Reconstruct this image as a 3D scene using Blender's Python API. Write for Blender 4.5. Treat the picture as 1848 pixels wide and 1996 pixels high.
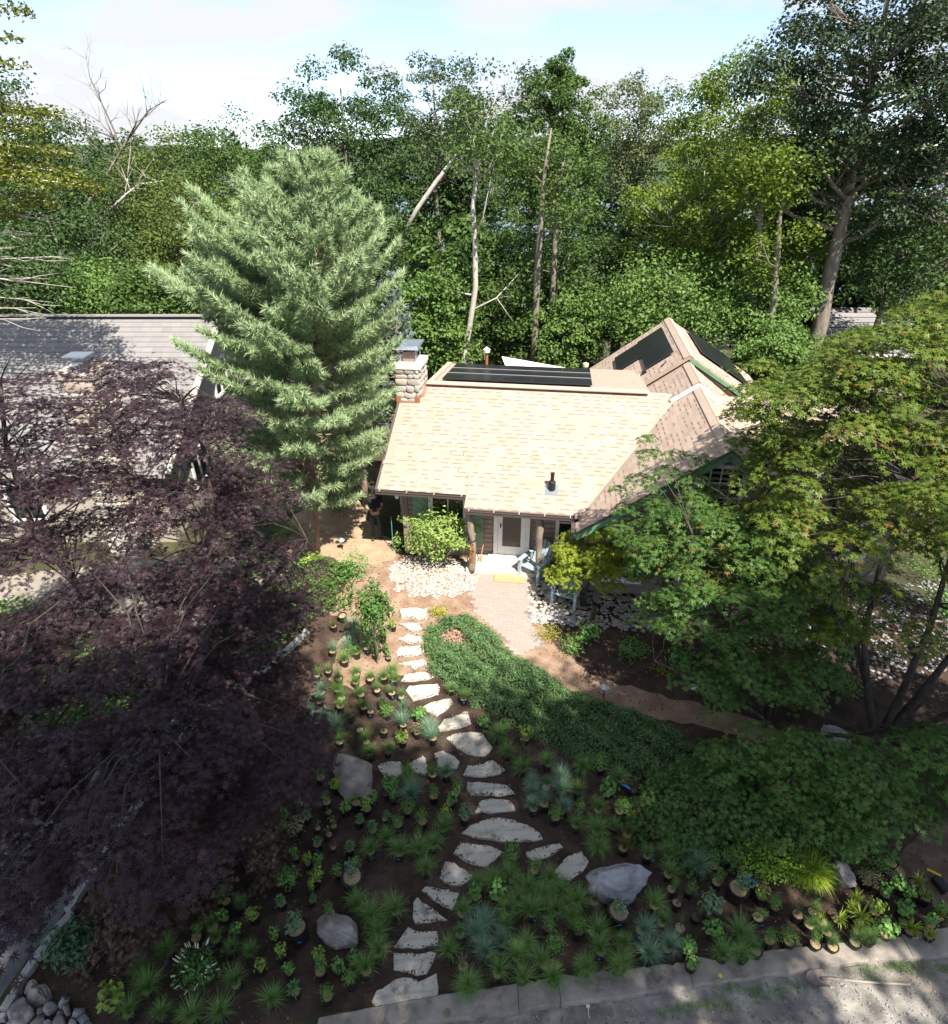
import bpy, bmesh, math, random
import numpy as np
from mathutils import Vector, Matrix, Euler

for _o in list(bpy.data.objects):
    bpy.data.objects.remove(_o)
SC = bpy.context.scene
COL = SC.collection
R = math.radians

# ---------------------------------------------------------------- camera
CF, CW, CH = 1250.0, 1848.0, 1996.0            # focal length and frame in survey units
CTILT = math.atan(698.0 / 1250.0)              # looking down about 29 degrees
CAMZ = 10.5
cam_d = bpy.data.cameras.new('camera')
cam = bpy.data.objects.new('camera', cam_d)
COL.objects.link(cam)
cam.location = (0, 0, CAMZ)
cam.rotation_euler = (math.pi / 2 - CTILT, 0, 0)
cam_d.sensor_fit = 'HORIZONTAL'
cam_d.sensor_width = 36.0
cam_d.lens = 36.0 * CF / CW
cam_d.clip_start = 0.1
cam_d.clip_end = 6000
SC.camera = cam

# ---------------------------------------------------------------- sky and sun
SUN_DIR = Vector((0.33, -0.58, 1.0)).normalized()      # towards the sun
SUN_EL = math.asin(SUN_DIR.z)
SUN_AZ = math.atan2(SUN_DIR.x, SUN_DIR.y)
world = bpy.data.worlds.new('World')
SC.world = world
world.use_nodes = True
_n, _l = world.node_tree.nodes, world.node_tree.links
_n.clear()
_out = _n.new('ShaderNodeOutputWorld')
_bg = _n.new('ShaderNodeBackground')
_bg.inputs['Strength'].default_value = 0.090
_sky = _n.new('ShaderNodeTexSky')
_sky.sky_type = 'NISHITA'
_sky.sun_disc = False
_sky.sun_elevation = SUN_EL
_sky.sun_rotation = SUN_AZ
_sky.air_density = 0.6
_sky.dust_density = 0.0
_sky.ozone_density = 1.0
_tc = _n.new('ShaderNodeTexCoord')
_mp = _n.new('ShaderNodeMapping')
_mp.inputs['Scale'].default_value = (2.2, 2.2, 7.5)
_mp.inputs['Location'].default_value = (3.1, 0.4, 1.7)
_nz = _n.new('ShaderNodeTexNoise')
_nz.inputs['Scale'].default_value = 2.0
_nz.inputs['Detail'].default_value = 7
_nz.inputs['Roughness'].default_value = 0.52
_rp = _n.new('ShaderNodeValToRGB')
_rp.color_ramp.elements[0].position = 0.47
_rp.color_ramp.elements[0].color = (0.30, 0.30, 0.30, 1)
_rp.color_ramp.elements[1].position = 0.60
_rp.color_ramp.elements[1].color = (1, 1, 1, 1)
_mx = _n.new('ShaderNodeMix')
_mx.data_type = 'RGBA'
_mx.inputs['B'].default_value = (3.3, 3.38, 3.55, 1)
_l.new(_tc.outputs['Generated'], _mp.inputs['Vector'])
_l.new(_mp.outputs['Vector'], _nz.inputs['Vector'])
_l.new(_nz.outputs['Fac'], _rp.inputs['Fac'])
_l.new(_rp.outputs['Color'], _mx.inputs['Factor'])
_l.new(_sky.outputs['Color'], _mx.inputs['A'])
_l.new(_mx.outputs['Result'], _bg.inputs['Color'])
_l.new(_bg.outputs['Background'], _out.inputs['Surface'])

sun_d = bpy.data.lights.new('sun', 'SUN')
sun_d.energy = 3.5
sun_d.angle = R(0.53)
sun_d.color = (1.0, 0.94, 0.83)
sun = bpy.data.objects.new('sun', sun_d)
COL.objects.link(sun)
sun.location = (20, -25, 60)
sun.rotation_euler = SUN_DIR.to_track_quat('Z', 'Y').to_euler()

SC.view_settings.view_transform = 'Standard'
SC.view_settings.look = 'None'
SC.view_settings.gamma = 1.0
SC.view_settings.use_curve_mapping = False
SC.view_settings.exposure = 1.64
SC.render.engine = 'CYCLES'
SC.cycles.max_bounces = 6
SC.cycles.diffuse_bounces = 3
SC.cycles.glossy_bounces = 2
SC.cycles.transmission_bounces = 3
SC.cycles.transparent_max_bounces = 4
SC.cycles.sample_clamp_indirect = 6
SC.cycles.use_denoising = True

# ---------------------------------------------------------------- survey helpers
_c, _s = math.cos(CTILT), math.sin(CTILT)
def ray(x, y):
    u, v = (x - 924.0) / CF, (998.0 - y) / CF
    return np.array([u, _c + v * _s, -_s + v * _c])
def gz(x, y, z=0.0):                                   # survey point at height z
    d = ray(x, y); t = (z - CAMZ) / d[2]
    return np.array([0, 0, CAMZ]) + t * d
def gy(x, y, Y):                                       # survey point at distance Y
    d = ray(x, y); t = Y / d[1]
    return np.array([0, 0, CAMZ]) + t * d
def depth_of(p):
    return p[1] * _c - (p[2] - CAMZ) * _s
def pr(p):
    x, y, z = p[0], p[1], p[2] - CAMZ
    dp = y * _c - z * _s
    return 924 + CF * x / dp, 998 - CF * (y * _s + z * _c) / dp
def inpoly(x, y, poly):
    n, j, r = len(poly), len(poly) - 1, False
    for i in range(n):
        xi, yi = poly[i]; xj, yj = poly[j]
        if (yi > y) != (yj > y) and x < (xj - xi) * (y - yi) / (yj - yi) + xi:
            r = not r
        j = i
    return r
def terrain(x, y):
    if y < 27: return 0.0
    return max(-15.4, -(y - 27) * 0.155)

# ---------------------------------------------------------------- materials
def mat(name, c, rough=0.8, c2=None, scale=8.0, detail=5, bump=0.0, bscale=None, metal=0.0, spec=0.3,
        trans=0.0, rnd=False, rndcols=None, c3=None, stretch=None, objrnd=0.0, lo=0.35, hi=0.65, bdist=0.025):
    m = bpy.data.materials.new(name)
    m.use_nodes = True
    nt = m.node_tree; N = nt.nodes; L = nt.links
    b = N['Principled BSDF']
    b.inputs['Roughness'].default_value = rough
    b.inputs['Metallic'].default_value = metal
    b.inputs['Specular IOR Level'].default_value = spec
    colsock = None
    tc = N.new('ShaderNodeTexCoord')
    vec = tc.outputs['Object']
    if stretch:
        mp = N.new('ShaderNodeMapping'); mp.inputs['Scale'].default_value = stretch
        L.new(vec, mp.inputs['Vector']); vec = mp.outputs['Vector']
    if rndcols:
        at = N.new('ShaderNodeAttribute'); at.attribute_name = 'rnd'
        oi = N.new('ShaderNodeObjectInfo')
        ad = N.new('ShaderNodeMath'); ad.operation = 'MULTIPLY_ADD'
        L.new(oi.outputs['Random'], ad.inputs[0]); ad.inputs[1].default_value = objrnd
        L.new(at.outputs['Fac'], ad.inputs[2])
        fr = N.new('ShaderNodeMath'); fr.operation = 'PINGPONG'; fr.inputs[1].default_value = 1.0
        L.new(ad.outputs[0], fr.inputs[0])
        rp = N.new('ShaderNodeValToRGB')
        e = rp.color_ramp.elements
        k = len(rndcols)
        while len(e) < k: e.new(0.5)
        for i, cc in enumerate(rndcols):
            e[i].position = i / (k - 1); e[i].color = (*cc, 1)
        L.new(fr.outputs[0], rp.inputs['Fac'])
        colsock = rp.outputs['Color']
    elif c2:
        nz = N.new('ShaderNodeTexNoise'); nz.inputs['Scale'].default_value = scale
        nz.inputs['Detail'].default_value = detail; nz.inputs['Roughness'].default_value = 0.62
        L.new(vec, nz.inputs['Vector'])
        rp = N.new('ShaderNodeValToRGB')
        e = rp.color_ramp.elements
        e[0].position = lo; e[0].color = (*c, 1)
        e[1].position = hi; e[1].color = (*c2, 1)
        if c3:
            x = e.new((lo + hi) / 2); x.color = (*c3, 1)
        L.new(nz.outputs['Fac'], rp.inputs['Fac'])
        colsock = rp.outputs['Color']
    if colsock is not None:
        L.new(colsock, b.inputs['Base Color'])
    else:
        b.inputs['Base Color'].default_value = (*c, 1)
    if bump:
        n2 = N.new('ShaderNodeTexNoise'); n2.inputs['Scale'].default_value = bscale or scale * 3
        n2.inputs['Detail'].default_value = 6; n2.inputs['Roughness'].default_value = 0.65
        L.new(vec, n2.inputs['Vector'])
        bp = N.new('ShaderNodeBump'); bp.inputs['Strength'].default_value = bump
        bp.inputs['Distance'].default_value = bdist
        L.new(n2.outputs['Fac'], bp.inputs['Height'])
        L.new(bp.outputs['Normal'], b.inputs['Normal'])
    if trans:
        tr = N.new('ShaderNodeBsdfTranslucent')
        ms = N.new('ShaderNodeMixShader'); ms.inputs[0].default_value = trans
        if colsock is not None: L.new(colsock, tr.inputs['Color'])
        else: tr.inputs['Color'].default_value = (*c, 1)
        L.new(b.outputs[0], ms.inputs[1]); L.new(tr.outputs[0], ms.inputs[2])
        L.new(ms.outputs[0], N['Material Output'].inputs['Surface'])
    return m
def stain(m, col, scale=6.0, lo=0.58, hi=0.66, fac=0.85, detail=8):
    """second layer of blotches with their own outline (dirt, lichen, damp)"""
    nt = m.node_tree; N = nt.nodes; L = nt.links; b = N['Principled BSDF']
    src = b.inputs['Base Color'].links[0].from_socket if b.inputs['Base Color'].links else None
    tc = N.new('ShaderNodeTexCoord'); oi = N.new('ShaderNodeObjectInfo'); va = N.new('ShaderNodeVectorMath'); va.operation = 'ADD'
    sc = N.new('ShaderNodeVectorMath'); sc.operation = 'SCALE'; sc.inputs['Scale'].default_value = 17.0
    cb = N.new('ShaderNodeCombineXYZ'); L.new(oi.outputs['Random'], cb.inputs[0]); L.new(oi.outputs['Random'], cb.inputs[1]); L.new(cb.outputs[0], sc.inputs[0])
    L.new(tc.outputs['Object'], va.inputs[0]); L.new(sc.outputs[0], va.inputs[1])
    nz = N.new('ShaderNodeTexNoise'); nz.inputs['Scale'].default_value = scale; nz.inputs['Detail'].default_value = detail; nz.inputs['Roughness'].default_value = 0.7
    L.new(va.outputs[0], nz.inputs['Vector'])
    rp = N.new('ShaderNodeValToRGB'); e = rp.color_ramp.elements; e[0].position = lo; e[0].color = (0, 0, 0, 1); e[1].position = hi; e[1].color = (fac, fac, fac, 1)
    L.new(nz.outputs['Fac'], rp.inputs['Fac'])
    mx = N.new('ShaderNodeMix'); mx.data_type = 'RGBA'; L.new(rp.outputs['Color'], mx.inputs['Factor'])
    if src is not None: L.new(src, mx.inputs['A'])
    else: mx.inputs['A'].default_value = b.inputs['Base Color'].default_value
    mx.inputs['B'].default_value = (*col, 1)
    L.new(mx.outputs['Result'], b.inputs['Base Color'])
    return m
def leafmat(name, cols, trans=0.3, rough=0.55, objrnd=0.0, spec=0.25):
    return mat(name, cols[0], rough=rough, rndcols=cols, trans=trans, objrnd=objrnd, spec=spec)

# ---------------------------------------------------------------- mesh builder
class MB:
    def __init__(s):
        s.V = []; s.n = 0; s.Q = []; s.T = []; s.G = []; s.rv = []
    def add(s, V, F, r=0.5):
        V = np.asarray(V, dtype=np.float32).reshape(-1, 3)
        s.V.append(V)
        rr = np.asarray(r, dtype=np.float32)
        s.rv.append(np.full(len(V), float(rr), np.float32) if rr.ndim == 0 else rr)
        o = s.n
        if isinstance(F, np.ndarray):
            (s.T if F.shape[1] == 3 else s.Q).append(F.astype(np.int32) + o)
        else:
            for f in F:
                if len(f) == 3: s.T.append(np.array([f], np.int32) + o)
                elif len(f) == 4: s.Q.append(np.array([f], np.int32) + o)
                else: s.G.append([i + o for i in f])
        s.n += len(V)
        return s
    def box(s, c, size, rot=None, r=0.5, axes=None):
        h = np.array(size) / 2.0
        P = np.array([[x, y, z] for x in (-1, 1) for y in (-1, 1) for z in (-1, 1)], float) * h
        if axes is not None: P = P @ np.array(axes, float)
        elif rot is not None:
            P = P @ np.array(Euler(rot).to_matrix().transposed())
        s.add(P + np.array(c), np.array([[0, 1, 3, 2], [4, 6, 7, 5], [0, 4, 5, 1], [2, 3, 7, 6], [0, 2, 6, 4], [1, 5, 7, 3]]), r)
        return s
    def bar(s, a, b, w, t, up=(0, 0, 1), r=0.5):           # rectangular bar from a to b
        a, b = np.array(a, float), np.array(b, float)
        d = b - a; L = np.linalg.norm(d); d = d / L
        x = np.cross(d, up); x /= max(np.linalg.norm(x), 1e-9); y = np.cross(x, d)
        s.box((a + b) / 2, (L, w, t), axes=[d, x, y], r=r)
        return s
    def tube(s, pts, rads, n=6, r=0.5, cap=True):
        pts = np.array(pts, float); k = len(pts)
        if np.isscalar(rads): rads = [rads] * k
        T = np.gradient(pts, axis=0)
        T /= np.maximum(np.linalg.norm(T, axis=1, keepdims=True), 1e-9)
        ref = np.array([0.31, 0.17, 0.93]) if abs(T[0][2]) < 0.85 else np.array([0.95, 0.2, 0.1])
        X = np.cross(T, ref); X /= np.maximum(np.linalg.norm(X, axis=1, keepdims=True), 1e-9)
        Y = np.cross(T, X)
        a = np.arange(n) * 2 * math.pi / n
        rd = np.array(rads)[:, None, None]
        V = pts[:, None, :] + rd * (np.cos(a)[None, :, None] * X[:, None, :] + np.sin(a)[None, :, None] * Y[:, None, :])
        V = V.reshape(-1, 3)
        i = np.arange(k - 1)[:, None] * n; j = np.arange(n)[None, :]; j2 = (j + 1) % n
        F = np.stack([i + j, i + j2, i + n + j2, i + n + j], -1).reshape(-1, 4)
        o = s.n
        s.add(V, F, r)
        if cap:
            s.G.append([o + q for q in range(n)][::-1]); s.G.append([o + (k - 1) * n + q for q in range(n)])
        return s
    def lathe(s, prof, n=14, c=(0, 0, 0), r=0.5, cap=True):
        P = np.array(prof, float); k = len(P)
        a = np.arange(n) * 2 * math.pi / n
        V = np.stack([P[:, 0][:, None] * np.cos(a), P[:, 0][:, None] * np.sin(a), np.repeat(P[:, 1][:, None], n, 1)], -1).reshape(-1, 3) + np.array(c)
        i = np.arange(k - 1)[:, None] * n; j = np.arange(n)[None, :]; j2 = (j + 1) % n
        F = np.stack([i + j, i + j2, i + n + j2, i + n + j], -1).reshape(-1, 4)
        o = s.n
        s.add(V, F, r)
        if cap:
            s.G.append([o + q for q in range(n)][::-1]); s.G.append([o + (k - 1) * n + q for q in range(n)])
        return s
    def prism(s, poly, z0, z1, r=0.5):
        k = len(poly)
        V = [(p[0], p[1], z0) for p in poly] + [(p[0], p[1], z1) for p in poly]
        F = [list(range(k))[::-1], list(range(k, 2 * k))]
        for i in range(k):
            F.append([i, (i + 1) % k, k + (i + 1) % k, k + i])
        s.add(V, F, r)
        return s
    def poly(s, pts, r=0.5):
        s.add(pts, [list(range(len(pts)))], r); return s
    def mesh(s, name, m=None, smooth=False):
        me = bpy.data.meshes.new(name)
        V = np.concatenate(s.V) if s.V else np.zeros((0, 3), np.float32)
        T = np.concatenate(s.T) if s.T else np.zeros((0, 3), np.int32)
        Q = np.concatenate(s.Q) if s.Q else np.zeros((0, 4), np.int32)
        G = s.G
        loops = np.concatenate([T.ravel(), Q.ravel()] + [np.array(g, np.int32) for g in G]).astype(np.int32)
        tot = np.concatenate([np.full(len(T), 3), np.full(len(Q), 4), np.array([len(g) for g in G], int)]).astype(np.int32)
        st = np.concatenate([[0], np.cumsum(tot)[:-1]]).astype(np.int32) if len(tot) else np.zeros(0, np.int32)
        me.vertices.add(len(V)); me.vertices.foreach_set('co', V.ravel().astype(np.float32))
        me.loops.add(len(loops)); me.loops.foreach_set('vertex_index', loops)
        me.polygons.add(len(tot)); me.polygons.foreach_set('loop_start', st)
        try: me.polygons.foreach_set('loop_total', tot)
        except Exception: pass
        me.polygons.foreach_set('use_smooth', np.full(len(tot), bool(smooth)))
        me.update(calc_edges=True)
        a = me.attributes.new('rnd', 'FLOAT', 'POINT')
        a.data.foreach_set('value', np.concatenate(s.rv) if s.rv else np.zeros(0, np.float32))
        me.validate()
        if m: me.materials.append(m)
        return me
    def build(s, name, m, parent=None, smooth=False, loc=None):
        o = bpy.data.objects.new(name, s.mesh(name, m, smooth))
        COL.objects.link(o)
        if parent is not None: o.parent = parent
        if loc is not None: o.location = loc
        return o
def inst(name, me, parent=None, loc=(0, 0, 0), rot=(0, 0, 0), scale=(1, 1, 1)):
    o = bpy.data.objects.new(name, me)
    COL.objects.link(o)
    if parent is not None: o.parent = parent
    o.location = loc; o.rotation_euler = rot
    o.scale = scale if hasattr(scale, '__len__') else (scale,) * 3
    return o
def empty(name, loc=(0, 0, 0), rz=0.0):
    o = bpy.data.objects.new(name, None)
    COL.objects.link(o); o.location = loc; o.rotation_euler = (0, 0, rz)
    o.empty_display_size = 0.2
    return o
def tag(o, label, cat, group=None):
    o['label'] = label; o['category'] = cat; o['kind'] = 'thing'
    if group: o['group'] = group
    return o
def struct(o, label=None, cat=None):
    o['kind'] = 'structure'
    if label: o['label'] = label
    if cat: o['category'] = cat
    return o
def stuff(o, label=None, cat=None):
    o['kind'] = 'stuff'
    if label: o['label'] = label
    if cat: o['category'] = cat
    return o
def thing(name, label, cat, loc=(0, 0, 0), rz=0.0, group=None):
    return tag(empty(name, loc, rz), label, cat, group)

# ---------------------------------------------------------------- leaf geometry (vectorised)
def frames(nrm, rng):
    """tangent frames for unit normals, random spin"""
    nrm = nrm / np.maximum(np.linalg.norm(nrm, axis=1, keepdims=True), 1e-9)
    ref = np.where(np.abs(nrm[:, 2:3]) < 0.9, np.array([[0, 0, 1.0]]), np.array([[1.0, 0, 0]]))
    x = np.cross(nrm, ref); x /= np.linalg.norm(x, axis=1, keepdims=True)
    y = np.cross(nrm, x)
    a = rng.random(len(nrm)) * 2 * math.pi
    ca, sa = np.cos(a)[:, None], np.sin(a)[:, None]
    return x * ca + y * sa, -x * sa + y * ca, nrm
def put(mb, P, X, Y, Z, tmpl, faces, size, rnd):
    """copies of a small template (k,3) at points P with frames and sizes"""
    t = np.array(tmpl, float); k = len(t)
    sz = np.broadcast_to(np.asarray(size, float).reshape(-1, 1, 1), (len(P), 1, 1))
    V = P[:, None, :] + sz * (t[None, :, 0:1] * X[:, None, :] + t[None, :, 1:2] * Y[:, None, :] + t[None, :, 2:3] * Z[:, None, :])
    F = np.array(faces)
    FF = (np.arange(len(P))[:, None, None] * k + F[None]).reshape(-1, F.shape[1])
    mb.add(V.reshape(-1, 3), FF, np.repeat(rnd, k))
LEAF = ([(0, 0, 0), (0.27, 0.5, 0.06), (0, 1, -0.04), (-0.27, 0.5, 0.06)], [(0, 1, 2, 3)])
LEAFC = ([(0, -0.5, 0), (0.34, 0.05, 0.07), (0, 0.5, -0.05), (-0.34, 0.05, 0.07)], [(0, 1, 2, 3)])
def star(nl=5, w=0.13, spread=2.3):
    v, f = [], []
    for i in range(nl):
        a = (i - (nl - 1) / 2) * spread * 2 / nl
        L = 1.0 - 0.16 * abs(i - (nl - 1) / 2)
        dx, dy = math.sin(a), math.cos(a)
        o = len(v)
        v += [(dx * 0.12 * L + dy * w, dy * 0.12 * L - dx * w, 0.03), (dx * L, dy * L, -0.10), (dx * 0.12 * L - dy * w, dy * 0.12 * L + dx * w, 0.03)]
        f.append((o, o + 1, o + 2))
    return v, f
STAR5, STAR7 = star(5, 0.19), star(7, 0.125, 2.5)
# ================================================================ SETTING
M = {}
M['floor'] = mat('forest_floor', (0.045, 0.035, 0.022), 0.95, (0.10, 0.085, 0.045), 1.3, bump=0.6, bscale=9, c3=(0.05, 0.055, 0.022))
M['mulch'] = mat('mulch', (0.030, 0.019, 0.014), 0.95, (0.115, 0.075, 0.055), 2.2, detail=12, bump=1.0, bscale=34, c3=(0.062, 0.040, 0.030), lo=0.30, hi=0.72)
stain(M['mulch'], (0.15, 0.10, 0.075), 1.1, .52, .72, .75, 12); stain(M['mulch'], (0.03, 0.02, 0.015), 7, .55, .68, .7)
M['soil'] = mat('path_soil', (0.22, 0.135, 0.092), 0.95, (0.36, 0.25, 0.18), 2.6, detail=10, bump=0.6, bscale=30, c3=(0.28, 0.185, 0.13))
M['gravelroad'] = mat('gravel_drive', (0.16, 0.15, 0.14), 0.95, (0.44, 0.40, 0.35), 3.0, detail=14, bump=1.0, bscale=70, c3=(0.28, 0.262, 0.24), lo=0.36, hi=0.66)
stain(M['gravelroad'], (0.17, 0.13, 0.095), .8, .5, .66, .6)
M['asphalt'] = mat('left_drive', (0.10, 0.105, 0.115), 0.9, (0.17, 0.17, 0.175), 2.0, detail=12, bump=0.7, bscale=80)
M['concrete'] = mat('concrete', (0.17, 0.148, 0.128), 0.92, (0.37, 0.33, 0.285), 2.4, detail=12, bump=0.55, bscale=26, c3=(0.27, 0.238, 0.205), lo=0.32, hi=0.70)
stain(M['concrete'], (0.075, 0.06, 0.05), 2.2, .54, .66, .7); stain(M['concrete'], (0.42, 0.40, 0.36), 9, .64, .70, .6)
M['slab'] = mat('bluestone', (0.25, 0.23, 0.195), 0.85, (0.53, 0.49, 0.425), 3.2, detail=12, bump=0.6, bscale=16, stretch=(0.6, 1.9, 1), c3=(0.47, 0.435, 0.37), lo=0.28, hi=0.66)
stain(M['slab'], (0.14, 0.115, 0.095), 2.6, .55, .66, .8); stain(M['slab'], (0.05, 0.04, 0.033), 11, .61, .67, .85)
M['rock'] = mat('rock', (0.19, 0.17, 0.165), 0.9, (0.40, 0.37, 0.35), 2.4, detail=12, bump=1.0, bscale=7, c3=(0.29, 0.265, 0.25))
stain(M['rock'], (0.12, 0.10, 0.095), 4, .56, .64, .7)
M['rockblue'] = mat('rock_slate', (0.13, 0.14, 0.155), 0.9, (0.36, 0.37, 0.39), 2.0, detail=12, bump=1.0, bscale=5, stretch=(0.7, 1.3, 2.6), c3=(0.27, 0.275, 0.285))
stain(M['rockblue'], (0.10, 0.09, 0.085), 3, .57, .63, .75)
M['rocktan'] = mat('rock_tan', (0.17, 0.145, 0.13), 0.9, (0.36, 0.32, 0.28), 2.0, detail=12, bump=0.7, bscale=7, c3=(0.27, 0.24, 0.21))
M['water'] = mat('lake_water', (0.05, 0.10, 0.17), 0.12, spec=0.5, bump=0.05, bscale=0.4, scale=0.5)
M['hill'] = mat('far_woods', (0.03, 0.055, 0.03), 1.0, (0.075, 0.10, 0.045), 0.05, bump=1.0, bscale=0.12)

def jitter_poly(P, step=0.18, amp=0.03, seed=0):
    rg = random.Random(seed); out = []
    for i in range(len(P)):
        a, b = np.array(P[i][:2]), np.array(P[(i + 1) % len(P)][:2])
        L = np.linalg.norm(b - a); k = max(1, int(L / step))
        nrm = np.array([-(b - a)[1], (b - a)[0]]) / max(L, 1e-6)
        for j in range(k):
            q = a + (b - a) * j / k
            if j: q = q + nrm * rg.gauss(0, amp)
            out.append((q[0], q[1]))
    return out
def ground_poly(D, z=0.0):
    return [tuple(gz(x, y, z)[:2]) for x, y in D]
def sheet(name, D, z, m, amp=0.05, step=0.2, seed=1, world_pts=None):
    P = world_pts or ground_poly(D)
    P = jitter_poly(P, step, amp, seed)
    o = MB().poly([(x, y, z) for x, y in P]).build(name, m)
    return struct(o)

# one sheet of ground out to the far shore
xs = np.concatenate([np.linspace(-1500, -120, 12), np.linspace(-100, 100, 41), np.linspace(120, 1500, 12)])
ys = np.concatenate([np.linspace(-300, -20, 8), np.linspace(-12, 26, 20), np.linspace(28, 140, 40), np.linspace(180, 1700, 20)])
GX, GY = np.meshgrid(xs, ys)
GZ = np.vectorize(terrain)(GX, GY)
GZ = np.where(GY > 140, -18.0, GZ) + np.where((GY > 30) & (GY < 140), np.sin(GX * 0.31) * np.cos(GY * 0.23) * 0.35, 0)
nx = len(xs)
ii, jj = np.meshgrid(np.arange(len(ys) - 1), np.arange(nx - 1), indexing='ij')
FQ = np.stack([ii * nx + jj, ii * nx + jj + 1, (ii + 1) * nx + jj + 1, (ii + 1) * nx + jj], -1).reshape(-1, 4)
struct(MB().add(np.stack([GX, GY, GZ], -1).reshape(-1, 3), FQ).build('ground', M['floor'], smooth=True), 'brown leaf covered ground under the trees and around the house')
struct(MB().poly([(-1500, 118, -15), (1500, 118, -15), (1500, 1250, -15), (-1500, 1250, -15)]).build('lake', M['water']), 'blue lake glinting between the trees')
# far wooded hills
rgh = np.random.default_rng(5)
hx = np.linspace(-1500, 1500, 90); hy = np.linspace(950, 1650, 14)
HX, HY = np.meshgrid(hx, hy)
prof = 24 + 10 * np.sin(HX * 0.0042 + 1.0) + 7 * np.sin(HX * 0.011 + 2.1) + 3 * rgh.random(HX.shape)
HZ = -16 + np.sin(np.clip((HY - 950) / 330, 0, 1) * math.pi / 2) * (prof + 16) + 3.2 * rgh.random(HX.shape) * (HY > 960)
n2 = len(hx)
ii, jj = np.meshgrid(np.arange(len(hy) - 1), np.arange(n2 - 1), indexing='ij')
FQ = np.stack([ii * n2 + jj, ii * n2 + jj + 1, (ii + 1) * n2 + jj + 1, (ii + 1) * n2 + jj], -1).reshape(-1, 4)
struct(MB().add(np.stack([HX, HY, HZ], -1).reshape(-1, 3), FQ).build('hills', M['hill']), 'wooded hills on the far shore of the lake')

# garden ground sheets
CURB_BACK = [(480, 2012), (590, 1988), (700, 1966), (780, 1951), (860, 1937), (960, 1923), (1052, 1907), (1150, 1893), (1300, 1876), (1464, 1852), (1600, 1836), (1680, 1829), (1848, 1805), (2000, 1784)]
CURB_FRONT = [(500, 2055), (640, 2026), (760, 2004), (900, 1992), (950, 1987), (1060, 1968), (1200, 1950), (1320, 1932), (1470, 1912), (1620, 1889), (1700, 1878), (1800, 1873), (1900, 1862), (2020, 1846)]
bed = [(-60, 2080), (100, 2060)] + CURB_BACK + [(2100, 1700), (2050, 1300), (1848, 1180), (1500, 1130), (1200, 1110), (1050, 1092), (770, 1078), (700, 1100), (640, 1170), (560, 1262), (380, 1400), (140, 1780), (0, 1985)]
sheet('garden_bed', bed, 0.004, M['mulch'], 0.02)
sheet('path', [(690, 1112), (770, 1080), (900, 1085), (1040, 1098), (1045, 1200), (1085, 1262), (1150, 1315), (1250, 1345), (1480, 1405), (1600, 1470), (1480, 1450), (1350, 1410), (1200, 1385), (1100, 1340), (1000, 1310), (880, 1250), (840, 1300), (828, 1312), (740, 1322), (690, 1345), (640, 1325), (660, 1250), (700, 1215), (640, 1200)], 0.008, M['soil'], 0.05)
sheet('path', [(1848, 1590), (1780, 1640), (1740, 1690), (1800, 1740), (1860, 1800), (2000, 1790), (2000, 1560)], 0.008, mat('bare_soil', (0.13, 0.085, 0.062), 0.95, (0.20, 0.14, 0.105), 3, detail=10, bump=0.7, bscale=30), 0.04)
sheet('driveway', None, 0.004, M['gravelroad'], 0.01, world_pts=[(-2.6, 4.0), (-1.2, 4.28), (0.1, 4.42), (1.6, 4.62), (3.6, 4.83), (5.6, 5.0), (7.0, 5.16), (14, 6.0), (30, 7), (30, -9), (-30, -9), (-30, 3.0), (-8, 3.2)])
sheet('yard', [(60, 1120), (300, 1085), (520, 1090), (560, 1130), (420, 1215), (250, 1240), (0, 1240), (-400, 1260), (-400, 1130)], 0.008, mat('pale_yard', (0.21, 0.18, 0.15), 0.95, (0.31, 0.275, 0.235), 2.5, detail=8, bump=0.4), 0.08)
sheet('bare_slope', [(520, 1060), (570, 1005), (640, 975), (700, 975), (712, 1010), (770, 1060), (768, 1092), (700, 1104), (640, 1085), (560, 1085)], 0.010, mat('sandy_slope', (0.30, 0.21, 0.135), 0.95, (0.42, 0.31, 0.21), 2.5, detail=10, bump=0.6, bscale=20), 0.06)
sheet('left_driveway', [(-20, 1985), (60, 1860), (128, 1775), (250, 1590), (370, 1400), (330, 1380), (200, 1420), (-400, 1480), (-700, 2000)], 0.008, M['asphalt'], 0.02)

# ---- clay paver terrace in front of the door
terr = struct(empty('patio', (0, 0, 0)), 'tan paver terrace between the front door and the creeping juniper')
PATIO = ground_poly([(938, 1100), (1050, 1098), (1046, 1150), (1028, 1195), (1060, 1262), (1006, 1276), (966, 1224), (925, 1190), (915, 1150)])
sheet_o = MB().poly([(x, y, 0.0215) for x, y in jitter_poly(PATIO, 0.3, 0.02, 4)]).build('sand_joint', mat('joint_sand', (0.21, 0.165, 0.14), 0.95, (0.27, 0.215, 0.185), 9), terr)
M['paver'] = mat('paver', (0.40, 0.31, 0.245), 0.9, rndcols=[(0.33, 0.275, 0.245), (0.365, 0.305, 0.27), (0.315, 0.26, 0.232), (0.35, 0.29, 0.258)], objrnd=1.0, bump=0.3, bscale=40, bdist=0.004)
pv = MB().box((0, 0, 0), (0.234, 0.117, 0.02)).mesh('paver', M['paver'])
rg = random.Random(3)
ca, sa = math.cos(R(-8)), math.sin(R(-8))
for i in range(-40, 40):
    for j in range(-50, 50):
        a = i * 0.240 + (0.12 if j % 2 else 0); b = j * 0.122
        x, y = 0.6 + a * ca - b * sa, 13.6 + a * sa + b * ca
        if inpoly(x, y, PATIO):
            inst('paver', pv, terr, (x, y, 0.014 + rg.uniform(0, 0.003)), (rg.gauss(0, 0.004), rg.gauss(0, 0.004), R(-8) + rg.gauss(0, 0.012)))

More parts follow.
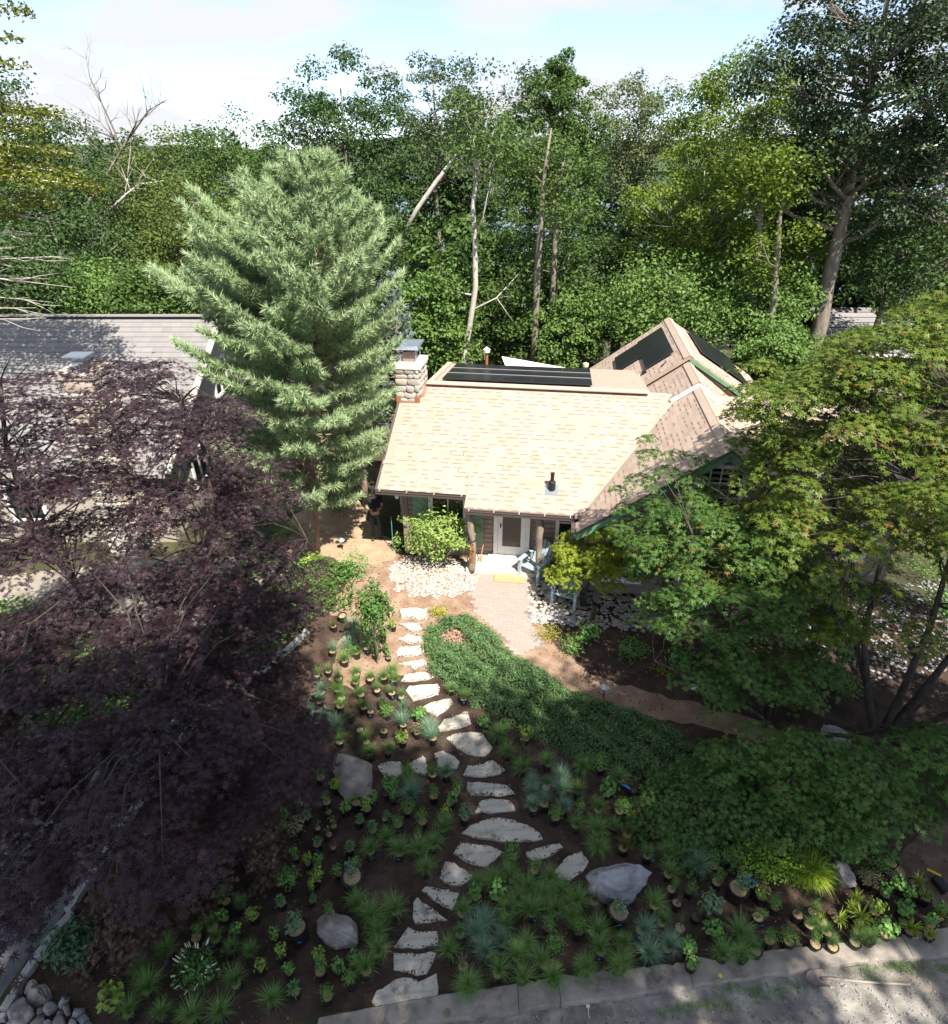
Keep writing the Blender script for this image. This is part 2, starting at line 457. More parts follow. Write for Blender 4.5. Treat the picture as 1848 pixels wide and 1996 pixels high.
# ---- stepping stones
def zoomP(pts): return [((700 + x / 1.848) * 0.7392, (1500 + y / 1.848) * 0.7392) for x, y in pts]
def zoomC(pts): return [((700 + x / 1.848) * 0.7392, (2000 + y / 1.848) * 0.7392) for x, y in pts]
STONES = [
 ('P', [(652,195),(700,186),(792,190),(798,215),(782,246),(665,240)], 'broad sunlit stepping stone nearest the house beside the yellow flowers'),
 ('P', [(652,266),(690,260),(750,262),(765,290),(715,302),(690,288)], 'small sunlit stepping stone, second from the house'),
 ('P', [(646,338),(690,318),(762,326),(766,350),(700,360)], 'pale wedge stepping stone, third from the house'),
 ('P', [(637,400),(660,376),(765,372),(774,400),(740,420),(645,424)], 'rectangular tan stepping stone, fourth from the house'),
 ('P', [(643,457),(700,449),(775,436),(786,462),(752,472),(725,488),(700,470)], 'stepping stone with a pointed lower edge, fifth from the house'),
 ('P', [(661,542),(680,512),(740,502),(775,498),(824,522),(790,535),(700,545)], 'low slanting stepping stone, sixth from the house, beside the juniper'),
 ('P', [(683,592),(700,568),(838,556),(850,575),(842,608),(718,641)], 'five sided grey stepping stone, seventh from the house'),
 ('P', [(762,672),(800,652),(880,632),(905,630),(917,652),(872,690),(835,714),(800,700)], 'oblong stepping stone, eighth from the house, tilted to the path'),
 ('P', [(840,772),(870,730),(985,690),(1002,750),(960,768),(850,788)], 'cracked grey stepping stone, ninth from the house'),
 ('P', [(880,820),(900,808),(945,795),(1000,790),(1060,800),(1075,820),(1107,870),(1070,907),(1030,910),(970,890),(930,866),(905,840)], 'large rounded stepping stone at the bend where the side path leaves'),
 ('P', [(548,957),(590,938),(660,936),(670,990),(640,1012),(575,1002)], 'grey side path stone nearest the flat tan boulder'),
 ('P', [(700,947),(765,905),(792,962),(785,1002),(735,990),(705,967)], 'triangular grey side path stone between two other side stones'),
 ('P', [(820,897),(870,882),(920,910),(947,940),(932,970),(880,977),(840,957)], 'side path stone with grass growing over its edge'),
 ('P', [(963,1002),(985,955),(1060,950),(1110,929),(1167,976),(1140,997),(1040,1012)], 'dark peaked stepping stone just below the large rounded one'),
 ('C', [(985,113),(1160,120),(1218,166),(1150,178),(1000,173),(980,150)], 'long narrow stepping stone with a tapering end'),
 ('C', [(1040,205),(1100,192),(1195,204),(1219,249),(1100,263),(1021,260)], 'bright stepping stone above the long lens shaped one'),
 ('C', [(953,362),(1000,320),(1100,287),(1140,284),(1180,290),(1280,320),(1335,357),(1352,387),(1300,399),(1180,402),(1040,386)], 'long lens shaped stepping stone, largest of the path'),
 ('C', [(917,456),(950,404),(1100,425),(1162,456),(1080,525),(1000,511)], 'six sided banded stepping stone below the lens shaped one'),
 ('C', [(1268,457),(1320,435),(1430,407),(1452,430),(1400,466),(1330,504),(1280,482)], 'grey side path stone half hidden by a leafy shrub'),
 ('C', [(1403,547),(1480,470),(1540,448),(1577,500),(1545,552),(1490,592),(1430,580)], 'mud stained pale side stone next to the slate boulder'),
 ('C', [(848,577),(875,498),(920,505),(1017,572),(955,617),(900,611)], 'five sided pale stepping stone, sixth up from the curb'),
 ('C', [(761,640),(780,620),(948,652),(910,733),(860,711)], 'long pale wedge stepping stone above the triangular one'),
 ('C', [(720,692),(740,673),(812,725),(887,785),(730,802),(717,772)], 'triangular pale stepping stone on the lower path'),
 ('C', [(625,917),(660,868),(695,818),(730,838),(838,838),(840,905),(760,921)], 'pale stepping stone with a peaked corner, third from the curb'),
 ('C', [(624,944),(833,945),(812,995),(785,1046),(735,1052),(625,1026)], 'flat topped pale stepping stone, second from the curb'),
 ('C', [(518,1182),(540,1130),(600,1098),(670,1065),(750,1086),(795,1064),(835,1044),(848,1186),(550,1220)], 'big notched pale stepping stone touching the concrete curb'),
]
def slab_mesh(P, seed, h=0.034, m=None):
    P = jitter_poly(P, 0.09, 0.009, seed)
    c = np.mean(np.array(P), axis=0)
    A = np.array(P) - c
    rg = random.Random(seed); k = len(A)
    tilt = (rg.gauss(0, .012), rg.gauss(0, .012))
    zt = h + A[:, 0] * tilt[0] + A[:, 1] * tilt[1]
    rings = [np.c_[A * 1.015, np.full(k, -0.03)], np.c_[A, zt * 0.75], np.c_[A * 0.975, zt], np.c_[A * 0.55, zt + np.array([rg.gauss(0, .004) for _ in A])]]
    V = np.concatenate(rings + [np.array([[0, 0, h + 0.002]])])
    F = []
    for r_ in range(3):
        for i in range(k):
            F.append([r_ * k + i, r_ * k + (i + 1) % k, (r_ + 1) * k + (i + 1) % k, (r_ + 1) * k + i])
    for i in range(k): F.append([3 * k + i, 3 * k + (i + 1) % k, 4 * k])
    return MB().add(V, F), c
STONE_POS = []; STONE_POLY = []
for i, (t, pts, lab) in enumerate(STONES):
    D = zoomP(pts) if t == 'P' else zoomC(pts)
    W = ground_poly(D, 0.05)
    mb, c = slab_mesh(W, i + 11)
    o = mb.build('stepping_stone', M['slab'], loc=(c[0], c[1], 0.006))
    tag(o, lab, 'stepping stone', 'stepping stones across the garden')
    STONE_POS.append(c); STONE_POLY.append(W)

# ---- rocks: sphere cut by planes
_ico = bmesh.new(); bmesh.ops.create_icosphere(_ico, subdivisions=4, radius=1.0)
_ico.verts.ensure_lookup_table()
ICO4V = np.array([v.co[:] for v in _ico.verts]); ICO4F = np.array([[v.index for v in f.verts] for f in _ico.faces]); _ico.free()
_ico = bmesh.new(); bmesh.ops.create_icosphere(_ico, subdivisions=2, radius=1.0)
_ico.verts.ensure_lookup_table()
ICO2V = np.array([v.co[:] for v in _ico.verts]); ICO2F = np.array([[v.index for v in f.verts] for f in _ico.faces]); _ico.free()
def rock(size, seed, cuts=14, fine=True, rough=0.02, layers=0):
    rg = np.random.default_rng(seed)
    V = (ICO4V if fine else ICO2V).copy(); F = ICO4F if fine else ICO2F
    for _ in range(cuts):
        n = rg.normal(size=3); n /= np.linalg.norm(n)
        d = rg.uniform(0.52, 0.86)
        q = V @ n - d
        V = V - np.maximum(q, 0)[:, None] * n * 0.97
    f = rg.uniform(2, 5, (4, 3)); ph = rg.uniform(0, 6, 4)
    for k in range(4):
        V *= (1 + rough * np.sin(V @ f[k] * (1 + k) + ph[k]))[:, None]
    V *= (1 + rg.normal(0, rough * 0.12, len(V)))[:, None]
    if layers:                                          # bedding ledges
        ax = np.array([.25, -.45, .86]); h = V @ ax + .05 * np.sin(V[:, 0] * 4 + V[:, 1] * 3); V = V * (1 - .055 * ((h * layers) % 1.0))[:, None]
    return MB().add(V * np.array(size), F)
for D, sz, rz, m, lab, sd in [
    ((572, 1512), (0.46, 0.70, 0.34), -35, 'rocktan', 'flat tan boulder at the end of the side path by the purple maple', 71),
    ((487, 1520), (0, 0, 0), 0, 'rock', '', 0),
    ((666, 1816), (0.45, 0.30, 0.32), -22, 'rock', 'grey wedge shaped boulder in the potted bed beside the lower path', 23),
    ((1210, 1716), (0.62, 0.42, 0.46), 8, 'rockblue', 'slate grey boulder with cracked layers beside the mud stained stone', 12),
    ((1641, 1706), (0.17, 0.28, 0.28), 10, 'rock', 'dark boulder half hidden behind the bright hakone grass', 5)]:
    if not lab: continue
    if 'flat tan' in lab: D = (686, 1506); rz = 38
    p = gz(D[0], D[1], sz[2] * .5)
    o = rock(sz, sd, layers=5 if 'slate' in lab else (2 if 'wedge' in lab else 0)).build('boulder', M[m], smooth=False, loc=(p[0], p[1], sz[2] * 0.35)); o.rotation_euler = (0.06, -0.05, R(rz))
    tag(o, lab, 'boulder', 'boulders in the garden')

# ---- concrete curb in segments
cb = thing('concrete_curb', 'weathered concrete curb between the potted plant bed and the gravel driveway', 'curb', (0, 0, 0))
B = [gz(x, y, 0.07)[:2] for x, y in CURB_BACK]; Fr = [gz(x, y - 6, 0.07)[:2] for x, y in CURB_FRONT]
def along(P, t):
    P = np.array(P); x = -2.15 + 10.6 * t
    return np.array([x, np.interp(x, P[:, 0], P[:, 1])])
cuts = [0, .262, .318, .50, .82, 1.0]
rg = random.Random(8)
for i in range(len(cuts) - 1):
    a, b = cuts[i] + 0.0004, cuts[i + 1] - 0.0004
    k = 26
    bk, fr = [], []
    for j in range(k + 1):
        t = a + (b - a) * j / k
        rough = 0.016 if 1 <= i <= 3 else 0.004
        bk.append(along(B, t) + np.array([0, max(-.05, rg.gauss(0, rough) - rough)]))
        fr.append(along(Fr, t) + np.array([0, rg.gauss(0, 0.006)]))
    h = 0.075 + rg.uniform(-0.005, 0.005)
    V = []
    for q in range(k + 1):
        V += [(fr[q][0], fr[q][1] - 0.02, -0.02), (fr[q][0], fr[q][1], h - 0.02), (fr[q][0], fr[q][1] + 0.018, h + rg.gauss(0, .002)),
              (bk[q][0], bk[q][1] - 0.018, h + rg.gauss(0, .002)), (bk[q][0], bk[q][1], h - 0.02), (bk[q][0], bk[q][1] + 0.02, -0.02)]
    F = []
    for q in range(k):
        for s_ in range(5): F.append([q * 6 + s_, (q + 1) * 6 + s_, (q + 1) * 6 + s_ + 1, q * 6 + s_ + 1])
    F += [[0, 1, 2, 3, 4, 5], [k * 6 + s_ for s_ in range(5, -1, -1)]]
    MB().add(V, F).build('curb_segment', M['concrete'], cb)
p = gz((700 + 885 / 1.848) * .7392, (2000 + 1232 / 1.848) * .7392, 0.12)
MB().lathe([(0.0, 0.0), (0.048, 0.0), (0.048, 0.008), (0.036, 0.010), (0.0, 0.012)], 20, (p[0], p[1], 0.076)).build('survey_cap', mat('lichen_cap', (0.10, 0.10, 0.06), 0.9, (0.22, 0.20, 0.12), 30), cb)
# yellow leaf on the curb and a few fallen leaves
M['yleaf'] = mat('yellow_leaf', (0.75, 0.62, 0.08), 0.7); M['bleaf'] = mat('brown_leaf', (0.30, 0.17, 0.09), 0.8)
def fallen(D, z, s, m, lab):
    p = gz(D[0], D[1], z); rg = np.random.default_rng(int(D[0]))
    mb = MB(); X, Y, Z = frames(np.array([[0.1, 0.1, 1.0]]), rg)
    put(mb, np.zeros((1, 3)), X, Y, Z, STAR5[0], STAR5[1], s, np.array([0.5]))
    tag(mb.build('fallen_leaf', M[m], loc=(p[0], p[1], z + 0.008)), lab, 'leaf')
fallen((1403, 1901), 0.108, 0.07, 'yleaf', 'bright yellow fallen leaf lying on the concrete curb')
fallen((1228, 1976), 0.006, 0.06, 'bleaf', 'brown fallen leaf on the driveway below the curb')
fallen((1193, 1972), 0.006, 0.06, 'bleaf', 'pale brown fallen leaf beside the grey twist on the driveway')
fallen((1475, 1953), 0.006, 0.07, 'bleaf', 'curled tan leaf on the sunlit patch of driveway')

# ---- left edging of pale slabs and the rubble wall end at the lower left corner
ed = thing('stone_edging', 'row of pale narrow edging slabs along the grey drive under the purple maple', 'edging')
def tileL(x, y): return ((x / 4.62) * .7392, (2350 + y / 4.62) * .7392)
EDG = [(tileL(870, 250), tileL(690, 440), .12), (tileL(680, 470), tileL(560, 615), .12), (tileL(555, 640), tileL(415, 805), .12), (tileL(410, 830), tileL(280, 1010), .11),
       (tileL(270, 1040), tileL(205, 1110), .12), (tileL(150, 1250), tileL(40, 1440), .13), (tileL(30, 1470), tileL(-20, 1560), .13)]
far = [(130, 1772), (170, 1710), (215, 1640), (262, 1570), (300, 1515), (340, 1455), (378, 1402), (415, 1372), (455, 1342), (497, 1312), (540, 1280), (570, 1255), (598, 1225)]
for q in range(len(far) - 1): EDG.append((far[q + 1], far[q], .12))
rg = random.Random(2)
M['edge'] = mat('edging_stone', (0.26, 0.27, 0.27), 0.9, (0.45, 0.455, 0.44), 3, detail=10, bump=0.4, bscale=20)
for a, b, w in EDG:
    A, Bq = gz(*a, .12), gz(*b, .12); d = Bq - A; L = np.linalg.norm(d); d /= L; nn = np.array([-d[1], d[0], 0])
    P = [A + d * .01 + nn * w * .5, A + d * L * .5 + nn * (w * .5 + rg.gauss(0, .006)), A + d * (L - .01) + nn * w * .45, A + d * (L - .01) - nn * w * .5, A + d * L * .5 - nn * w * .48, A + d * .01 - nn * w * .5]
    mb, c = slab_mesh([(q[0], q[1]) for q in P], rg.randint(0, 999), 0.12)
    mb.build('edging_slab', M['edge'], ed, loc=(c[0], c[1], 0.0))
wl = thing('stone_wall', 'heap of rounded rubble stones ending the low wall at the lower corner', 'stone wall')
for k, (x, y, w, h_) in enumerate([(260, 1080, 150, .11), (385, 1150, 190, .12), (480, 1250, 270, .17), (200, 1220, 120, .12), (255, 1330, 130, .14), (610, 1410, 130, .13), (770, 1320, 150, .09), (240, 1480, 330, .17), (800, 1420, 120, .09), (925, 1470, 150, .08), (700, 1570, 170, .08), (870, 1570, 120, .07), (1000, 1545, 170, .1), (430, 1560, 170, .07), (120, 1590, 150, .1), (560, 1600, 150, .06), (1040, 1610, 130, .06), (340, 1420, 90, .07), (700, 1470, 90, .06), (480, 1430, 100, .08)]):
    D = tileL(x, y); p = gz(D[0], D[1], 0.1); wm = (w / 4.62 * .7392) * depth_of(p) / CF
    o = rock((wm * .52, wm * .46, h_), 40 + k, 10, True, 0.03).build('stone', M['rock' if k % 3 else 'rockblue'], wl, loc=(p[0], p[1], h_ * 0.35)); o.rotation_euler = (rg.gauss(0, .2), rg.gauss(0, .2), rg.uniform(0, 6))
# ================================================================ COTTAGE (local axes: u along the front, v towards the back)
HOUSE = thing('cottage', 'single storey cottage with tan shingle roof, stone chimney and solar panels', 'house', (-2.0, 16.3, 0), R(-8))
M['shB'] = mat('shingle_base', (0.34, 0.255, 0.205), 0.95, (0.39, 0.30, 0.245), 5, bump=0.4, bscale=60, bdist=0.002)
M['sh'] = mat('shingle_tab', (0.4, 0.3, 0.2), 0.95, rndcols=[(0.365, 0.275, 0.222), (0.405, 0.315, 0.258), (0.35, 0.262, 0.21), (0.425, 0.333, 0.275), (0.38, 0.29, 0.236)], objrnd=1.0, bump=0.3, bscale=90, bdist=0.002)
M['side'] = mat('siding', (0.25, 0.19, 0.165), 0.8, (0.31, 0.24, 0.21), 2.0, bump=0.15, bscale=20, stretch=(0.3, 6, 6), bdist=0.004)
M['trimb'] = mat('brown_trim', (0.10, 0.075, 0.07), 0.6)
M['gutter'] = mat('gutter_brown', (0.085, 0.065, 0.06), 0.45, spec=0.5)
M['white'] = mat('white_paint', (0.74, 0.73, 0.70), 0.55, (0.80, 0.79, 0.77), 6)
M['green'] = mat('green_paint', (0.10, 0.22, 0.13), 0.6, (0.13, 0.26, 0.16), 4)
M['shut'] = mat('shutter_green', (0.17, 0.27, 0.18), 0.65, (0.21, 0.32, 0.22), 3)
M['glass'] = mat('window_glass', (0.012, 0.014, 0.016), 0.05, spec=0.6)
M['dglass'] = mat('door_glass', (0.05, 0.043, 0.04), 0.12, spec=0.5)
M['log'] = mat('log_post', (0.19, 0.15, 0.12), 0.9, (0.33, 0.27, 0.22), 4, bump=0.7, bscale=16, stretch=(3, 3, 0.6))
M['bark'] = mat('orange_bark', (0.22, 0.07, 0.03), 0.9, (0.36, 0.14, 0.06), 30, bump=1.0, bscale=40)
M['stone'] = mat('fieldstone', (0.3, 0.26, 0.22), 0.9, rndcols=[(0.33, 0.28, 0.23), (0.46, 0.41, 0.35), (0.40, 0.31, 0.25), (0.50, 0.47, 0.42), (0.30, 0.27, 0.25)], objrnd=1.0, bump=0.7, bscale=14)
M['mortar'] = mat('mortar', (0.33, 0.29, 0.25), 0.95, (0.42, 0.38, 0.33), 8, bump=0.5)
M['capst'] = mat('chimney_cap', (0.60, 0.56, 0.52), 0.85, (0.70, 0.67, 0.63), 6, bump=0.3)
M['copper'] = mat('copper_flashing', (0.28, 0.11, 0.06), 0.5, (0.36, 0.16, 0.09), 9, spec=0.5)
M['metal'] = mat('galvanised', (0.35, 0.40, 0.46), 0.35, metal=0.7)
M['black'] = mat('black_metal', (0.02, 0.02, 0.022), 0.5)
M['panel'] = mat('solar_cell', (0.012, 0.013, 0.018), 0.32, spec=0.25)
M['pframe'] = mat('panel_frame', (0.03, 0.03, 0.033), 0.4)
M['rail'] = mat('panel_rail', (0.55, 0.55, 0.55), 0.4, metal=0.5)
M['under'] = mat('soffit', (0.16, 0.12, 0.10), 0.8)

SL = 0.5; GS = 0.744
def zmain(v): return 2.17 + SL * (v + 0.95)
def zgab(u, top=4.58): return top - GS * abs(u - 8.22)
# ---- roof decks (solid slabs)
def deck(mb, pts, t=0.10):
    P = np.array(pts, float); n = np.cross(P[1] - P[0], P[2] - P[0]); n /= np.linalg.norm(n)
    if n[2] < 0: P = P[::-1]; n = -n
    k = len(P); V = np.concatenate([P, P - np.array([0, 0, t])])
    F = [list(range(k)), list(range(2 * k - 1, k - 1, -1))] + [[i, k + i, k + (i + 1) % k, (i + 1) % k] for i in range(k)]
    mb.add(V, F)
VR, ZR = 3.2, zmain(3.2)
valleyA = lambda v: 8.22 - (4.58 - zmain(v)) / GS         # u where main plane meets the cross gable
roof = MB()
MAINP = [(-0.62, -0.52), (1.90, -0.52), (1.90, -0.95), (valleyA(-0.95), -0.95), (valleyA(2.9), 2.9), (valleyA(2.9), 3.2), (-0.62, 3.2)]
for q in ([(-0.62, -0.52), (1.90, -0.52), (1.90, 3.2), (-0.62, 3.2)], [(1.902, -0.95), (valleyA(-0.95), -0.95), (valleyA(3.2), 3.2), (1.902, 3.2)]):
    deck(roof, [(u, v, zmain(v) + (0.02 * max(0, 3.2 - v) / 4.15 if q[0][0] > 1 else 0)) for u, v in q])
RIGHTP = [(16.44 - valleyA(-0.5), -0.5), (13.5, -0.5), (13.5, 3.2), (16.44 - valleyA(3.2), 3.2)]
deck(roof, [(u, v, zmain(v)) for u, v in RIGHTP])
# back roof, almost flat
deck(roof, [(0.10, 3.2, ZR), (6.9, 3.2, ZR), (6.9, 6.9, ZR - 0.42), (0.10, 6.9, ZR - 0.42)])
deck(roof, [(9.2, 3.2, ZR), (13.5, 3.2, ZR), (13.5, 6.9, ZR - 1.85), (9.2, 6.9, ZR - 1.85)])
# front cross gable
GF = -1.65
UL = 4.86
deck(roof, [(UL, GF, zgab(UL)), (8.22, GF, 4.58), (8.22, 2.95, 4.58), (UL + .7, 2.95, zgab(UL + .7))])
deck(roof, [(16.44 - UL, GF, zgab(UL)), (8.22, GF, 4.58), (8.22, 2.95, 4.58), (16.44 - UL, 2.95, zgab(UL))])
# middle step and back wing
MT, WT, WU = 4.72, 4.93, 8.20
deck(roof, [(WU - 2.2, 2.9, MT - GS * 2.2), (WU, 2.9, MT), (WU, 5.1, MT), (WU - 2.2, 5.1, MT - GS * 2.2)], .12)
deck(roof, [(WU + 2.2, 2.9, MT - GS * 2.2), (WU, 2.9, MT), (WU, 5.1, MT), (WU + 2.2, 5.1, MT - GS * 2.2)], .12)
deck(roof, [(WU - 3.0, 4.98, WT - GS * 3.0), (WU, 4.98, WT), (WU, 10.4, WT), (WU - 3.0, 10.4, WT - GS * 3.0)], .12)
WS = 0.62
deck(roof, [(WU + 3.4, 4.98, WT - WS * 3.4), (WU, 4.98, WT), (WU, 10.4, WT), (WU + 3.4, 10.4, WT - WS * 3.4)], .12)
roof_o = roof.build('roof', M['shB'], HOUSE)

# ---- shingle tabs; the 300 nearest are objects, the rest one joined part
EXP = 0.15
tabs = []
rg = random.Random(21)
def shingle_field(poly, pt, across, up, nrm, amin, amax, bmin, bmax, pri):
    """poly in (a,b) slope coordinates; pt(a,b) gives the point on the slope"""
    b = bmin; row = 0
    while b < bmax:
        a = amin + rg.uniform(-.3, 0)
        while a < amax:
            w = rg.uniform(0.26, 0.40); g = 0.004
            if inpoly(a + 0.02, b + 0.06, poly) and inpoly(a + w - 0.02, b + 0.06, poly) and inpoly(a + w * .5, b + EXP * .9, poly):
                tabs.append((pri, pt(a + w / 2, b + EXP / 2), w, across, up, nrm))
            a += w + g
        b += EXP; row += 1
cs = math.sqrt(1 + SL * SL); gsn = math.sqrt(1 + GS * GS); wsn = math.sqrt(1 + WS * WS)
def fm(a, b):
    v = b / cs - 0.95
    return np.array([a, v, zmain(v) + 0.006 + (0.02 * max(0, 3.2 - v) / 4.15 if a > 1.9 else 0)])
upm = np.array([0, 1 / cs, SL / cs]); nm = np.array([0, -SL / cs, 1 / cs])
shingle_field([(u, (v + 0.95) * cs) for u, v in MAINP], fm, np.array([1.0, 0, 0]), upm, nm, -0.62, 8.2, 0.0, 4.7, 0)
shingle_field([(u, (v + 0.95) * cs) for u, v in RIGHTP], fm, np.array([1.0, 0, 0]), upm, nm, 8.2, 13.5, 0.5, 4.7, 2)
def gable_fields(sign, ridge_u, ridge_z, s, sn, v0, v1, reach, clip, pri, lift=0.006):
    # a runs along v, b up the slope from the eave
    def pt(a, b):
        d = reach - b / sn
        return np.array([ridge_u + sign * d, a, ridge_z - s * d + lift])
    upv = np.array([-sign / sn, 0, s / sn]); n_ = np.array([sign * s / sn, 0, 1 / sn])
    shingle_field(clip, pt, np.array([0, 1.0, 0]), upv, n_, v0, v1, 0, reach * sn, pri)
def clipfront(sn):
    # the left slope is bounded by the valley with the main roof
    out = [(GF, 0)]
    P = [(GF, 0), (-0.95, 0.06)]
    for v in (-0.5, 0.5, 1.5, 2.5, 2.9):
        P.append((v, (valleyA(v) - UL) * sn))
    P += [(2.9, 3.36 * sn), (GF, 3.36 * sn)]
    return P
gable_fields(-1, 8.22, 4.58, GS, gsn, GF, 2.9, 3.36, clipfront(gsn), 1)
gable_fields(1, 8.22, 4.58, GS, gsn, GF, 2.9, 3.36, clipfront(gsn), 3)
gable_fields(-1, WU, WT, GS, gsn, 4.98, 10.4, 3.0, [(4.98, 1.4), (4.98, 3.0 * gsn), (10.4, 3.0 * gsn), (10.4, 0), (8, 0)], 2)
gable_fields(1, WU, WT, WS, wsn, 4.98, 10.4, 3.4, [(4.98, 0), (4.98, 3.4 * wsn), (10.4, 3.4 * wsn), (10.4, 0)], 4)
gable_fields(-1, WU, MT, GS, gsn, 2.9, 4.98, 2.2, [(2.9, 1.6), (2.9, 2.2 * gsn), (4.98, 2.2 * gsn), (4.98, 1.0)], 4)
gable_fields(1, WU, MT, GS, gsn, 2.9, 4.98, 2.2, [(2.9, 0), (2.9, 2.2 * gsn), (4.98, 2.2 * gsn), (4.98, 0)], 4)
tabs.sort(key=lambda t: (t[0], t[1][1]))
tabm = {}
for i, w in enumerate((0.28, 0.33, 0.38)):
    tabm[i] = MB().box((0, 0, 0), (w, EXP * 0.995, 0.005)).mesh('shingle', M['sh'])
jt = MB()
for k, (pri, p, w, ac, up_, nn_) in enumerate(tabs):
    tilt = 0.012
    u2 = up_ * math.cos(tilt) - nn_ * math.sin(tilt); n2_ = nn_ * math.cos(tilt) + up_ * math.sin(tilt)
    if k < 300:
        Mx = Matrix(((ac[0], u2[0], n2_[0]), (ac[1], u2[1], n2_[1]), (ac[2], u2[2], n2_[2])))
        o = bpy.data.objects.new('shingle', tabm[0 if w < .305 else (1 if w < .355 else 2)])
        COL.objects.link(o); o.parent = roof_o
        o.matrix_local = Matrix.Translation(p) @ Mx.to_4x4()
    else:
        jt.box(p, (w, EXP * 0.995, 0.005), axes=[ac, u2, n2_], r=rg.random())
stuff(jt.build('shingles', M['sh'], roof_o))
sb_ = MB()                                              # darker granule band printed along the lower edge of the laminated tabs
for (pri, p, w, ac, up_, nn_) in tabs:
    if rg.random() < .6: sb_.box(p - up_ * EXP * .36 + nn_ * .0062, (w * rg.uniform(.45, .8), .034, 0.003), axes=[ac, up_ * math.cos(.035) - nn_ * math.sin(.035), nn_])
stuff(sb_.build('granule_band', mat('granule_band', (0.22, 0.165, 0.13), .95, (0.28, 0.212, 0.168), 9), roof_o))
# course butts: thin laps the whole width, so that each row casts a line
lap = MB()
b = EXP
while b < 4.6:
    v = b / cs - 0.95
    u0 = 1.9 if v < -0.5 else -0.62
    p = fm(0, b)
    lap.box(((u0 + valleyA(v)) / 2, v, zmain(v) + 0.002 + (0.02 if v < .2 and u0 > 1 else 0)), (valleyA(v) - u0 - .04, 0.03, 0.012), axes=[(1, 0, 0), upm, nm])
    b += EXP

# ridge caps and hip boards
rc = MB()
rc.bar((0.1, 3.16, ZR + 0.045), (6.85, 3.16, ZR + 0.045), 0.30, 0.03)
rc.bar((0.16, 3.2, ZR + .03), (0.16, 6.9, ZR - 0.39), 0.16, 0.03)
for s_ in (-1, 1):
    for (a, b_, z_, u_, sl) in [(GF - .01, 2.88, 4.58, 8.22, GS), (2.92, 4.96, MT, WU, GS), (4.97, 10.4, WT, WU, GS if s_ < 0 else WS)]:
        d = 0.085
        rc.bar((u_ + s_ * d, a, z_ - sl * d + .032), (u_ + s_ * d, b_, z_ - sl * d + .032), 0.19, 0.022, up=(s_ * sl, 0, 1))
rc.build('ridge_cap', mat('ridge_shingle', (0.42, 0.33, 0.26), 0.95, (0.47, 0.375, 0.30), 7), roof_o)
# step flashing where the porch roof starts
MB().bar((1.90, -0.96, zmain(-0.96) + .02), (1.90, 0.1, zmain(.1) + .02), 0.03, 0.05).build('roof_step', M['shB'], roof_o)
# white fascia of the middle step, rake boards
wf = MB()
for s_ in (-1, 1):
    wf.bar((WU, 2.875, MT - 0.06), (WU + s_ * 0.72, 2.875, MT - 0.06 - GS * 0.72), 0.03, 0.11)
wf.build('step_fascia', M['white'], HOUSE)
for s_ in (-1, 1):
    MB().bar((8.22 - s_ * .02, GF - 0.022, 4.58 - 0.13), (8.22 + s_ * 3.36, GF - 0.022, zgab(UL) - 0.13), 0.035, 0.17).build('rake_board', M['green'], HOUSE)
    MB().bar((8.22 - s_ * .02, GF - 0.052, 4.58 + 0.0), (8.22 + s_ * 3.36, GF - 0.052, zgab(UL) + 0.0), 0.03, 0.055).build('drip_edge', M['trimb'], HOUSE)
MB().bar((WU + .05, 4.96, WT - .13), (WU + 3.4, 4.96, WT - .10 - WS * 3.4), 0.03, 0.10).build('rake_board', M['green'], HOUSE)
MB().bar((-0.635, -0.5, zmain(-0.5) - .06), (-0.635, 3.2, ZR - .06), 0.03, 0.14, up=(1, 0, 0)).build('rake_board', M['trimb'], HOUSE)
# gutters
def gutter(u0, u1, v, z):
    mb = MB(); a = [(-.055, .0), (-.06, .045), (-.045, -.02), (-.02, -.05), (.03, -.05), (.04, .045)]
    mb.box(((u0 + u1) / 2, v - .05, z - .055), (u1 - u0, .012, .10)); mb.box(((u0 + u1) / 2, v, z - .10), (u1 - u0, .105, .012))
    mb.box(((u0 + u1) / 2, v + .05, z - .055), (u1 - u0, .012, .10)); mb.box((u0 + .006, v, z - .055), (.012, .09, .09)); mb.box((u1 - .006, v, z - .055), (.012, .09, .09))
    mb.box(((u0 + u1) / 2, v - .06, z - .012), (u1 - u0, .02, .016))
    g = mb.build('gutter', M['gutter'], HOUSE)
    k = max(2, int((u1 - u0) / .55))
    for i in range(k):
        MB().box((u0 + .12 + i * (u1 - u0 - .24) / (k - 1), v - .01, z + .008), (.03, .12, .012)).build('gutter_strap', M['rail'], g)
gutter(-0.66, 1.88, -0.575, zmain(-0.52) - 0.02)
gutter(1.9, 4.84, -1.005, zmain(-0.95) - 0.0)
gl = MB(); gl.box((4.80, -1.35, 2.02), (.09, .56, .10)); gl.box((4.80, -1.62, 1.98), (.12, .06, .16)); gl.build('gutter', M['gutter'], HOUSE)
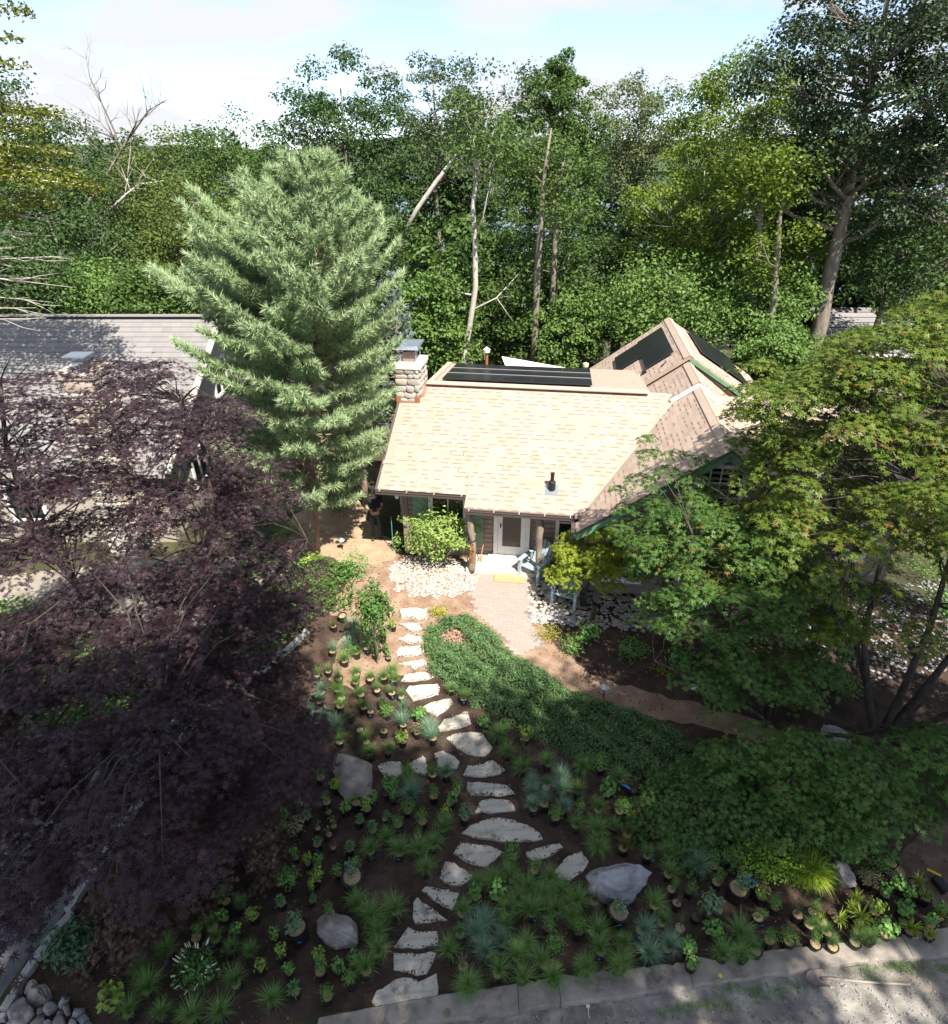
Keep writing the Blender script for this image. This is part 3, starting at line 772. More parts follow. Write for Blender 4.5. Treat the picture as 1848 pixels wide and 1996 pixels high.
# ---- walls
wl_ = MB()
wl_.box((2.45, 0.08, 1.12), (4.9, 0.12, 2.24))
wl_.box((0.06, 3.3, 1.35), (0.12, 6.3, 2.7))
wl_.box((8.22, -1.13, 1.0), (6.2, 0.12, 2.0))
V = [(5.12, -1.19, 1.99), (11.32, -1.19, 1.99), (8.22, -1.19, 4.36), (5.12, -1.07, 1.99), (11.32, -1.07, 1.99), (8.22, -1.07, 4.36)]
wl_.add(V, [[0, 1, 2], [3, 5, 4], [0, 2, 5, 3], [1, 4, 5, 2], [0, 3, 4, 1]])
wl_.box((5.18, -0.53, 1.0), (0.12, 1.08, 2.0))
wl_.box((12.3, 0.3, 1.1), (2.3, 0.12, 2.2)); wl_.box((13.3, 3.5, 1.3), (.12, 6.5, 2.6)); wl_.box((6.7, 6.7, 1.7), (13.1, .12, 3.4))
wl_.box((5.45, 8.4, 1.2), (.12, 3.6, 2.5)); wl_.box((11.3, 7.5, 1.2), (.12, 5.4, 2.4)); wl_.box((8.3, 10.2, 1.2), (5.8, .12, 2.4))
V = [(5.4, 10.14, 2.4), (11.3, 10.14, 2.4), (8.2, 10.14, 4.75), (5.4, 10.26, 2.4), (11.3, 10.26, 2.4), (8.2, 10.26, 4.75)]
wl_.add(V, [[0, 1, 2], [3, 5, 4], [0, 2, 5, 3], [1, 4, 5, 2], [0, 3, 4, 1]])
V = [(5.5, 5.1, 2.6), (11.0, 5.1, 2.9), (8.2, 5.1, 4.75), (5.5, 5.2, 2.6), (11.0, 5.2, 2.9), (8.2, 5.2, 4.75)]
wl_.add(V, [[0, 1, 2], [3, 5, 4], [0, 2, 5, 3], [1, 4, 5, 2], [0, 3, 4, 1]])
V = [(0.0, 0.1, 2.2), (0.0, 3.2, 3.95), (0.0, 6.4, 3.6), (0.12, 0.1, 2.2), (0.12, 3.2, 3.95), (0.12, 6.4, 3.6), (0, 6.4, 2.2), (.12, 6.4, 2.2)]
wl_.add(V, [[0, 1, 2, 6], [3, 7, 5, 4], [0, 3, 4, 1], [1, 4, 5, 2], [2, 5, 7, 6]])
wall_o = wl_.build('wall', M['side'], HOUSE)
bh = 0.155
def siding(u0, u1, v, z0, z1, skip=None):
    z = z0
    while z < z1:
        a, b_ = (u0, u1) if skip is None else skip(z)
        if b_ - a > .1:
            MB().box(((a + b_) / 2, v - .012, z + bh / 2), (b_ - a, .022, bh - .006), rot=(0.085, 0, 0)).build('siding_board', M['side'], wall_o)
        z += bh
siding(0.06, 2.55, 0.02, 0.10, 2.2)
siding(3.72, 4.42, 0.02, 0.10, 2.2)
siding(5.14, 11.3, -1.19, 0.1, 4.3, lambda z: (5.14, 11.3) if z < 1.9 else (8.22 - (4.25 - z) / GS, 8.22 + (4.25 - z) / GS))
MB().box((0.03, -0.03, 1.12), (0.12, 0.10, 2.2)).build('corner_board', M['side'], HOUSE)
MB().bar((-.1, -.46, 2.12), (-.1, .1, 2.22), .09, .12).build('rafter_tail', M['white'], HOUSE)
MB().tube([(-0.02, -.12, .15), (-0.02, -.12, 1.7), (-0.03, -.3, 2.1), (-.03, -.53, 2.25)], .035, 8).build('downspout', M['side'], HOUSE)
st = MB(); st.box((3.0, -0.42, 0.08), (2.2, 0.84, 0.16)); st.box((3.1, -.15, .19), (1.3, .3, .06)); st.build('stoop', mat('pale_stoop', (0.50, 0.46, 0.42), 0.85, (0.58, 0.54, 0.50), 4, bump=0.2), HOUSE)
# ---- windows, shutters, door
def window(u0, u1, z0, z1, v, nu=2, nz_=2, tw=0.10, mull=0.03, name='window', m='white', proud=0.03):
    fr = MB()
    fr.box(((u0 + u1) / 2, v - proud, z1 - tw / 2), (u1 - u0, .06, tw)); fr.box(((u0 + u1) / 2, v - proud - .01, z0 + tw / 2), (u1 - u0 + .04, .09, tw))
    for uu in (u0 + tw / 2, u1 - tw / 2): fr.box((uu, v - proud, (z0 + z1) / 2), (tw, .058, z1 - z0 - 2 * tw))
    f = fr.build(name, M[m], HOUSE)
    iu0, iu1, iz0, iz1 = u0 + tw, u1 - tw, z0 + tw, z1 - tw
    for i in range(nu):
        for j in range(nz_):
            a = iu0 + (iu1 - iu0) * i / nu; b_ = iu0 + (iu1 - iu0) * (i + 1) / nu
            c_ = iz0 + (iz1 - iz0) * j / nz_; d_ = iz0 + (iz1 - iz0) * (j + 1) / nz_
            MB().box(((a + b_) / 2, v - .008, (c_ + d_) / 2), (b_ - a - .004, .012, d_ - c_ - .004)).build('pane', M['glass'], f)
    mu = MB()
    for i in range(1, nu): mu.box((iu0 + (iu1 - iu0) * i / nu, v - .028, (iz0 + iz1) / 2), (mull, .02, iz1 - iz0))
    for j in range(1, nz_): mu.box(((iu0 + iu1) / 2, v - .030, iz0 + (iz1 - iz0) * j / nz_), (iu1 - iu0, .018, mull))
    if mu.n: mu.build('glazing_bar', M[m], f)
    return f
window(0.70, 1.84, 0.62, 2.1, 0.0, 2, 1, 0.13)
for a, b_ in ((0.24, 0.68), (1.86, 2.30)):
    sh = MB(); sh.box(((a + b_) / 2, -.025, 1.35), (b_ - a, .03, 1.55)); so = sh.build('shutter', M['shut'], HOUSE)
    for k in range(9):                                      # diagonal boards
        z = 0.62 + k * .2
        p0 = (a + .02, z); p1 = (b_ - .02, z + (b_ - a - .04) * (1 if a > 1 else -1) * .8)
        zz0, zz1 = min(max(p0[1], .6), 2.1), min(max(p1[1], .6), 2.1)
        MB().bar((p0[0], -.048, zz0), (p1[0], -.048, zz1), .012, .13, up=(0, 1, 0) if False else (0, 0, 1)).build('shutter_board', M['shut'], so)
# door
df = MB()
for uu in (2.66, 3.58): df.box((uu, -.02, 1.2), (.12, .10, 2.1))
df.box((3.12, -.02, 2.2), (1.04, .10, .12)); df.box((3.12, -.03, .20), (1.10, .14, .06))
door_o = df.build('door', M['white'], HOUSE)
d2 = MB()
for uu in (2.79, 3.45): d2.box((uu, -.035, 1.2), (.13, .05, 1.92))
d2.box((3.12, -.035, 2.08), (.53, .05, .14)); d2.box((3.12, -.035, .38), (.53, .05, .28)); d2.build('door_leaf', M['white'], door_o)
MB().box((3.12, -.03, 1.27), (.53, .02, 1.48)).build('door_glass', M['dglass'], door_o)
hd = MB(); hd.box((2.80, -.066, 1.2), (.03, .012, .16)); hd.tube([(2.80, -.075, 1.24), (2.80, -.11, 1.24), (2.88, -.11, 1.24)], .009, 6); hd.build('door_handle', M['black'], door_o)
window(4.36, 5.10, 0.75, 2.1, 0.0, 1, 2, 0.10, .04)
window(7.62, 8.82, 2.62, 4.02, -1.2, 4, 3, .10, .03)
window(7.45, 9.0, 0.7, 1.95, -1.2, 4, 3, .12)
window(5.7, 6.7, 0.4, 1.95, -1.2, 2, 3, .14)
window(9.6, 10.6, 0.7, 1.95, -1.2, 2, 3, .12)
window(11.8, 12.8, 0.7, 1.95, 0.24, 2, 2, .12)
# vent in the gable, log posts
for uu, nm_ in ((2.05, 1), (3.95, 2)):
    rg = random.Random(nm_)
    pts = [(uu + rg.gauss(0, .012), -.80 + rg.gauss(0, .01), z) for z in np.linspace(0.02, 2.06, 11)]
    pts = [(p[0] + (.06 * math.sin(p[2] * 2.2) if nm_ == 1 else .02 * math.sin(3 * p[2])), p[1], p[2]) for p in pts]
    rad = [.095 + .012 * math.sin(5 * z) for z in np.linspace(0, 2, 11)]
    po = MB().tube(pts, rad, 10).build('porch_post', M['log'], HOUSE, smooth=True)
    MB().lathe([(.0, 2.04), (.115, 2.05), (.115, 2.12), (0, 2.13)], 12, (pts[-1][0], -.8, 0)).build('post_cap', M['white'], po)
    if nm_ == 1:
        bk = MB()
        for z in np.linspace(.42, 1.02, 26):
            a = rg.uniform(-2.3, -.85); bk.box((uu + .03 + .10 * math.cos(a), -.80 + .10 * math.sin(a), z), (.05, .03, .045), rot=(rg.gauss(0, .3), 0, a + math.pi / 2))
        bk.build('bark_patch', M['bark'], po)
        MB().lathe([(.118, 1.10), (.135, 1.12), (.118, 1.14)], 12, (uu + .02, -.8, 0)).build('post_band', M['black'], po)
# ---- chimney at the left gable end
ch = MB(); ch.box((-0.36, 3.0, 2.45), (0.72, 1.06, 4.9)); ch.box((-0.22, 3.3, 1.2), (.9, 2.6, 2.4))
ch_o = ch.build('chimney', M['mortar'], HOUSE)
def stone_mesh(seed):
    V = ICO2V.copy(); V = np.sign(V) * np.abs(V) ** 0.55
    rg_ = np.random.default_rng(seed); V *= 1 + 0.10 * np.sin(V @ rg_.uniform(1, 3, 3) + rg_.uniform(0, 6))[:, None]
    V += rg_.normal(0, 0.025, V.shape)
    return MB().add(V * 0.5, ICO2F).mesh('stone', M['stone'], smooth=True)
STM = [stone_mesh(i) for i in range(6)]
def stone_face(parent, o, a, b, w, h, cw, chh, seed, depth=.10):
    """stones over a rectangle: o corner, a across, b up"""
    rg_ = random.Random(seed); o = np.array(o, float); a = np.array(a, float); b = np.array(b, float)
    n_ = np.cross(a, b); z = 0; cnt = 0
    Mx = Matrix(((a[0], b[0], n_[0]), (a[1], b[1], n_[1]), (a[2], b[2], n_[2]))).to_4x4()
    while z < h - .03:
        hh = min(chh * rg_.uniform(.75, 1.35), h - z)
        if h - z - hh < chh * .5: hh = h - z
        x = 0
        while x < w - .02:
            ww = cw * rg_.uniform(.6, 1.5)
            if w - x - ww < cw * .45: ww = w - x
            p = o + a * (x + ww / 2) + b * (z + hh / 2 + rg_.gauss(0, .008))
            ob = bpy.data.objects.new('stone', STM[rg_.randrange(6)]); COL.objects.link(ob); ob.parent = parent
            ob.matrix_local = Matrix.Translation(p) @ Mx @ Matrix.Rotation(rg_.gauss(0, .06), 4, 'Z') @ Matrix.Diagonal((ww * 1.02, hh * 1.0, depth * rg_.uniform(.8, 1.3), 1))
            cnt += 1; x += ww
        z += hh
stone_face(ch_o, (-0.72, 2.47, 3.86), (1, 0, 0), (0, 0, 1), .72, 1.04, .26, .155, 1)
stone_face(ch_o, (0.0, 2.47, 4.05), (0, 1, 0), (0, 0, 1), 1.06, .85, .25, .15, 2)
stone_face(ch_o, (-0.67, 2.0, 0), (1, 0, 0), (0, 0, 1), .62, 2.4, .34, .22, 3)
stone_face(ch_o, (-0.72, 3.53, 3.3), (0, -1, 0), (0, 0, 1), 1.06, 1.6, .3, .2, 4)
stone_face(ch_o, (-0.67, 4.6, 0), (0, -1, 0), (0, 0, 1), 2.6, 2.4, .36, .24, 5)
cp = MB(); cp.box((-0.36, 3.0, 4.96), (0.86, 1.20, 0.12)); cp.box((-0.36, 3.0, 4.88), (.78, 1.12, .04)); cp.build('chimney_slab', M['capst'], ch_o)
fl = MB(); fl.box((-0.64, 2.44, 3.93), (.14, .06, .26)); fl.box((-0.06, 2.44, 3.93), (.14, .06, .26)); fl.box((-.35, 2.43, 3.84), (.66, .05, .08)); fl.bar((.03, 2.44, 3.84), (.03, 3.2, 4.26), .04, .16, up=(1, 0, 0)); fl.build('flashing', M['copper'], ch_o)
lf = MB(); lf.box((-.36, 3.0, 5.17), (.34, .44, .30)); lf_o = lf.build('flue', mat('flue_clay', (0.33, 0.24, 0.20), 0.8, (0.22, 0.17, 0.15), 7), ch_o)
hc = MB()
V = [(-.72, 2.62, 5.42), (-.02, 2.62, 5.42), (-.02, 3.42, 5.50), (-.72, 3.42, 5.50), (-.62, 2.75, 5.50), (-.06, 2.72, 5.52), (.02, 3.40, 5.56), (-.62, 3.36, 5.54)]
hc.add(V, [[3, 2, 1, 0], [0, 1, 5, 4], [1, 2, 6, 5], [2, 3, 7, 6], [3, 0, 4, 7], [4, 5, 6, 7]])
hc.build('chimney_hood', M['metal'], ch_o)
lg = MB()
for x in (-.60, -.12):
    for y in (2.72, 3.30): lg.tube([(x, y, 5.02), (x, y, 5.45)], .012, 5)
lg.build('hood_leg', M['rail'], ch_o)
# ---- solar panels
def solar(c, ax, ay, w, h, name='solar_panel'):
    ax = np.array(ax, float); ay = np.array(ay, float); n_ = np.cross(ax, ay)
    o = MB().box(np.array(c), (w, h, .035), axes=[ax, ay, n_]).build(name, M['pframe'], HOUSE)
    MB().box(np.array(c) + n_ * .019, (w - .03, h - .03, .004), axes=[ax, ay, n_]).build('cell_sheet', M['panel'], o)
sb = math.atan2(-0.42, 3.7)
ay = (0, math.cos(sb), math.sin(sb))
for i in range(5):
    for j in range(3):
        v = 3.98 + j * .91
        solar((0.98 + i * .935, v, ZR + .10 - .1135 * (v - 3.2)), (1, 0, 0), ay, .932, .905)
rl = MB()
for j in range(2):
    v = 3.98 + .455 + j * .91
    rl.bar((.52, v, ZR + .135 - .1135 * (v - 3.2)), (5.18, v, ZR + .135 - .1135 * (v - 3.2)), .025, .012)
rl.build('panel_rail', M['rail'], HOUSE)
axl = np.array([1, 0, GS]) / gsn
for (u, v, w, h) in [(6.64, 8.45, 1.03, 1.70), (7.44, 6.86, 1.03, 1.70), (7.44, 8.60, 1.03, 1.70)]:
    solar((u, v, WT - GS * (WU - u) + .11), axl, (0, 1, 0), w, h)
axr = np.array([1, 0, -WS]) / math.sqrt(1 + WS * WS)
for i in range(2):
    for j in range(2):
        solar((9.35 + i * .90, 7.6 + j * 1.73, WT - WS * (9.35 + i * .90 - WU) + .11), axr, (0, 1, 0), 1.03, 1.70)
# conduit, bracket, vent pipe, flues
MB().tube([(6.95, 5.9, 4.06), (6.5, 5.75, 3.72), (6.35, 5.3, 3.60)], .02, 6).build('conduit', M['rail'], HOUSE)
bx = MB(); bx.box((6.98, 5.86, 4.08), (.16, .10, .10), rot=(0, -.6, 0)); bx.build('junction_box', M['black'], HOUSE)
MB().tube([(7.62, 5.72, 4.50), (7.46, 5.5, 4.42)], .03, 6).build('roof_bracket', M['black'], HOUSE)
vp = MB(); vp.lathe([(.10, 0), (.10, .22), (.085, .24), (.05, .26), (.05, .48), (0, .48)], 14, (4.18, -.23, zmain(-.23) + .03)); vp.lathe([(.055, .43), (.055, .49)], 12, (4.18, -.23, zmain(-.23) + .03)); vpo = vp.build('vent_pipe', M['black'], HOUSE)
MB().box((4.18, -.25, zmain(-.25) + .035), (.34, .36, .012), rot=(math.atan(SL), 0, 0)).build('vent_flashing', M['metal'], vpo)
f1 = MB(); f1.tube([(1.55, 6.6, 3.6), (1.55, 6.6, 4.35)], .05, 8); fo = f1.build('flue_pipe', mat('rust_pipe', (0.30, 0.11, 0.05), 0.7), HOUSE)
MB().lathe([(.0, 4.34), (.11, 4.36), (.11, 4.44), (.13, 4.46), (.0, 4.56)], 12, (1.55, 6.6, 0)).build('flue_cap', M['white'], fo)
f2 = MB(); f2.lathe([(.07, 2.5), (.07, 3.1), (.12, 3.12), (.12, 3.24), (0, 3.3)], 10, (5.15, 9.6, 0)); f2.build('flue_pipe', mat('cream_cap', (0.60, 0.52, 0.34), 0.6), HOUSE)
cov = MB(); cov.add([(2.2, 7.0, 3.75), (4.6, 7.0, 3.75), (4.6, 7.5, 3.62), (2.0, 7.5, 3.98), (2.2, 7.0, 3.62), (4.6, 7.0, 3.62)], [[0, 1, 2, 3], [0, 4, 5, 1]]); cov.build('back_fascia', M['white'], HOUSE)
# ================================================================ NEIGHBOURING HOUSES
NH = thing('neighbour_house', 'grey shingled house with stone chimney behind the purple maple', 'house', (0, 0, 0))
M['gsh'] = mat('grey_shingle', (0.20, 0.185, 0.18), 0.95, rndcols=[(0.20, 0.19, 0.19), (0.235, 0.225, 0.22), (0.215, 0.205, 0.205), (0.255, 0.24, 0.235)], bump=0.3, bscale=60, bdist=0.003)
M['nwall'] = mat('neighbour_wall', (0.34, 0.30, 0.255), 0.85, (0.41, 0.37, 0.315), 3)
nw = MB()
nw.box((-14.5, 19.8 + 2.7, 1.3), (10.6, 11.2 , 2.6))
V = [(-9.2, 17.0, 2.55), (-9.2, 28, 2.55), (-9.2, 22.5, 5.35), (-9.4, 17.0, 2.55), (-9.4, 28, 2.55), (-9.4, 22.5, 5.35)]
nw.add(V, [[0, 1, 2], [3, 5, 4], [0, 2, 5, 3], [1, 4, 5, 2], [0, 3, 4, 1]])
nw.build('wall', M['nwall'], NH)
nr = MB()
rg = random.Random(77)
for side in (-1, 1):
    ny = 0
    for k in range(27):
        t0, t1 = k / 27, (k + 1) / 27
        y0 = 22.5 + side * 6.0 * (1 - t0); y1 = 22.5 + side * 6.0 * (1 - t1) - side * .05
        z0 = 2.6 + 3.0 * t0 + .007; z1 = 2.6 + 3.0 * t1
        x = -20.2 + rg.uniform(-.3, 0)
        while x < -8.8:
            x2 = min(x + rg.uniform(.28, .36), -8.8)
            P = [(x, y0, z0), (x2 - .004, y0, z0), (x2 - .004, y1, z1), (x, y1, z1)]
            V = P + [(p[0], p[1], p[2] - .03) for p in P]
            nr.add(V, [[0, 1, 2, 3], [0, 4, 5, 1], [1, 5, 6, 2], [3, 7, 4, 0], [4, 7, 6, 5]], rg.random())
            x = x2
nro = nr.build('roof', M['gsh'], NH)
MB().bar((-20.2, 22.5, 5.66), (-8.75, 22.5, 5.66), .3, .03).build('ridge_cap', M['gsh'], nro)
nt = MB(); nt.bar((-8.74, 16.45, 2.55), (-8.74, 22.5, 5.58), .04, .2, up=(1, 0, 0)); nt.bar((-8.74, 28.5, 2.55), (-8.74, 22.5, 5.58), .04, .2, up=(1, 0, 0)); nt.box((-14.5, 16.42, 2.52), (11.4, .05, .16)); nt.build('fascia', mat('beige_trim', (0.40, 0.37, 0.33), .7), NH)
def wwin(c, w, h, axis, parent):
    f = MB(); n_ = (0, -1, 0) if axis == 'y' else (1, 0, 0)
    ax = (1, 0, 0) if axis == 'y' else (0, 1, 0)
    def B(a, z, sa, sz, off, t): 
        cc = np.array(c, float) + np.array(ax) * a + np.array([0, 0, z]) + np.array(n_) * off
        return cc, ((sa, t, sz) if axis == 'y' else (t, sa, sz))
    for a, z, sa, sz in [(0, h / 2 - .05, w, .1), (0, -h / 2 + .05, w, .1), (-w / 2 + .05, 0, .1, h - .2), (w / 2 - .05, 0, .1, h - .2), (0, 0, .05, h - .2)]:
        cc, s_ = B(a, z, sa, sz, .03, .06); f.box(cc, s_)
    fo_ = f.build('window', M['white'], parent)
    for a in (-w / 4 + .02, w / 4 - .02):
        cc, s_ = B(a, 0, w / 2 - .14, h - .2, .012, .015); MB().box(cc, s_).build('pane', M['glass'], fo_)
wwin((-9.2, 22.6, 3.5), 1.3, 1.3, 'x', NH); wwin((-9.2, 19.5, 1.4), 1.2, 1.2, 'x', NH); wwin((-18.0, 16.9, 1.4), 1.4, 1.3, 'y', NH); wwin((-13.4, 16.9, 1.4), 1.1, 1.3, 'y', NH)
nc = MB(); nc.box((-10.2, 16.4, 2.75), (.95, 1.0, 5.5)); nco = nc.build('chimney', M['mortar'], NH)
stone_face(nco, (-10.675, 15.9, 0), (1, 0, 0), (0, 0, 1), .95, 5.45, .30, .19, 8, .10)
stone_face(nco, (-9.725, 15.9, 0), (0, 1, 0), (0, 0, 1), 1.0, 5.45, .30, .19, 9, .10)
MB().box((-10.2, 16.4, 5.55), (1.1, 1.15, .12)).build('chimney_slab', M['mortar'], nco)
hh = MB(); hh.box((-10.2, 16.4, 5.98), (.6, .5, .03)); [hh.tube([(-10.2 + a, 16.4 + b_, 5.6), (-10.2 + a, 16.4 + b_, 5.98)], .012, 5) for a in (-.22, .22) for b_ in (-.18, .18)]; hh.box((-10.2, 16.4, 5.72), (.3, .3, .22)); hh.build('chimney_hood', M['metal'], nco)

FH = thing('far_house', 'low grey roofed building among the trees beyond the cottage on the far side', 'house', (0, 0, 0))
fb = gy(1700, 676, 33)
MB().box((fb[0] + .3, fb[1] + 2.5, fb[2] - 2.2), (4.6, 5, 3.4)).build('wall', M['nwall'], FH)
fr = MB()
for k in range(9):
    t0, t1 = k / 9, (k + 1) / 9
    fr.add([(fb[0] - 2.3, fb[1] - .4 + 3.2 * t0, fb[2] - .3 + 1.7 * t0 + .03), (fb[0] + 2.9, fb[1] - .4 + 3.2 * t0, fb[2] - .3 + 1.7 * t0 + .03), (fb[0] + 2.9, fb[1] - .4 + 3.2 * t1, fb[2] - .3 + 1.7 * t1), (fb[0] - 2.3, fb[1] - .4 + 3.2 * t1, fb[2] - .3 + 1.7 * t1)], [[0, 1, 2, 3]], rg.random())
fr.add([(fb[0] - 2.3, fb[1] + 2.8, fb[2] + 1.4), (fb[0] + 2.9, fb[1] + 2.8, fb[2] + 1.4), (fb[0] + 2.9, fb[1] + 6, fb[2] - .3), (fb[0] - 2.3, fb[1] + 6, fb[2] - .3)], [[0, 1, 2, 3]], .4)
fr.build('roof', M['gsh'], FH)
MB().box((fb[0] + .3, fb[1] - .42, fb[2] - .36), (5.2, .05, .16)).build('fascia', M['white'], FH)
wwin((fb[0] - .8, fb[1], fb[2] - 1.3), 1.2, 1.0, 'y', FH); wwin((fb[0] + 1.6, fb[1], fb[2] - 1.3), 1.0, 1.0, 'y', FH)

# ================================================================ PERSON
M['skin'] = mat('skin', (0.46, 0.28, 0.21), 0.6)
M['tee'] = mat('black_cloth', (0.014, 0.014, 0.016), 0.9, (0.022, 0.022, 0.025), 20)
M['jeans'] = mat('dark_jeans', (0.035, 0.042, 0.058), 0.9, (0.05, 0.058, 0.075), 25)
M['hair'] = mat('dark_hair', (0.02, 0.015, 0.012), 0.7)
M['shoe'] = mat('shoe', (0.05, 0.04, 0.035), 0.7)
def skinned(name, verts, edges, radii, m, parent, root=0, sub=2):
    bm = bmesh.new(); lay = bm.verts.layers.skin.verify()
    vs = [bm.verts.new(v) for v in verts]
    for a, b_ in edges: bm.edges.new((vs[a], vs[b_]))
    for v, r_ in zip(vs, radii):
        v[lay].radius = (r_, r_) if np.isscalar(r_) else r_
    vs[root][lay].use_root = True
    me = bpy.data.meshes.new(name); bm.to_mesh(me); bm.free(); me.materials.append(m)
    o = bpy.data.objects.new(name, me); COL.objects.link(o)
    if parent: o.parent = parent
    sk = o.modifiers.new('skin', 'SKIN'); sk.use_smooth_shade = True
    sb_ = o.modifiers.new('sub', 'SUBSURF'); sb_.levels = sub; sb_.render_levels = sub
    return o
pp = gz(735, 1050, 0.0)
PER = thing('person', 'person in black t-shirt, dark jeans and cap standing by the cottage corner holding a controller', 'person', (pp[0], pp[1], 0), R(10))
# faces -y; x to the viewer's right
bv = [(0, 0, .95), (0, 0, 1.10), (0, -.005, 1.28), (0, .01, 1.42), (0, 0, 1.50), (0, -.01, 1.56), (0, -.02, 1.64), (0, -.015, 1.71)]
br = [(.13, .10), (.125, .095), (.145, .105), (.13, .085), (.055, .055), (.06, .065), (.075, .09), (.06, .075)]
be = [(0, 1), (1, 2), (2, 3), (3, 4), (4, 5), (5, 6), (6, 7)]
for s_ in (-1, 1):
    i = len(bv)
    bv += [(s_ * .17, .01, 1.42), (s_ * .215, .03, 1.28), (s_ * .235, .03, 1.13), (s_ * .17, -.10, 1.12), (s_ * .095, -.21, 1.16)]
    br += [.055, .047, .040, .036, .026]
    be += [(3, i), (i, i + 1), (i + 1, i + 2), (i + 2, i + 3), (i + 3, i + 4)]
    i = len(bv)
    bv += [(s_ * .095, 0, .86), (s_ * .11, -.01, .50), (s_ * .12, .02, .10), (s_ * .125, -.06, .045), (s_ * .13, -.15, .035)]
    br += [.085, .055, .04, .04, .03]
    be += [(0, i), (i, i + 1), (i + 1, i + 2), (i + 2, i + 3), (i + 3, i + 4)]
skinned('body', bv, be, br, M['skin'], PER)
tv = bv[:4] + [(0, 0, 1.47)]; tr_ = [(.155, .115), (.148, .112), (.168, .122), (.15, .10), (.075, .07)]; te = [(0, 1), (1, 2), (2, 3), (3, 4)]
for s_ in (-1, 1):
    i = len(tv); tv += [(s_ * .175, .01, 1.42), (s_ * .215, .025, 1.29), (s_ * .222, .028, 1.24)]; tr_ += [.072, .068, .07]; te += [(3, i), (i, i + 1), (i + 1, i + 2)]
skinned('shirt', tv, te, tr_, M['tee'], PER)
jv = [(0, 0, .96)]; jr = [(.155, .115)]; je = []
for s_ in (-1, 1):
    i = len(jv); jv += [(s_ * .095, 0, .86), (s_ * .11, -.01, .50), (s_ * .12, .02, .12), (s_ * .12, .02, .07)]; jr += [.10, .072, .058, .06]; je += [(0, i), (i, i + 1), (i + 1, i + 2), (i + 2, i + 3)]
skinned('trousers', jv, je, jr, M['jeans'], PER)
for s_ in (-1, 1):
    skinned('shoe', [(s_ * .122, .05, .05), (s_ * .125, -.06, .05), (s_ * .13, -.17, .04)], [(0, 1), (1, 2)], [.05, .052, .042], M['shoe'], PER)
    hb = MB(); cx, cy, cz = s_ * .085, -.235, 1.165
    hv = [(0, 0, 0)]; 
    skinned('hand', [(s_ * .095, -.205, 1.16), (s_ * .088, -.245, 1.165), (s_ * .06, -.275, 1.18), (s_ * .03, -.28, 1.175), (s_ * .062, -.278, 1.163), (s_ * .03, -.284, 1.158), (s_ * .064, -.278, 1.146), (s_ * .034, -.284, 1.142), (s_ * .068, -.272, 1.130), (s_ * .042, -.278, 1.126), (s_ * .078, -.245, 1.195), (s_ * .05, -.25, 1.21)],
            [(0, 1), (1, 2), (2, 3), (1, 4), (4, 5), (1, 6), (6, 7), (1, 8), (8, 9), (1, 10), (10, 11)], [.027, .028, .010, .009, .010, .009, .010, .009, .009, .008, .011, .009], M['skin'], PER, sub=1)
fc = MB()
for s_ in (-1, 1): fc.lathe([(0, -.008), (.011, 0), (0, .008)], 8, (s_ * .03, -.106, 1.655))
fc.build('eyes', M['hair'], PER)
nb = MB(); nb.add([(-.014, -.098, 1.615), (.014, -.098, 1.615), (0, -.128, 1.617), (0, -.10, 1.66)], [[0, 1, 2], [0, 2, 3], [1, 3, 2]]); nb.box((0, -.094, 1.585), (.045, .012, .009)); nb.build('nose', M['skin'], PER)
cpv = MB().lathe([(.092, 1.685), (.098, 1.70), (.09, 1.745), (.06, 1.78), (0, 1.79)], 14, (0, -.015, 0)); cpv.add([(-.075, -.085, 1.69), (.075, -.085, 1.69), (.055, -.175, 1.675), (-.055, -.175, 1.675), (-.075, -.085, 1.70), (.075, -.085, 1.70), (.055, -.175, 1.685), (-.055, -.175, 1.685)], [[0, 1, 2, 3], [7, 6, 5, 4], [2, 6, 7, 3], [1, 5, 6, 2], [0, 3, 7, 4]])
cpv.build('cap', M['tee'], PER)
hr = MB().lathe([(.08, 1.60), (.088, 1.64), (.09, 1.69)], 14, (0, .004, 0)); hr.build('hair', M['hair'], PER)
rcn = thing('remote_controller', 'small dark controller held in both hands of the standing person', 'controller', (pp[0], pp[1], 0), R(10))
rb = MB().box((0, -.295, 1.165), (.15, .03, .085), rot=(-.5, 0, 0)); rb.build('housing', M['black'], rcn)
ant = MB(); ant.tube([(-.055, -.30, 1.20), (-.06, -.33, 1.27)], .006, 5); ant.tube([(.055, -.30, 1.20), (.06, -.33, 1.27)], .006, 5); ant.build('antenna', M['black'], rcn)

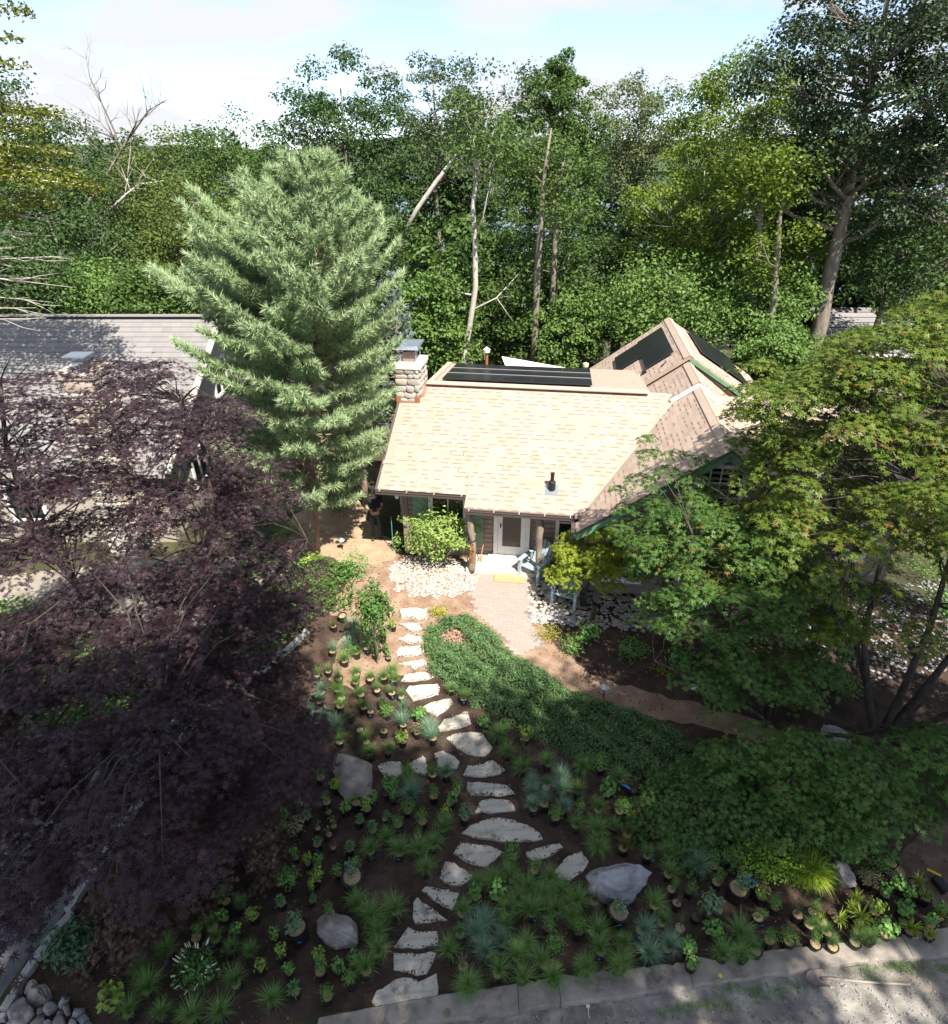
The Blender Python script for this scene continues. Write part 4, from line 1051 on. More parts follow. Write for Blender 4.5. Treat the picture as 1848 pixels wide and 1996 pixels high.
# ================================================================ GARDEN CHAIRS
M['resin'] = mat('blue_grey_resin', (0.30, 0.38, 0.41), 0.5, (0.36, 0.44, 0.47), 5)
def chair(loc, rz, label):
    t = thing('garden_chair', label, 'chair', loc, rz, 'slatted garden chairs on the terrace edge')
    # faces -y
    for i in range(6):
        y = -.26 + i * .095; MB().box((0, y, .36 - .06 * (y + .26) / .5), (.50, .082, .022), rot=(-.12, 0, 0)).build('seat_slat', M['resin'], t)
    for i in range(5):
        x = -.20 + i * .10; MB().bar((x, .24, .27), (x * 1.12, .52, .93 - abs(i - 2) * .035), .085, .02, up=(0, 1, 0)).build('back_slat', M['resin'], t)
    for s_ in (-1, 1):
        MB().box((s_ * .32, -.02, .55), (.13, .66, .026)).build('armrest', M['resin'], t)
        MB().bar((s_ * .31, -.31, .0), (s_ * .31, -.27, .54), .07, .10, up=(0, 1, 0)).build('leg', M['resin'], t)
        MB().bar((s_ * .27, -.28, .36), (s_ * .27, .46, .02), .035, .10).build('leg', M['resin'], t)
        MB().bar((s_ * .30, .28, .30), (s_ * .31, .26, .54), .05, .06, up=(0, 1, 0)).build('arm_post', M['resin'], t)
    MB().box((0, .40, .62), (.56, .03, .07), rot=(-.4, 0, 0)).build('back_rail', M['resin'], t)
    return t
a_ = gz(1047, 1122, 0); chair((a_[0] - .08, a_[1] + .0, .03), R(-38), 'pale blue slatted garden chair beside the doormat under the small yellow green maple')
b_ = gz(1112, 1172, 0); chair((b_[0] - .12, b_[1] - .05, .03), R(-25), 'pale blue slatted garden chair nearer the river stones, half behind the small maple trunk')
cq = gz(1618, 1462, 0)
t = thing('plastic_chair', 'grey white round backed garden chair under the green maple stems', 'chair', (cq[0], cq[1], 0), R(150))
M['grey_plastic'] = mat('grey_plastic', (0.42, 0.43, 0.46), 0.5)
bk = MB()
for i in range(9):
    a = -1.1 + i * .275; x, y = .27 * math.sin(a), .27 * math.cos(a); bk.bar((x * .9, y * .9, .42), (x * 1.06, y * 1.06, .82 - .12 * abs(a) ** 1.5), .075, .018, up=(x, y, 0))
bk.build('backrest', M['grey_plastic'], t)
MB().lathe([(0, .40), (.26, .40), (.27, .42), (.25, .43), (0, .425)], 18).build('seat', M['grey_plastic'], t)
for x, y in ((.2, .2), (-.2, .2), (.2, -.2), (-.2, -.2)): MB().bar((x * .8, y * .8, .40), (x * 1.15, y * 1.15, 0), .04, .03).build('leg', M['grey_plastic'], t)

# ================================================================ SMALL THINGS
mp_ = gz(988, 1098, 0.17)
mo = MB(); mo.box((0, 0, .012), (.86, .40, .022)); mo.box((0, 0, .026), (.80, .34, .006)); m_o = mo.build('doormat', mat('coir', (0.42, 0.29, 0.15), 0.95, (0.55, 0.40, 0.23), 60, bump=0.8, bscale=120), loc=(mp_[0] + .05, mp_[1] - .58, .030)); m_o.rotation_euler = (0, 0, R(-6)); tag(m_o, 'tan coir doormat on the pavers in front of the glazed door', 'doormat')
HM = HOUSE.matrix_world
def hl(u, v, z):
    c_, s_ = math.cos(R(-8)), math.sin(R(-8)); return (-2.0 + u * c_ - v * s_, 16.3 + u * s_ + v * c_, z)
brm = thing('broom', 'wooden broom leaning on the wall between the log post and the door', 'broom', hl(2.28, -.42, .16), R(-8))
MB().tube([(0, 0, .18), (.20, .36, 1.42)], .014, 7).build('broom_handle', mat('broom_wood', (0.42, 0.27, 0.13), 0.7), brm)
bh_ = MB()
rg = random.Random(6)
for i in range(40): bh_.bar((rg.gauss(0, .012), rg.gauss(0, .012), .24), (-.02 + rg.gauss(0, .055), rg.gauss(0, .02), 0), .008, .008)
bh_.build('bristles', mat('straw', (0.55, 0.40, 0.20), 0.9), brm)
sk_ = thing('plant_stake', 'thin green metal stake standing by the cottage corner', 'stake', tuple(gz(767, 1075, 0)))
MB().tube([(0, 0, 0), (0, .01, 1.22)], .013, 6).build('rod', mat('stake_green', (0.08, 0.26, 0.22), 0.5), sk_)
pb = gz(1154, 1218, 0)
po_ = thing('wooden_post', 'short dark brown square post standing in the river stone bed', 'post', (pb[0], pb[1], 0))
MB().box((0, 0, .32), (.10, .10, .64), rot=(0, .03, .2)).build('shaft', mat('dark_wood', (0.055, 0.038, 0.032), 0.8, (0.09, 0.065, 0.055), 5, stretch=(4, 4, .6)), po_); MB().box((.012, 0, .65), (.125, .125, .02), rot=(0, .03, .2)).build('cap', M['black'], po_)
def path_light(D, label):
    p = gz(D[0], D[1], 0); t = thing('path_light', label, 'garden light', (p[0], p[1], 0), 0, 'low garden lights')
    MB().tube([(0, 0, 0), (0, 0, .34)], .011, 6).build('stem', M['black'], t)
    MB().lathe([(.0, .42), (.04, .41), (.10, .355), (.10, .345), (.03, .35), (.0, .34)], 14).build('lamp_hood', M['rail'], t)
path_light((1176, 1362), 'low hooded garden light between the juniper and the soil path')
path_light((1348, 1362), 'low hooded garden light under the green maple beyond the soil path')
path_light((668, 1072), 'low hooded garden light on the bare slope near the pine trunk')
# shovel on the drive
def tileG(x, y): return ((2000 + x / 3.696) * .7392, (2150 + y / 3.696) * .7392)
s0, s1 = gz(*tileG(585, 1590), .1)[:2], gz(*tileG(1470, 1655), .0)[:2]
sd = s1 - s0; sa = math.atan2(sd[1], sd[0]); SLN = float(np.linalg.norm(sd))
shv = thing('shovel', 'long handled shovel lying on the gravel with its blade on the curb', 'shovel', (s0[0], s0[1], .075), sa)
M['steel'] = mat('worn_steel', (0.17, 0.135, 0.115), 0.65, (0.25, 0.205, 0.18), 12, metal=0.2)
M['ash'] = mat('grey_handle', (0.27, 0.22, 0.185), 0.75, (0.36, 0.31, 0.265), 6, stretch=(.5, 6, 6))
gx, gyv = np.linspace(-.165, .13, 12), np.linspace(-1, 1, 11)
V = []; F = []
for i, x in enumerate(gx):
    t_ = (x + .165) / .295; hw = .115 * math.sqrt(max(0.02, 1 - (1 - min(1, t_ * 1.9)) ** 2)) * (1.0 - .05 * t_)
    for j, y in enumerate(gyv): V.append((x, y * hw, .035 * y * y * (.4 + t_) - .006 + .02 * math.sin(t_ * 3)))
for i in range(11):
    for j in range(10): F.append([i * 11 + j, i * 11 + j + 1, (i + 1) * 11 + j + 1, (i + 1) * 11 + j])
V2 = [(x, y, z - .006) for x, y, z in V]
MB().add(V, F).add(V2, [f[::-1] for f in F]).build('blade', M['steel'], shv, smooth=True)
MB().tube([(.04, 0, .03), (.16, 0, .035), (.36, 0, .015)], [.022, .021, .019], 9).build('socket', M['steel'], shv, smooth=True)
MB().tube([(.34, 0, .017), (.7, 0, -.03), (SLN, 0, -.06)], [.0165, .0165, .016], 9).build('shaft', M['ash'], shv, smooth=True)
tw = gz((1150 + 1485 / 3.696) * .7392, (2300 + 1345 / 3.696) * .7392, .01)
tag(MB().lathe([(.02, 0), (.03, .004), (.03, .01), (.02, .012)], 12, (0, .05, 0)).tube([(0, .02, .008), (-.01, -.05, .01), (.0, -.1, .008)], .009, 6).build('scrap_tag', M['rail'], loc=(tw[0], tw[1], .006)), 'small grey ring shaped scrap lying on the driveway below the curb', 'scrap')
# ================================================================ POTTED PLANTS
M['pot'] = mat('nursery_pot', (0.012, 0.012, 0.014), 0.45, (0.02, 0.02, 0.022), 6, spec=0.4)
M['potbrown'] = mat('brown_pot', (0.06, 0.04, 0.03), 0.7)
M['coir_soil'] = mat('bark_mix', (0.22, 0.15, 0.085), 0.95, (0.52, 0.39, 0.23), 45, bump=0.9, bscale=90, c3=(0.40, 0.29, 0.165))
M['dark_soil'] = mat('dark_potting', (0.06, 0.042, 0.03), 0.95, (0.14, 0.10, 0.07), 45, bump=0.8, bscale=90)
M['bluetag'] = mat('blue_tag', (0.05, 0.24, 0.62), 0.4)
M['ytag'] = mat('yellow_tag', (0.8, 0.55, 0.02), 0.5); M['wtag'] = mat('white_tag', (0.75, 0.75, 0.75), 0.5)
LM = {
 'G': leafmat('fountain_grass', [(0.10, 0.21, 0.045), (0.17, 0.31, 0.08), (0.13, 0.26, 0.06), (0.27, 0.39, 0.14)], .35, .45, .35),
 'B': leafmat('blue_grass', [(0.12, 0.24, 0.15), (0.20, 0.34, 0.22), (0.15, 0.29, 0.17), (0.30, 0.42, 0.28)], .3, .5, .3),
 'Y': leafmat('bronze_grass', [(0.13, 0.11, 0.03), (0.20, 0.17, 0.05), (0.11, 0.14, 0.03), (0.24, 0.19, 0.08)], .3, .5, .3),
 'T': leafmat('wispy_grass', [(0.16, 0.17, 0.08), (0.24, 0.23, 0.12), (0.14, 0.20, 0.08), (0.26, 0.22, 0.14)], .3, .5, .3),
 'D': leafmat('strappy', [(0.16, 0.26, 0.03), (0.28, 0.38, 0.05), (0.20, 0.31, 0.04), (0.34, 0.40, 0.08)], .35, .45, .3),
 'L': leafmat('broad_leaf', [(0.09, 0.22, 0.045), (0.16, 0.33, 0.08), (0.12, 0.27, 0.06), (0.24, 0.40, 0.12)], .3, .45, .4),
 'S': leafmat('shrub_leaf', [(0.085, 0.19, 0.04), (0.15, 0.29, 0.06), (0.11, 0.24, 0.05), (0.20, 0.35, 0.085)], .3, .5, .4),
 'V': leafmat('lime_leaf', [(0.17, 0.28, 0.04), (0.28, 0.40, 0.07), (0.20, 0.33, 0.05), (0.36, 0.43, 0.12)], .3, .45, .3),
 'R': leafmat('rosette_leaf', [(0.09, 0.21, 0.08), (0.15, 0.31, 0.13), (0.12, 0.26, 0.10), (0.24, 0.41, 0.17)], .3, .45, .4),
 'H': leafmat('holly_leaf', [(0.05, 0.12, 0.055), (0.09, 0.18, 0.085), (0.12, 0.21, 0.11), (0.17, 0.26, 0.14)], .2, .35, .4, .4),
 'P': leafmat('pale_leaf', [(0.30, 0.28, 0.14), (0.42, 0.36, 0.20), (0.22, 0.28, 0.11), (0.40, 0.27, 0.17)], .3, .55, .3),
 'Q': leafmat('sparse_leaf', [(0.16, 0.18, 0.06), (0.24, 0.24, 0.09), (0.12, 0.17, 0.05), (0.22, 0.17, 0.09)], .3, .5, .4),
}
def grass_mesh(kind, seed, n=110, L=(.30, .48), spread=1.0, droop=.55, w=.0055, up=.35):
    rg = np.random.default_rng(seed); mb = MB()
    az = rg.random(n) * 2 * math.pi; th = spread * rg.random(n) ** .75 + .03
    ln = rg.uniform(L[0], L[1], n)
    seg = 5; t = np.linspace(0, 1, seg)
    pts = np.zeros((n, seg, 3))
    base = rg.normal(0, .018, (n, 2))
    ang = th[:, None] + droop * (t[None] ** 1.6) * (0.6 + th[:, None]) * rg.uniform(.6, 1.4, n)[:, None]
    step = ln[:, None] / (seg - 1)
    h = np.cumsum(np.sin(ang) * step, 1) - np.sin(ang[:, :1]) * step; z = np.cumsum(np.cos(ang) * step, 1) - np.cos(ang[:, :1]) * step
    pts[..., 0] = base[:, :1] + h * np.cos(az)[:, None]; pts[..., 1] = base[:, 1:] + h * np.sin(az)[:, None]; pts[..., 2] = z
    side = np.stack([-np.sin(az), np.cos(az), np.zeros(n)], -1)[:, None, :]
    wd = (w * np.array([.7, 1.0, .9, .6, .05]))[None, :, None] * rg.uniform(.7, 1.3, n)[:, None, None]
    V = np.stack([pts - side * wd, pts + side * wd], 2)          # n,seg,2,3
    V = V.reshape(n, seg * 2, 3)
    F = np.array([[2 * i, 2 * i + 1, 2 * i + 3, 2 * i + 2] for i in range(seg - 1)])
    FF = (np.arange(n)[:, None, None] * seg * 2 + F[None]).reshape(-1, 4)
    mb.add(V.reshape(-1, 3), FF, np.repeat(rg.random(n), seg * 2))
    return mb.mesh('grass_blades', LM[kind])
def bush_mesh(kind, seed, n=170, rx=.24, h=.42, lsz=(.05, .08), z0=.02, stems=9, lw=1.0, fill=.35, upb=.5, hollow=True):
    rg = np.random.default_rng(seed); mb = MB()
    d = rg.normal(size=(n, 3)); d[:, 2] = d[:, 2] * .8 + .15; d /= np.linalg.norm(d, axis=1, keepdims=True)
    bumpy = 1 + .22 * np.sin(d @ rg.uniform(2, 4, 3) * 1.6 + rg.uniform(0, 6)) + .15 * np.sin(d @ rg.uniform(3, 6, 3) * 2 + 1)
    r_ = (fill + (1 - fill) * rg.random(n) ** .5) * bumpy
    P = d * r_[:, None] * np.array([rx, rx, h / 2]) + np.array([0, 0, z0 + h / 2])
    P[:, 2] = np.maximum(P[:, 2], .01)
    nr_ = d * .7 + np.array([0, 0, upb]) + rg.normal(0, .45, (n, 3))
    X, Y, Z = frames(nr_, rg)
    tm = [(v[0] * lw, v[1], v[2]) for v in LEAFC[0]]
    put(mb, P, X, Y, Z, tm, LEAFC[1], rg.uniform(lsz[0], lsz[1], n), rg.random(n))
    for k in range(stems):
        i = rg.integers(n); mb.tube([(0, 0, 0), P[i] * np.array([.5, .5, .55]), P[i]], [.006, .004, .002], 4, r=.1, cap=False)
    return mb.mesh('leaves', LM[kind])
def rosette_mesh(kind, seed, n=46, L=.20, tiers=3, w=.032):
    rg = np.random.default_rng(seed); mb = MB()
    V = []; F = []
    az = np.arange(n) * 2.39996 + rg.normal(0, .2, n); tier = np.arange(n) / n
    th = 1.35 - 1.05 * tier + rg.normal(0, .1, n); ln = L * (1 - .35 * tier) * rg.uniform(.85, 1.15, n)
    for i in range(n):
        c_, s_ = math.cos(az[i]), math.sin(az[i]); z = .02 + .16 * tier[i]
        def P(t, a, off): 
            h = math.sin(th[i]) * ln[i] * t; zz = z + math.cos(th[i]) * ln[i] * t - .12 * ln[i] * t * t * 1.5
            return (c_ * h - s_ * off, s_ * h + c_ * off, zz + a)
        o = len(V); V += [P(0, 0, -.004), P(0, 0, .004), P(.5, .008, w / 2), P(1, 0, 0), P(.5, .008, -w / 2), P(.5, 0, 0)]
        F += [(o, o + 5, o + 3, o + 4), (o, o + 1, o + 2, o + 5), (o + 5, o + 2, o + 3, o + 5)]
    F = [f if len(set(f)) == 4 else f[:3] for f in F]
    rr = np.repeat(rg.random(n), 6)
    mb.add(V, F, rr)
    return mb.mesh('leaves', LM[kind])
PM = {
 'G': [grass_mesh('G', i, 380, (.26, .50), 1.15, 1.05, .0027) for i in range(6)],
 'Gu': [grass_mesh('G', 5 + i, 210, (.26, .46), .66, .75, .0029) for i in range(4)],
 'B': [grass_mesh('B', 10 + i, 300, (.34, .60), .66, .7, .0029) for i in range(5)],
 'Y': [grass_mesh('Y', 20 + i, 150, (.28, .5), .9, .7, .004) for i in range(2)],
 'T': [grass_mesh('T', 30 + i, 80, (.3, .62), .7, .5, .0028) for i in range(3)],
 'D': [grass_mesh('D', 40 + i, 44, (.24, .40), .85, .8, .0135) for i in range(4)],
 'L': [bush_mesh('L', 50 + i, 90, .20, .30, (.07, .12), .02, 8, 1.35) for i in range(4)],
 'S': [bush_mesh('S', 60 + i, 330, .20, .40, (.028, .05), .0, 10, .9, .2) for i in range(5)],
 'V': [bush_mesh('V', 70 + i, 85, .19, .30, (.07, .11), .02, 7, 1.1) for i in range(3)],
 'R': [rosette_mesh('R', 80 + i) for i in range(4)],
 'H': [bush_mesh('H', 90 + i, 240, .20, .44, (.05, .075), .03, 8, 1.2, .25) for i in range(3)],
 'P': [bush_mesh('P', 100 + i, 230, .22, .34, (.03, .055), .02, 10, 1.1) for i in range(2)],
 'Q': [bush_mesh('Q', 110 + i, 14, .14, .24, (.07, .11), .02, 6, 1.1) for i in range(4)],
}
NOMW = {'G': .56, 'B': .46, 'Y': .58, 'T': .5, 'D': .46, 'L': .44, 'S': .42, 'V': .40, 'R': .36, 'H': .42, 'P': .46, 'Q': .34}
potm = MB().lathe([(.0, 0), (.068, 0), (.084, .15), (.091, .152), (.091, .172), (.083, .172), (.080, .155), (.0, .152)], 16).mesh('pot', M['pot'])
potb = MB().lathe([(.0, 0), (.048, 0), (.062, .10), (.066, .10), (.066, .118), (.059, .118), (.057, .105), (.0, .104)], 14).mesh('pot', M['potbrown'])
potL = MB().lathe([(.0, 0), (.125, 0), (.15, .25), (.162, .252), (.162, .28), (.150, .28), (.146, .26), (.0, .255)], 20).mesh('pot', M['pot'])
soilm = MB().lathe([(.081, .150), (.06, .160), (.0, .164)], 14).mesh('soil', M['coir_soil'])
soild = MB().lathe([(.081, .150), (.06, .160), (.0, .164)], 14).mesh('soil', M['dark_soil'])
soilb = MB().lathe([(.058, .100), (.04, .108), (.0, .110)], 12).mesh('soil', M['coir_soil'])
soilL = MB().lathe([(.147, .250), (.11, .266), (.0, .272)], 18).mesh('soil', M['coir_soil'])
tagm = {c: MB().box((0, -.004, -.045), (.034, .004, .13), rot=(.25, 0, 0)).mesh('plant_tag', M[c]) for c in ('bluetag', 'ytag', 'wtag')}

PLANTS = []                                             # (kind, x, y, width m, options)
def tile(x0, y0, k, rows, default=3.696):
    for r_ in rows:
        kd, cx, cy, w = r_[:4]; opt = r_[4] if len(r_) > 4 else ''
        D = ((x0 + cx / k) * .7392, (y0 + cy / k) * .7392)
        zc = {'H': .48, 'B': .36, 'S': .32, 'Q': .2}.get(kd, .27)
        p = gz(D[0], D[1], zc); wm = w / k * .7392 * depth_of(p) / CF
        PLANTS.append([kd, p[0], p[1], wm, opt])
tile(750, 1580, 3.696, [
 ('B',655,230,150),('B',690,330,120),('B',615,410,160),('G',700,490,130),('G',585,565,150),('B',460,450,100),('Y',480,230,100),('S',805,430,110,'t'),('V',1055,225,90),('L',960,345,100),
 ('L',880,490,50),('L',990,450,55),('L',1010,520,55),('L',915,430,45),('E',570,135,80),('G',310,715,90),('G',420,665,80),('G',525,740,95),('G',700,690,100),('G',690,775,90),('G',840,735,110),
 ('G',970,730,110),('G',1050,655,120),('G',1070,750,110,'t'),('B',350,850,110),('B',330,930,110),('G',520,850,120),('G',545,925,100),('G',540,1005,110),('G',735,890,100),('G',910,850,90,'t'),
 ('G',1045,880,80,'t'),('G',1140,910,80),('G',1625,840,110),('G',1745,935,120,'t'),('B',235,1040,110),('B',300,1130,150),('B',400,1110,120),('B',500,1200,170),('T',650,1100,120),('G',760,1020,110),
 ('T',830,1060,100,'t'),('S',1000,1060,190),('S',950,985,90),('B',1170,1010,110),('B',1150,1160,150),('L',1310,1110,170),('B',1420,1200,160),('B',1440,1290,140),('P',1290,1260,150),('V',1150,1340,140),
 ('T',730,1230,110),('T',960,1250,130),('G',530,1350,140),('G',790,1340,140),('G',825,1470,150),('G',1000,1440,110),('G',1190,1680,160),('G',1210,1800,190),('G',1440,1670,110),('B',1580,1640,170),
 ('S',340,1690,120),('V',500,1790,130),('L',970,1770,100),('L',1060,1795,120)])
tile(700, 2060, 3.696, [
 ('R',320,175,120),('R',390,310,145),('S',580,145,110),('L',180,290,110),('L',160,420,100),('P',300,430,220),('Q',615,270,80),('Q',650,360,100),('Q',665,410,80),('Q',500,420,90),('Q',610,490,100),('Q',650,610,80),
 ('L',770,230,130),('S',870,160,90),('V',980,225,130),('R',910,350,125),('R',1040,435,145),('R',1160,300,115),('L',1050,130,110,'t'),('L',1190,60,120),('L',1240,125,110),('B',1430,80,210),('S',1640,95,140),
 ('S',1380,220,170),('S',1290,370,145,'t'),('S',1530,340,160),('S',1480,470,115),('V',1770,290,130),('L',1800,160,120),('G',1730,430,190,'t'),('G',1640,580,170,'t'),('G',1190,530,170),('G',1300,660,190,'t'),
 ('G',1490,640,200),('G',1020,650,180,'t'),('G',1560,830,200),('R',505,570,140,'t'),('R',815,620,170),('V',405,740,120),('L',515,760,120),('L',285,690,90),('L',905,770,105),('L',700,850,115),('H',835,840,150,'Lt'),
 ('V',480,920,165),('V',440,1000,90),('S',210,930,250),('R',145,1140,170,'t'),('R',435,1110,120),('S',635,1230,105),('H',300,1370,220,'Lt'),('L',85,1460,120),('V',145,1650,150),('V',530,1650,130),
 ('G',890,1170,210),('G',1030,1270,230),('G',1255,1230,230),('G',1090,1460,200),('G',1095,1640,230),('G',970,1800,210),('G',1790,1640,210),('L',850,1700,135),('L',710,1760,145),('S',520,1800,160),('L',215,1820,125)])
tile(700, 2000, 1.848, [('S',410,1060,85),('S',295,1130,78),('R',140,1115,100),('G',15,1165,110)])
tile(200, 2300, 3.696, [
 ('G',890,750,230,'t'),('G',600,900,260),('G',690,1120,250),('V',320,1170,290,'n'),('G',1550,1040,230),('G',490,1340,190),('G',820,1370,210),('G',1110,1380,260),('G',1400,1330,250),
 ('V',1730,390,150),('L',1440,390,110),('G',1600,290,120),('G',1450,240,120),('L',1555,540,140),('S',1170,570,130),('G',1365,610,140,'t'),('G',1500,720,130),('G',1700,750,150),('V',1790,900,140),('G',1300,500,120)])
tile(1150, 1900, 3.696, [
 ('S',200,640,130),('H',270,830,130),('G',590,120,180),('L',470,10,140),('S',660,60,150),('V',880,130,190),('G',700,280,170),('T',850,280,120),('G',835,440,180),('G',1090,390,160),('G',1430,420,200),('S',1610,410,210),('G',1800,540,160),
 ('B',950,570,150),('B',920,670,150),('B',945,790,150,'t'),('B',1060,750,120),('G',1080,610,95,'t'),('B',1210,490,160),('B',1240,630,190),('B',1250,800,130),('S',1165,900,180),('S',1400,810,115),('G',1385,650,150),('G',1360,980,140),
 ('L',1680,660,220),('G',1590,830,150),('G',1570,1040,210),('G',1590,1180,270),('G',1740,1000,130),('S',1800,830,150),('S',740,1270,190),('S',690,1340,120),('S',970,1400,160,'t'),('G',540,1520,210),('G',720,1500,200),('G',1110,1500,180),('G',400,1560,160),
 ('L',385,1670,170,'y'),('L',610,1660,200,'t'),('G',880,1600,190),('G',1060,1660,250),('G',790,1690,180),('G',1220,1630,200),('G',1370,1720,210),('T',1550,1720,190)])
tile(1150, 2300, 3.696, [
 ('G',940,360,230,'t'),('G',730,330,200),('G',260,360,180,'t'),('B',460,430,220),('B',390,560,260),('B',490,720,210),('G',235,560,120),('G',690,510,170),('B',640,620,160,'t'),('G',880,660,250),('G',1190,340,180),('S',1100,480,190,'t'),
 ('S',1390,520,190),('S',1160,690,230),('G',1340,420,180),('G',1550,550,230,'t'),('T',1570,380,160),('G',780,770,230,'t'),('T',270,870,190),('G',310,1070,310,'t'),('G',605,930,220),('G',830,990,220),('G',1060,850,210),('G',1150,1000,260),('G',1465,900,280),
 ('G',1610,730,190,'t'),('G',1780,900,200,'t'),('H',1770,310,190,'Lt'),('G',1830,650,120)])
tile(1600, 2050, 3.696, [
 ('Y',330,350,160),('Y',450,440,180),('Y',210,520,160),('Y',180,650,190),('Y',720,390,180),('S',190,270,160),('G',590,560,200),('G',620,720,190),('G',620,900,180),('G',400,730,130,'t'),('G',790,580,130,'t'),('L',950,430,150,'t'),('L',1080,600,200),
 ('B',915,790,230,'t'),('S',1060,800,160),('S',1230,760,150),('V',1320,900,150),('H',1290,1000,180,'L'),('S',640,1030,110),('S',820,1040,120),('S',1090,960,120),('T',690,1190,90),('G',480,1200,200),('H',1040,1210,240),('B',360,1430,200,'t'),('G',540,1370,150),
 ('T',730,1410,110),('T',880,1310,100),('L',1050,1480,220),('S',1500,1310,120,'t'),('V',1530,1130,160),('S',1660,1200,160),('G',1310,1490,230),('S',1610,1530,180),('S',1800,1540,210),('G',1470,1660,130),('G',200,1600,160,'t'),('B',600,1590,190,'t'),
 ('L',810,1630,180),('L',830,1800,160),('B',400,1660,240),('G',150,1790,200),('G',1130,1700,230),('G',1330,1710,210)])
tile(2000, 2150, 3.696, [
 ('D',960,800,160),('D',1010,980,210),('D',790,980,160),('D',930,900,140),('D',640,1000,120),('G',510,1030,130),('T',400,930,120),('S',560,880,140),('S',570,1190,130),('G',740,1230,110),('G',690,1110,100),('G',960,1200,120),('G',1100,1170,160),
 ('L',1260,1110,220),('V',1150,900,170),('L',1430,900,190),('L',1350,640,170),('D',1510,1080,200,'w'),('D',1690,1130,140),('D',1540,620,140,'w'),('D',1650,760,140),('L',1690,1010,150),('L',1800,900,140),('D',1790,940,120),('L',1480,730,130),
 ('P',1100,610,220),('S',1180,450,230),('G',880,380,210),('S',1330,400,160),('D',1000,1090,150,'w'),('L',1240,740,150)])

LOOK = {'G': ('potted_grass', 'green fountain grass', 'potted grass'), 'B': ('potted_grass', 'upright blue green grass', 'potted grass'), 'Y': ('potted_grass', 'bronze sedge grass', 'potted grass'), 'T': ('potted_grass', 'thin wispy grass', 'potted grass'),
        'D': ('potted_daylily', 'bright strappy daylily', 'potted plant'), 'L': ('potted_perennial', 'broad leaved perennial', 'potted plant'), 'S': ('potted_shrub', 'small leaved shrub', 'potted shrub'), 'V': ('potted_perennial', 'lime green plant', 'potted plant'),
        'R': ('potted_perennial', 'dark green leaf rosette', 'potted plant'), 'H': ('potted_holly', 'glossy holly shrub', 'potted shrub'), 'P': ('potted_shrub', 'pale variegated shrub', 'potted shrub'), 'Q': ('potted_seedling', 'sparse seedling', 'potted plant'), 'E': ('plant_pot', 'pot of pale bark without a plant', 'pot')}
LMK = [((gz(572, 1510)), 'flat tan boulder'), (gz(666, 1830), 'grey wedge boulder'), (gz(1212, 1730), 'slate grey boulder'), (gz(738, 1290), 'staked young tree'), (STONE_POS[25], 'notched curb stone'),
       (STONE_POS[22], 'triangular path stone'), (STONE_POS[16], 'lens shaped path stone'), (STONE_POS[9], 'large rounded path stone'), (STONE_POS[6], 'five sided path stone'), (STONE_POS[19], 'mud stained stone'), (gz(440, 1880), 'white flowered shrub'),
       (gz(1560, 1680), 'hakone grass'), (gz(1590, 1900), 'shovel blade'), (gz(1360, 1905), 'yellow curb leaf'), (STONE_POS[13], 'dark peaked path stone'), (gz(1820, 1712), 'overturned black pot')]
rgp = random.Random(99)
byk = {}
for P in PLANTS:
    kd, x, y, wm, opt = P
    best = min(range(len(LMK)), key=lambda i: math.hypot(LMK[i][0][0] - x, LMK[i][0][1] - y))
    dx, dy = x - LMK[best][0][0], y - LMK[best][0][1]
    side = ('house' if dy > 0 else 'curb') if abs(dy) > abs(dx) else ('purple maple' if dx < 0 else 'green maple')
    byk.setdefault((LOOK[kd][1], 'L' in opt, best, side), []).append((math.hypot(dx, dy), P))
ORD = ['first', 'second', 'third', 'fourth', 'fifth', 'sixth', 'seventh', 'eighth', 'ninth', 'tenth', 'eleventh', 'twelfth', 'thirteenth', 'fourteenth']
for (look, big, best, side), lst in byk.items():
    lst.sort(key=lambda t: t[0])
    for i, (d, P) in enumerate(lst):
        nm = LMK[best][1]
        pre = ('big potted glossy holly' if big else look)
        P.append(f"{pre}, {ORD[i]} out from the {nm}, {side} side" if len(lst) > 1 else f"{pre} beside the {nm} on its {side} side")
